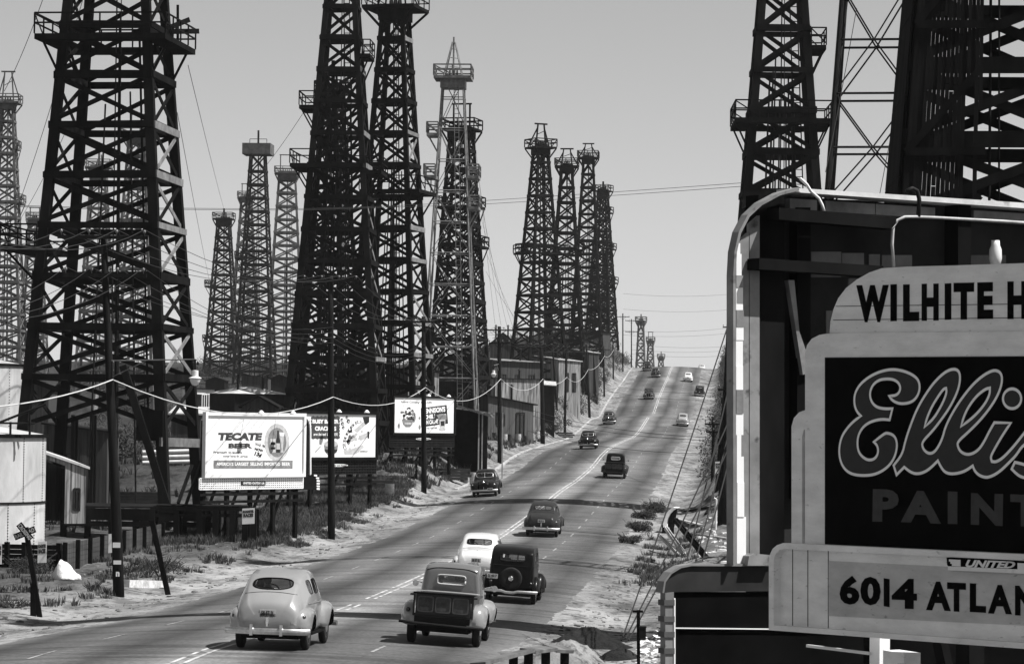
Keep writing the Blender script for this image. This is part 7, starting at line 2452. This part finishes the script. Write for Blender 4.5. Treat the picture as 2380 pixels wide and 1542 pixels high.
for k in range(26):
    p = ground_at(rn.uniform(1484, 1536), rn.uniform(1476, 1528)) + Vector((0, 0, rn.uniform(.02, .18)))
    a = rn.uniform(0, 3); s = rn.uniform(.05, .14)
    q = [p + Vector((s * math.cos(a + i * 1.57) * (1 if i % 2 else 1.4), s * math.sin(a + i * 1.57), rn.uniform(-.05, .08))) for i in range(4)]
    b.add(q + [p + Vector((0, 0, .05))], [(0, 1, 4), (1, 2, 4), (2, 3, 4), (3, 0, 4)])
tag(b.build('paper_litter', M_WHITE), kind='stuff')
# pale low pipeline and berm beyond the huge derrick
b = MB(); 
for k in range(3): b.cyl(at(330, 1050 + 12 * k, 186), at(476, 1046 + 12 * k, 188), .12, None, 8)
pln = b
o = b.build('pipeline', M_ADDRGREY); tag(o, 'pale pipes lying behind the right legs of the huge derrick', 'pipeline')

# ================================================================== VEGETATION
def grass(name, m, spots, hh, per, seed, spread=.22, wd=.012):
    rn = random.Random(seed)
    vs = []; fs = []
    for (x, y, s) in spots:
        z = gxy(x, y)
        for k in range(per):
            a = rn.uniform(0, 6.283); r = rn.uniform(0, spread) * s
            px, py = x + r * math.cos(a), y + r * math.sin(a)
            L = hh * s * rn.uniform(.4, 1.15)
            dx, dy = math.cos(a) * L * rn.uniform(.1, .7), math.sin(a) * L * rn.uniform(.1, .7)
            t = rn.uniform(0, 3.14); wx, wy = math.cos(t) * wd * (1 + s), math.sin(t) * wd * (1 + s)
            i = len(vs)
            vs += [(px - wx, py - wy, z - .03), (px + wx, py + wy, z - .03), (px + dx * .45 + wx * .6, py + dy * .45 + wy * .6, z + L * .62), (px + dx * .45 - wx * .6, py + dy * .45 - wy * .6, z + L * .62), (px + dx, py + dy, z + L)]
            fs += [(i, i + 1, i + 2, i + 3), (i + 3, i + 2, i + 4)]
    me = bpy.data.meshes.new(name); me.from_pydata(vs, [], fs); me.materials.append(m)
    o = bpy.data.objects.new(name, me); COL.objects.link(o)
    return tag(o, kind='stuff')
rn = random.Random(31)
def band(n, o0, o1, y0, y1, s0, s1, thr=-.1, sc=.25, seed=0):
    out = []
    tries = 0
    while len(out) < n and tries < n * 8:
        tries += 1
        y = rn.uniform(y0, y1); o = rn.uniform(o0, o1)
        if noise.noise(Vector((o * sc * 1.6, y * sc, seed))) < thr: continue
        out.append((xc(y) + o, y, rn.uniform(s0, s1)))
    return out
grass('weeds', M_GRASS, band(4600, -15.5, -9.8, 136, 202, .35, 1.0, -.3, .25, 1) + band(260, -9.9, -8.7, 140, 200, .3, .7, .1, .3, 2), .42, 18, 1, wd=.008)
grass('weeds', M_GRASS, band(500, -16, -9.2, 92, 136, .3, .9, .12, .35, 5) + band(120, -30, -14, 96, 104, .3, .7, .05, .3, 6), .34, 14, 2)
grass('weeds', M_GRASS, band(420, 7.0, 9.8, 112, 156, .3, .8, .08, .35, 7) + band(700, 9.5, 22, 165, 330, .4, 1.0, -.1, .2, 8), .38, 16, 3, wd=.008)
grass('weeds', M_GRASS, band(1300, -17, -9.2, 204, 330, .5, 1.3, -.05, .2, 9), .5, 12, 4, wd=.02)
grass('weeds', M_GRASS, band(1500, -60, -16, 130, 420, .6, 1.4, 0, .1, 10), .5, 10, 5, wd=.03)
def leaf_clump(vs, fs, c, rx, rz, n, s, rn_):
    for k in range(n):
        while True:
            p = Vector((rn_.uniform(-1, 1), rn_.uniform(-1, 1), rn_.uniform(-1, 1)))
            if p.length < 1: break
        p = Vector((p.x * rx, p.y * rx, p.z * rz)) + c
        a = Vector((rn_.uniform(-1, 1), rn_.uniform(-1, 1), rn_.uniform(-1, 1))).normalized() * s * rn_.uniform(.6, 1.3)
        b_ = a.orthogonal().normalized() * s * .5
        i = len(vs)
        vs += [p - a * .5, p + b_ * .5, p + a * .5, p - b_ * .5]; fs.append((i, i + 1, i + 2, i + 3))
def scrub(name, spots, seed, m, leaf, n):
    rn_ = random.Random(seed); vs = []; fs = []
    for (x, y, s) in spots:
        z = gxy(x, y)
        for k in range(3):
            leaf_clump(vs, fs, Vector((x + rn_.uniform(-.5, .5) * s, y + rn_.uniform(-.5, .5) * s, z + .35 * s * rn_.uniform(.6, 1.5))), .55 * s * rn_.uniform(.6, 1.2), .42 * s * rn_.uniform(.7, 1.3), n, leaf * s ** .3, rn_)
    me = bpy.data.meshes.new(name); me.from_pydata([tuple(v) for v in vs], [], fs); me.materials.append(m)
    o = bpy.data.objects.new(name, me); COL.objects.link(o)
    return tag(o, kind='stuff')
scrub('scrub', band(420, -26, -9.6, 335, 640, .8, 2.2, -.2, .12, 11), 41, M_LEAF, .22, 42)
scrub('scrub', band(700, 9.7, 20, 215, 640, .8, 2.2, -.4, .12, 12), 42, M_LEAF, .22, 40)
scrub('scrub', band(750, -100, -16, 215, 640, .9, 2.4, -.15, .08, 13), 43, M_LEAF, .25, 34)
def bush(px, py, rx, rz, label, seed, m=M_LEAF, leaf=.06, n=420):
    g = ground_at(px, py)
    root = empty('bush', g, label, 'bush', 0, 'roadside bushes')
    rn_ = random.Random(seed); vs = []; fs = []
    for k in range(9):
        a = rn_.uniform(0, 6.28); r = rn_.uniform(.1, .8) * rx
        leaf_clump(vs, fs, Vector((r * math.cos(a), r * math.sin(a) * .6, rz * rn_.uniform(.12, .75))), rx * .38, rz * .32, n // 9, leaf, rn_)
    me = bpy.data.meshes.new('foliage'); me.from_pydata([tuple(v) for v in vs], [], fs); me.materials.append(m)
    o = bpy.data.objects.new('foliage', me); COL.objects.link(o); o.parent = root
    b = MB()
    for k in range(26):
        a = rn_.uniform(0, 6.28); r = rn_.uniform(.4, 1.1) * rx
        b.beam((0, 0, -.05), (r * math.cos(a), r * math.sin(a) * .7, rz * rn_.uniform(.5, 1.3)), .018, .012)
    b.build('twig', M_PLANK, root)
bush(372, 1338, .95, .62, 'dry bush around the foot of the leaning roadside post', 1, n=1600, leaf=.07)
bush(60, 1330, 1.2, .6, 'dark bush growing against the wall below the crossing sign', 2, n=2000, leaf=.08)
bush(300, 1330, .5, .35, 'small bush right of the leaning pole foot', 3)
bush(215, 1372, .4, .3, 'tiny weed bush left of the leaning pole on bare dirt', 4)
bush(1480, 1235, .8, .55, 'dark bush on the right verge left of the broken sign end', 5, n=2200, leaf=.09)
bush(1500, 1205, .9, .6, 'dark bush on the right verge just behind another bush', 6, n=2200, leaf=.09)
bush(1466, 1262, .7, .45, 'low dark bush at the asphalt edge on the right verge', 12, n=1800, leaf=.08)
bush(1524, 1190, .9, .7, 'tall dark bush touching the broken sign end', 13, n=2200, leaf=.09)
bush(640, 1225, .7, .5, 'bush at the right end of the pipe rack', 7)
bush(900, 1172, 1.0, .6, 'large dry bush in the weeds under the cracker billboard', 8, n=900)
bush(30, 1412, .9, .25, 'low weed patch at the foot of the crossing sign', 9)

# ================================================================== AIR
HAZE = 0.00007
if HAZE:
    b = MB()
    b.box((-420, -30, -34), (420, 1700, 62))
    hz = b.build('haze', None)
    m = bpy.data.materials.new('haze_air'); m.use_nodes = True
    n = m.node_tree; n.nodes.clear()
    o = n.nodes.new('ShaderNodeOutputMaterial'); v = n.nodes.new('ShaderNodeVolumePrincipled')
    v.inputs['Color'].default_value = (.9, .9, .9, 1); v.inputs['Density'].default_value = HAZE; v.inputs['Anisotropy'].default_value = .2
    n.links.new(v.outputs[0], o.inputs['Volume'])
    hz.data.materials.append(m)
    tag(hz, kind='stuff')
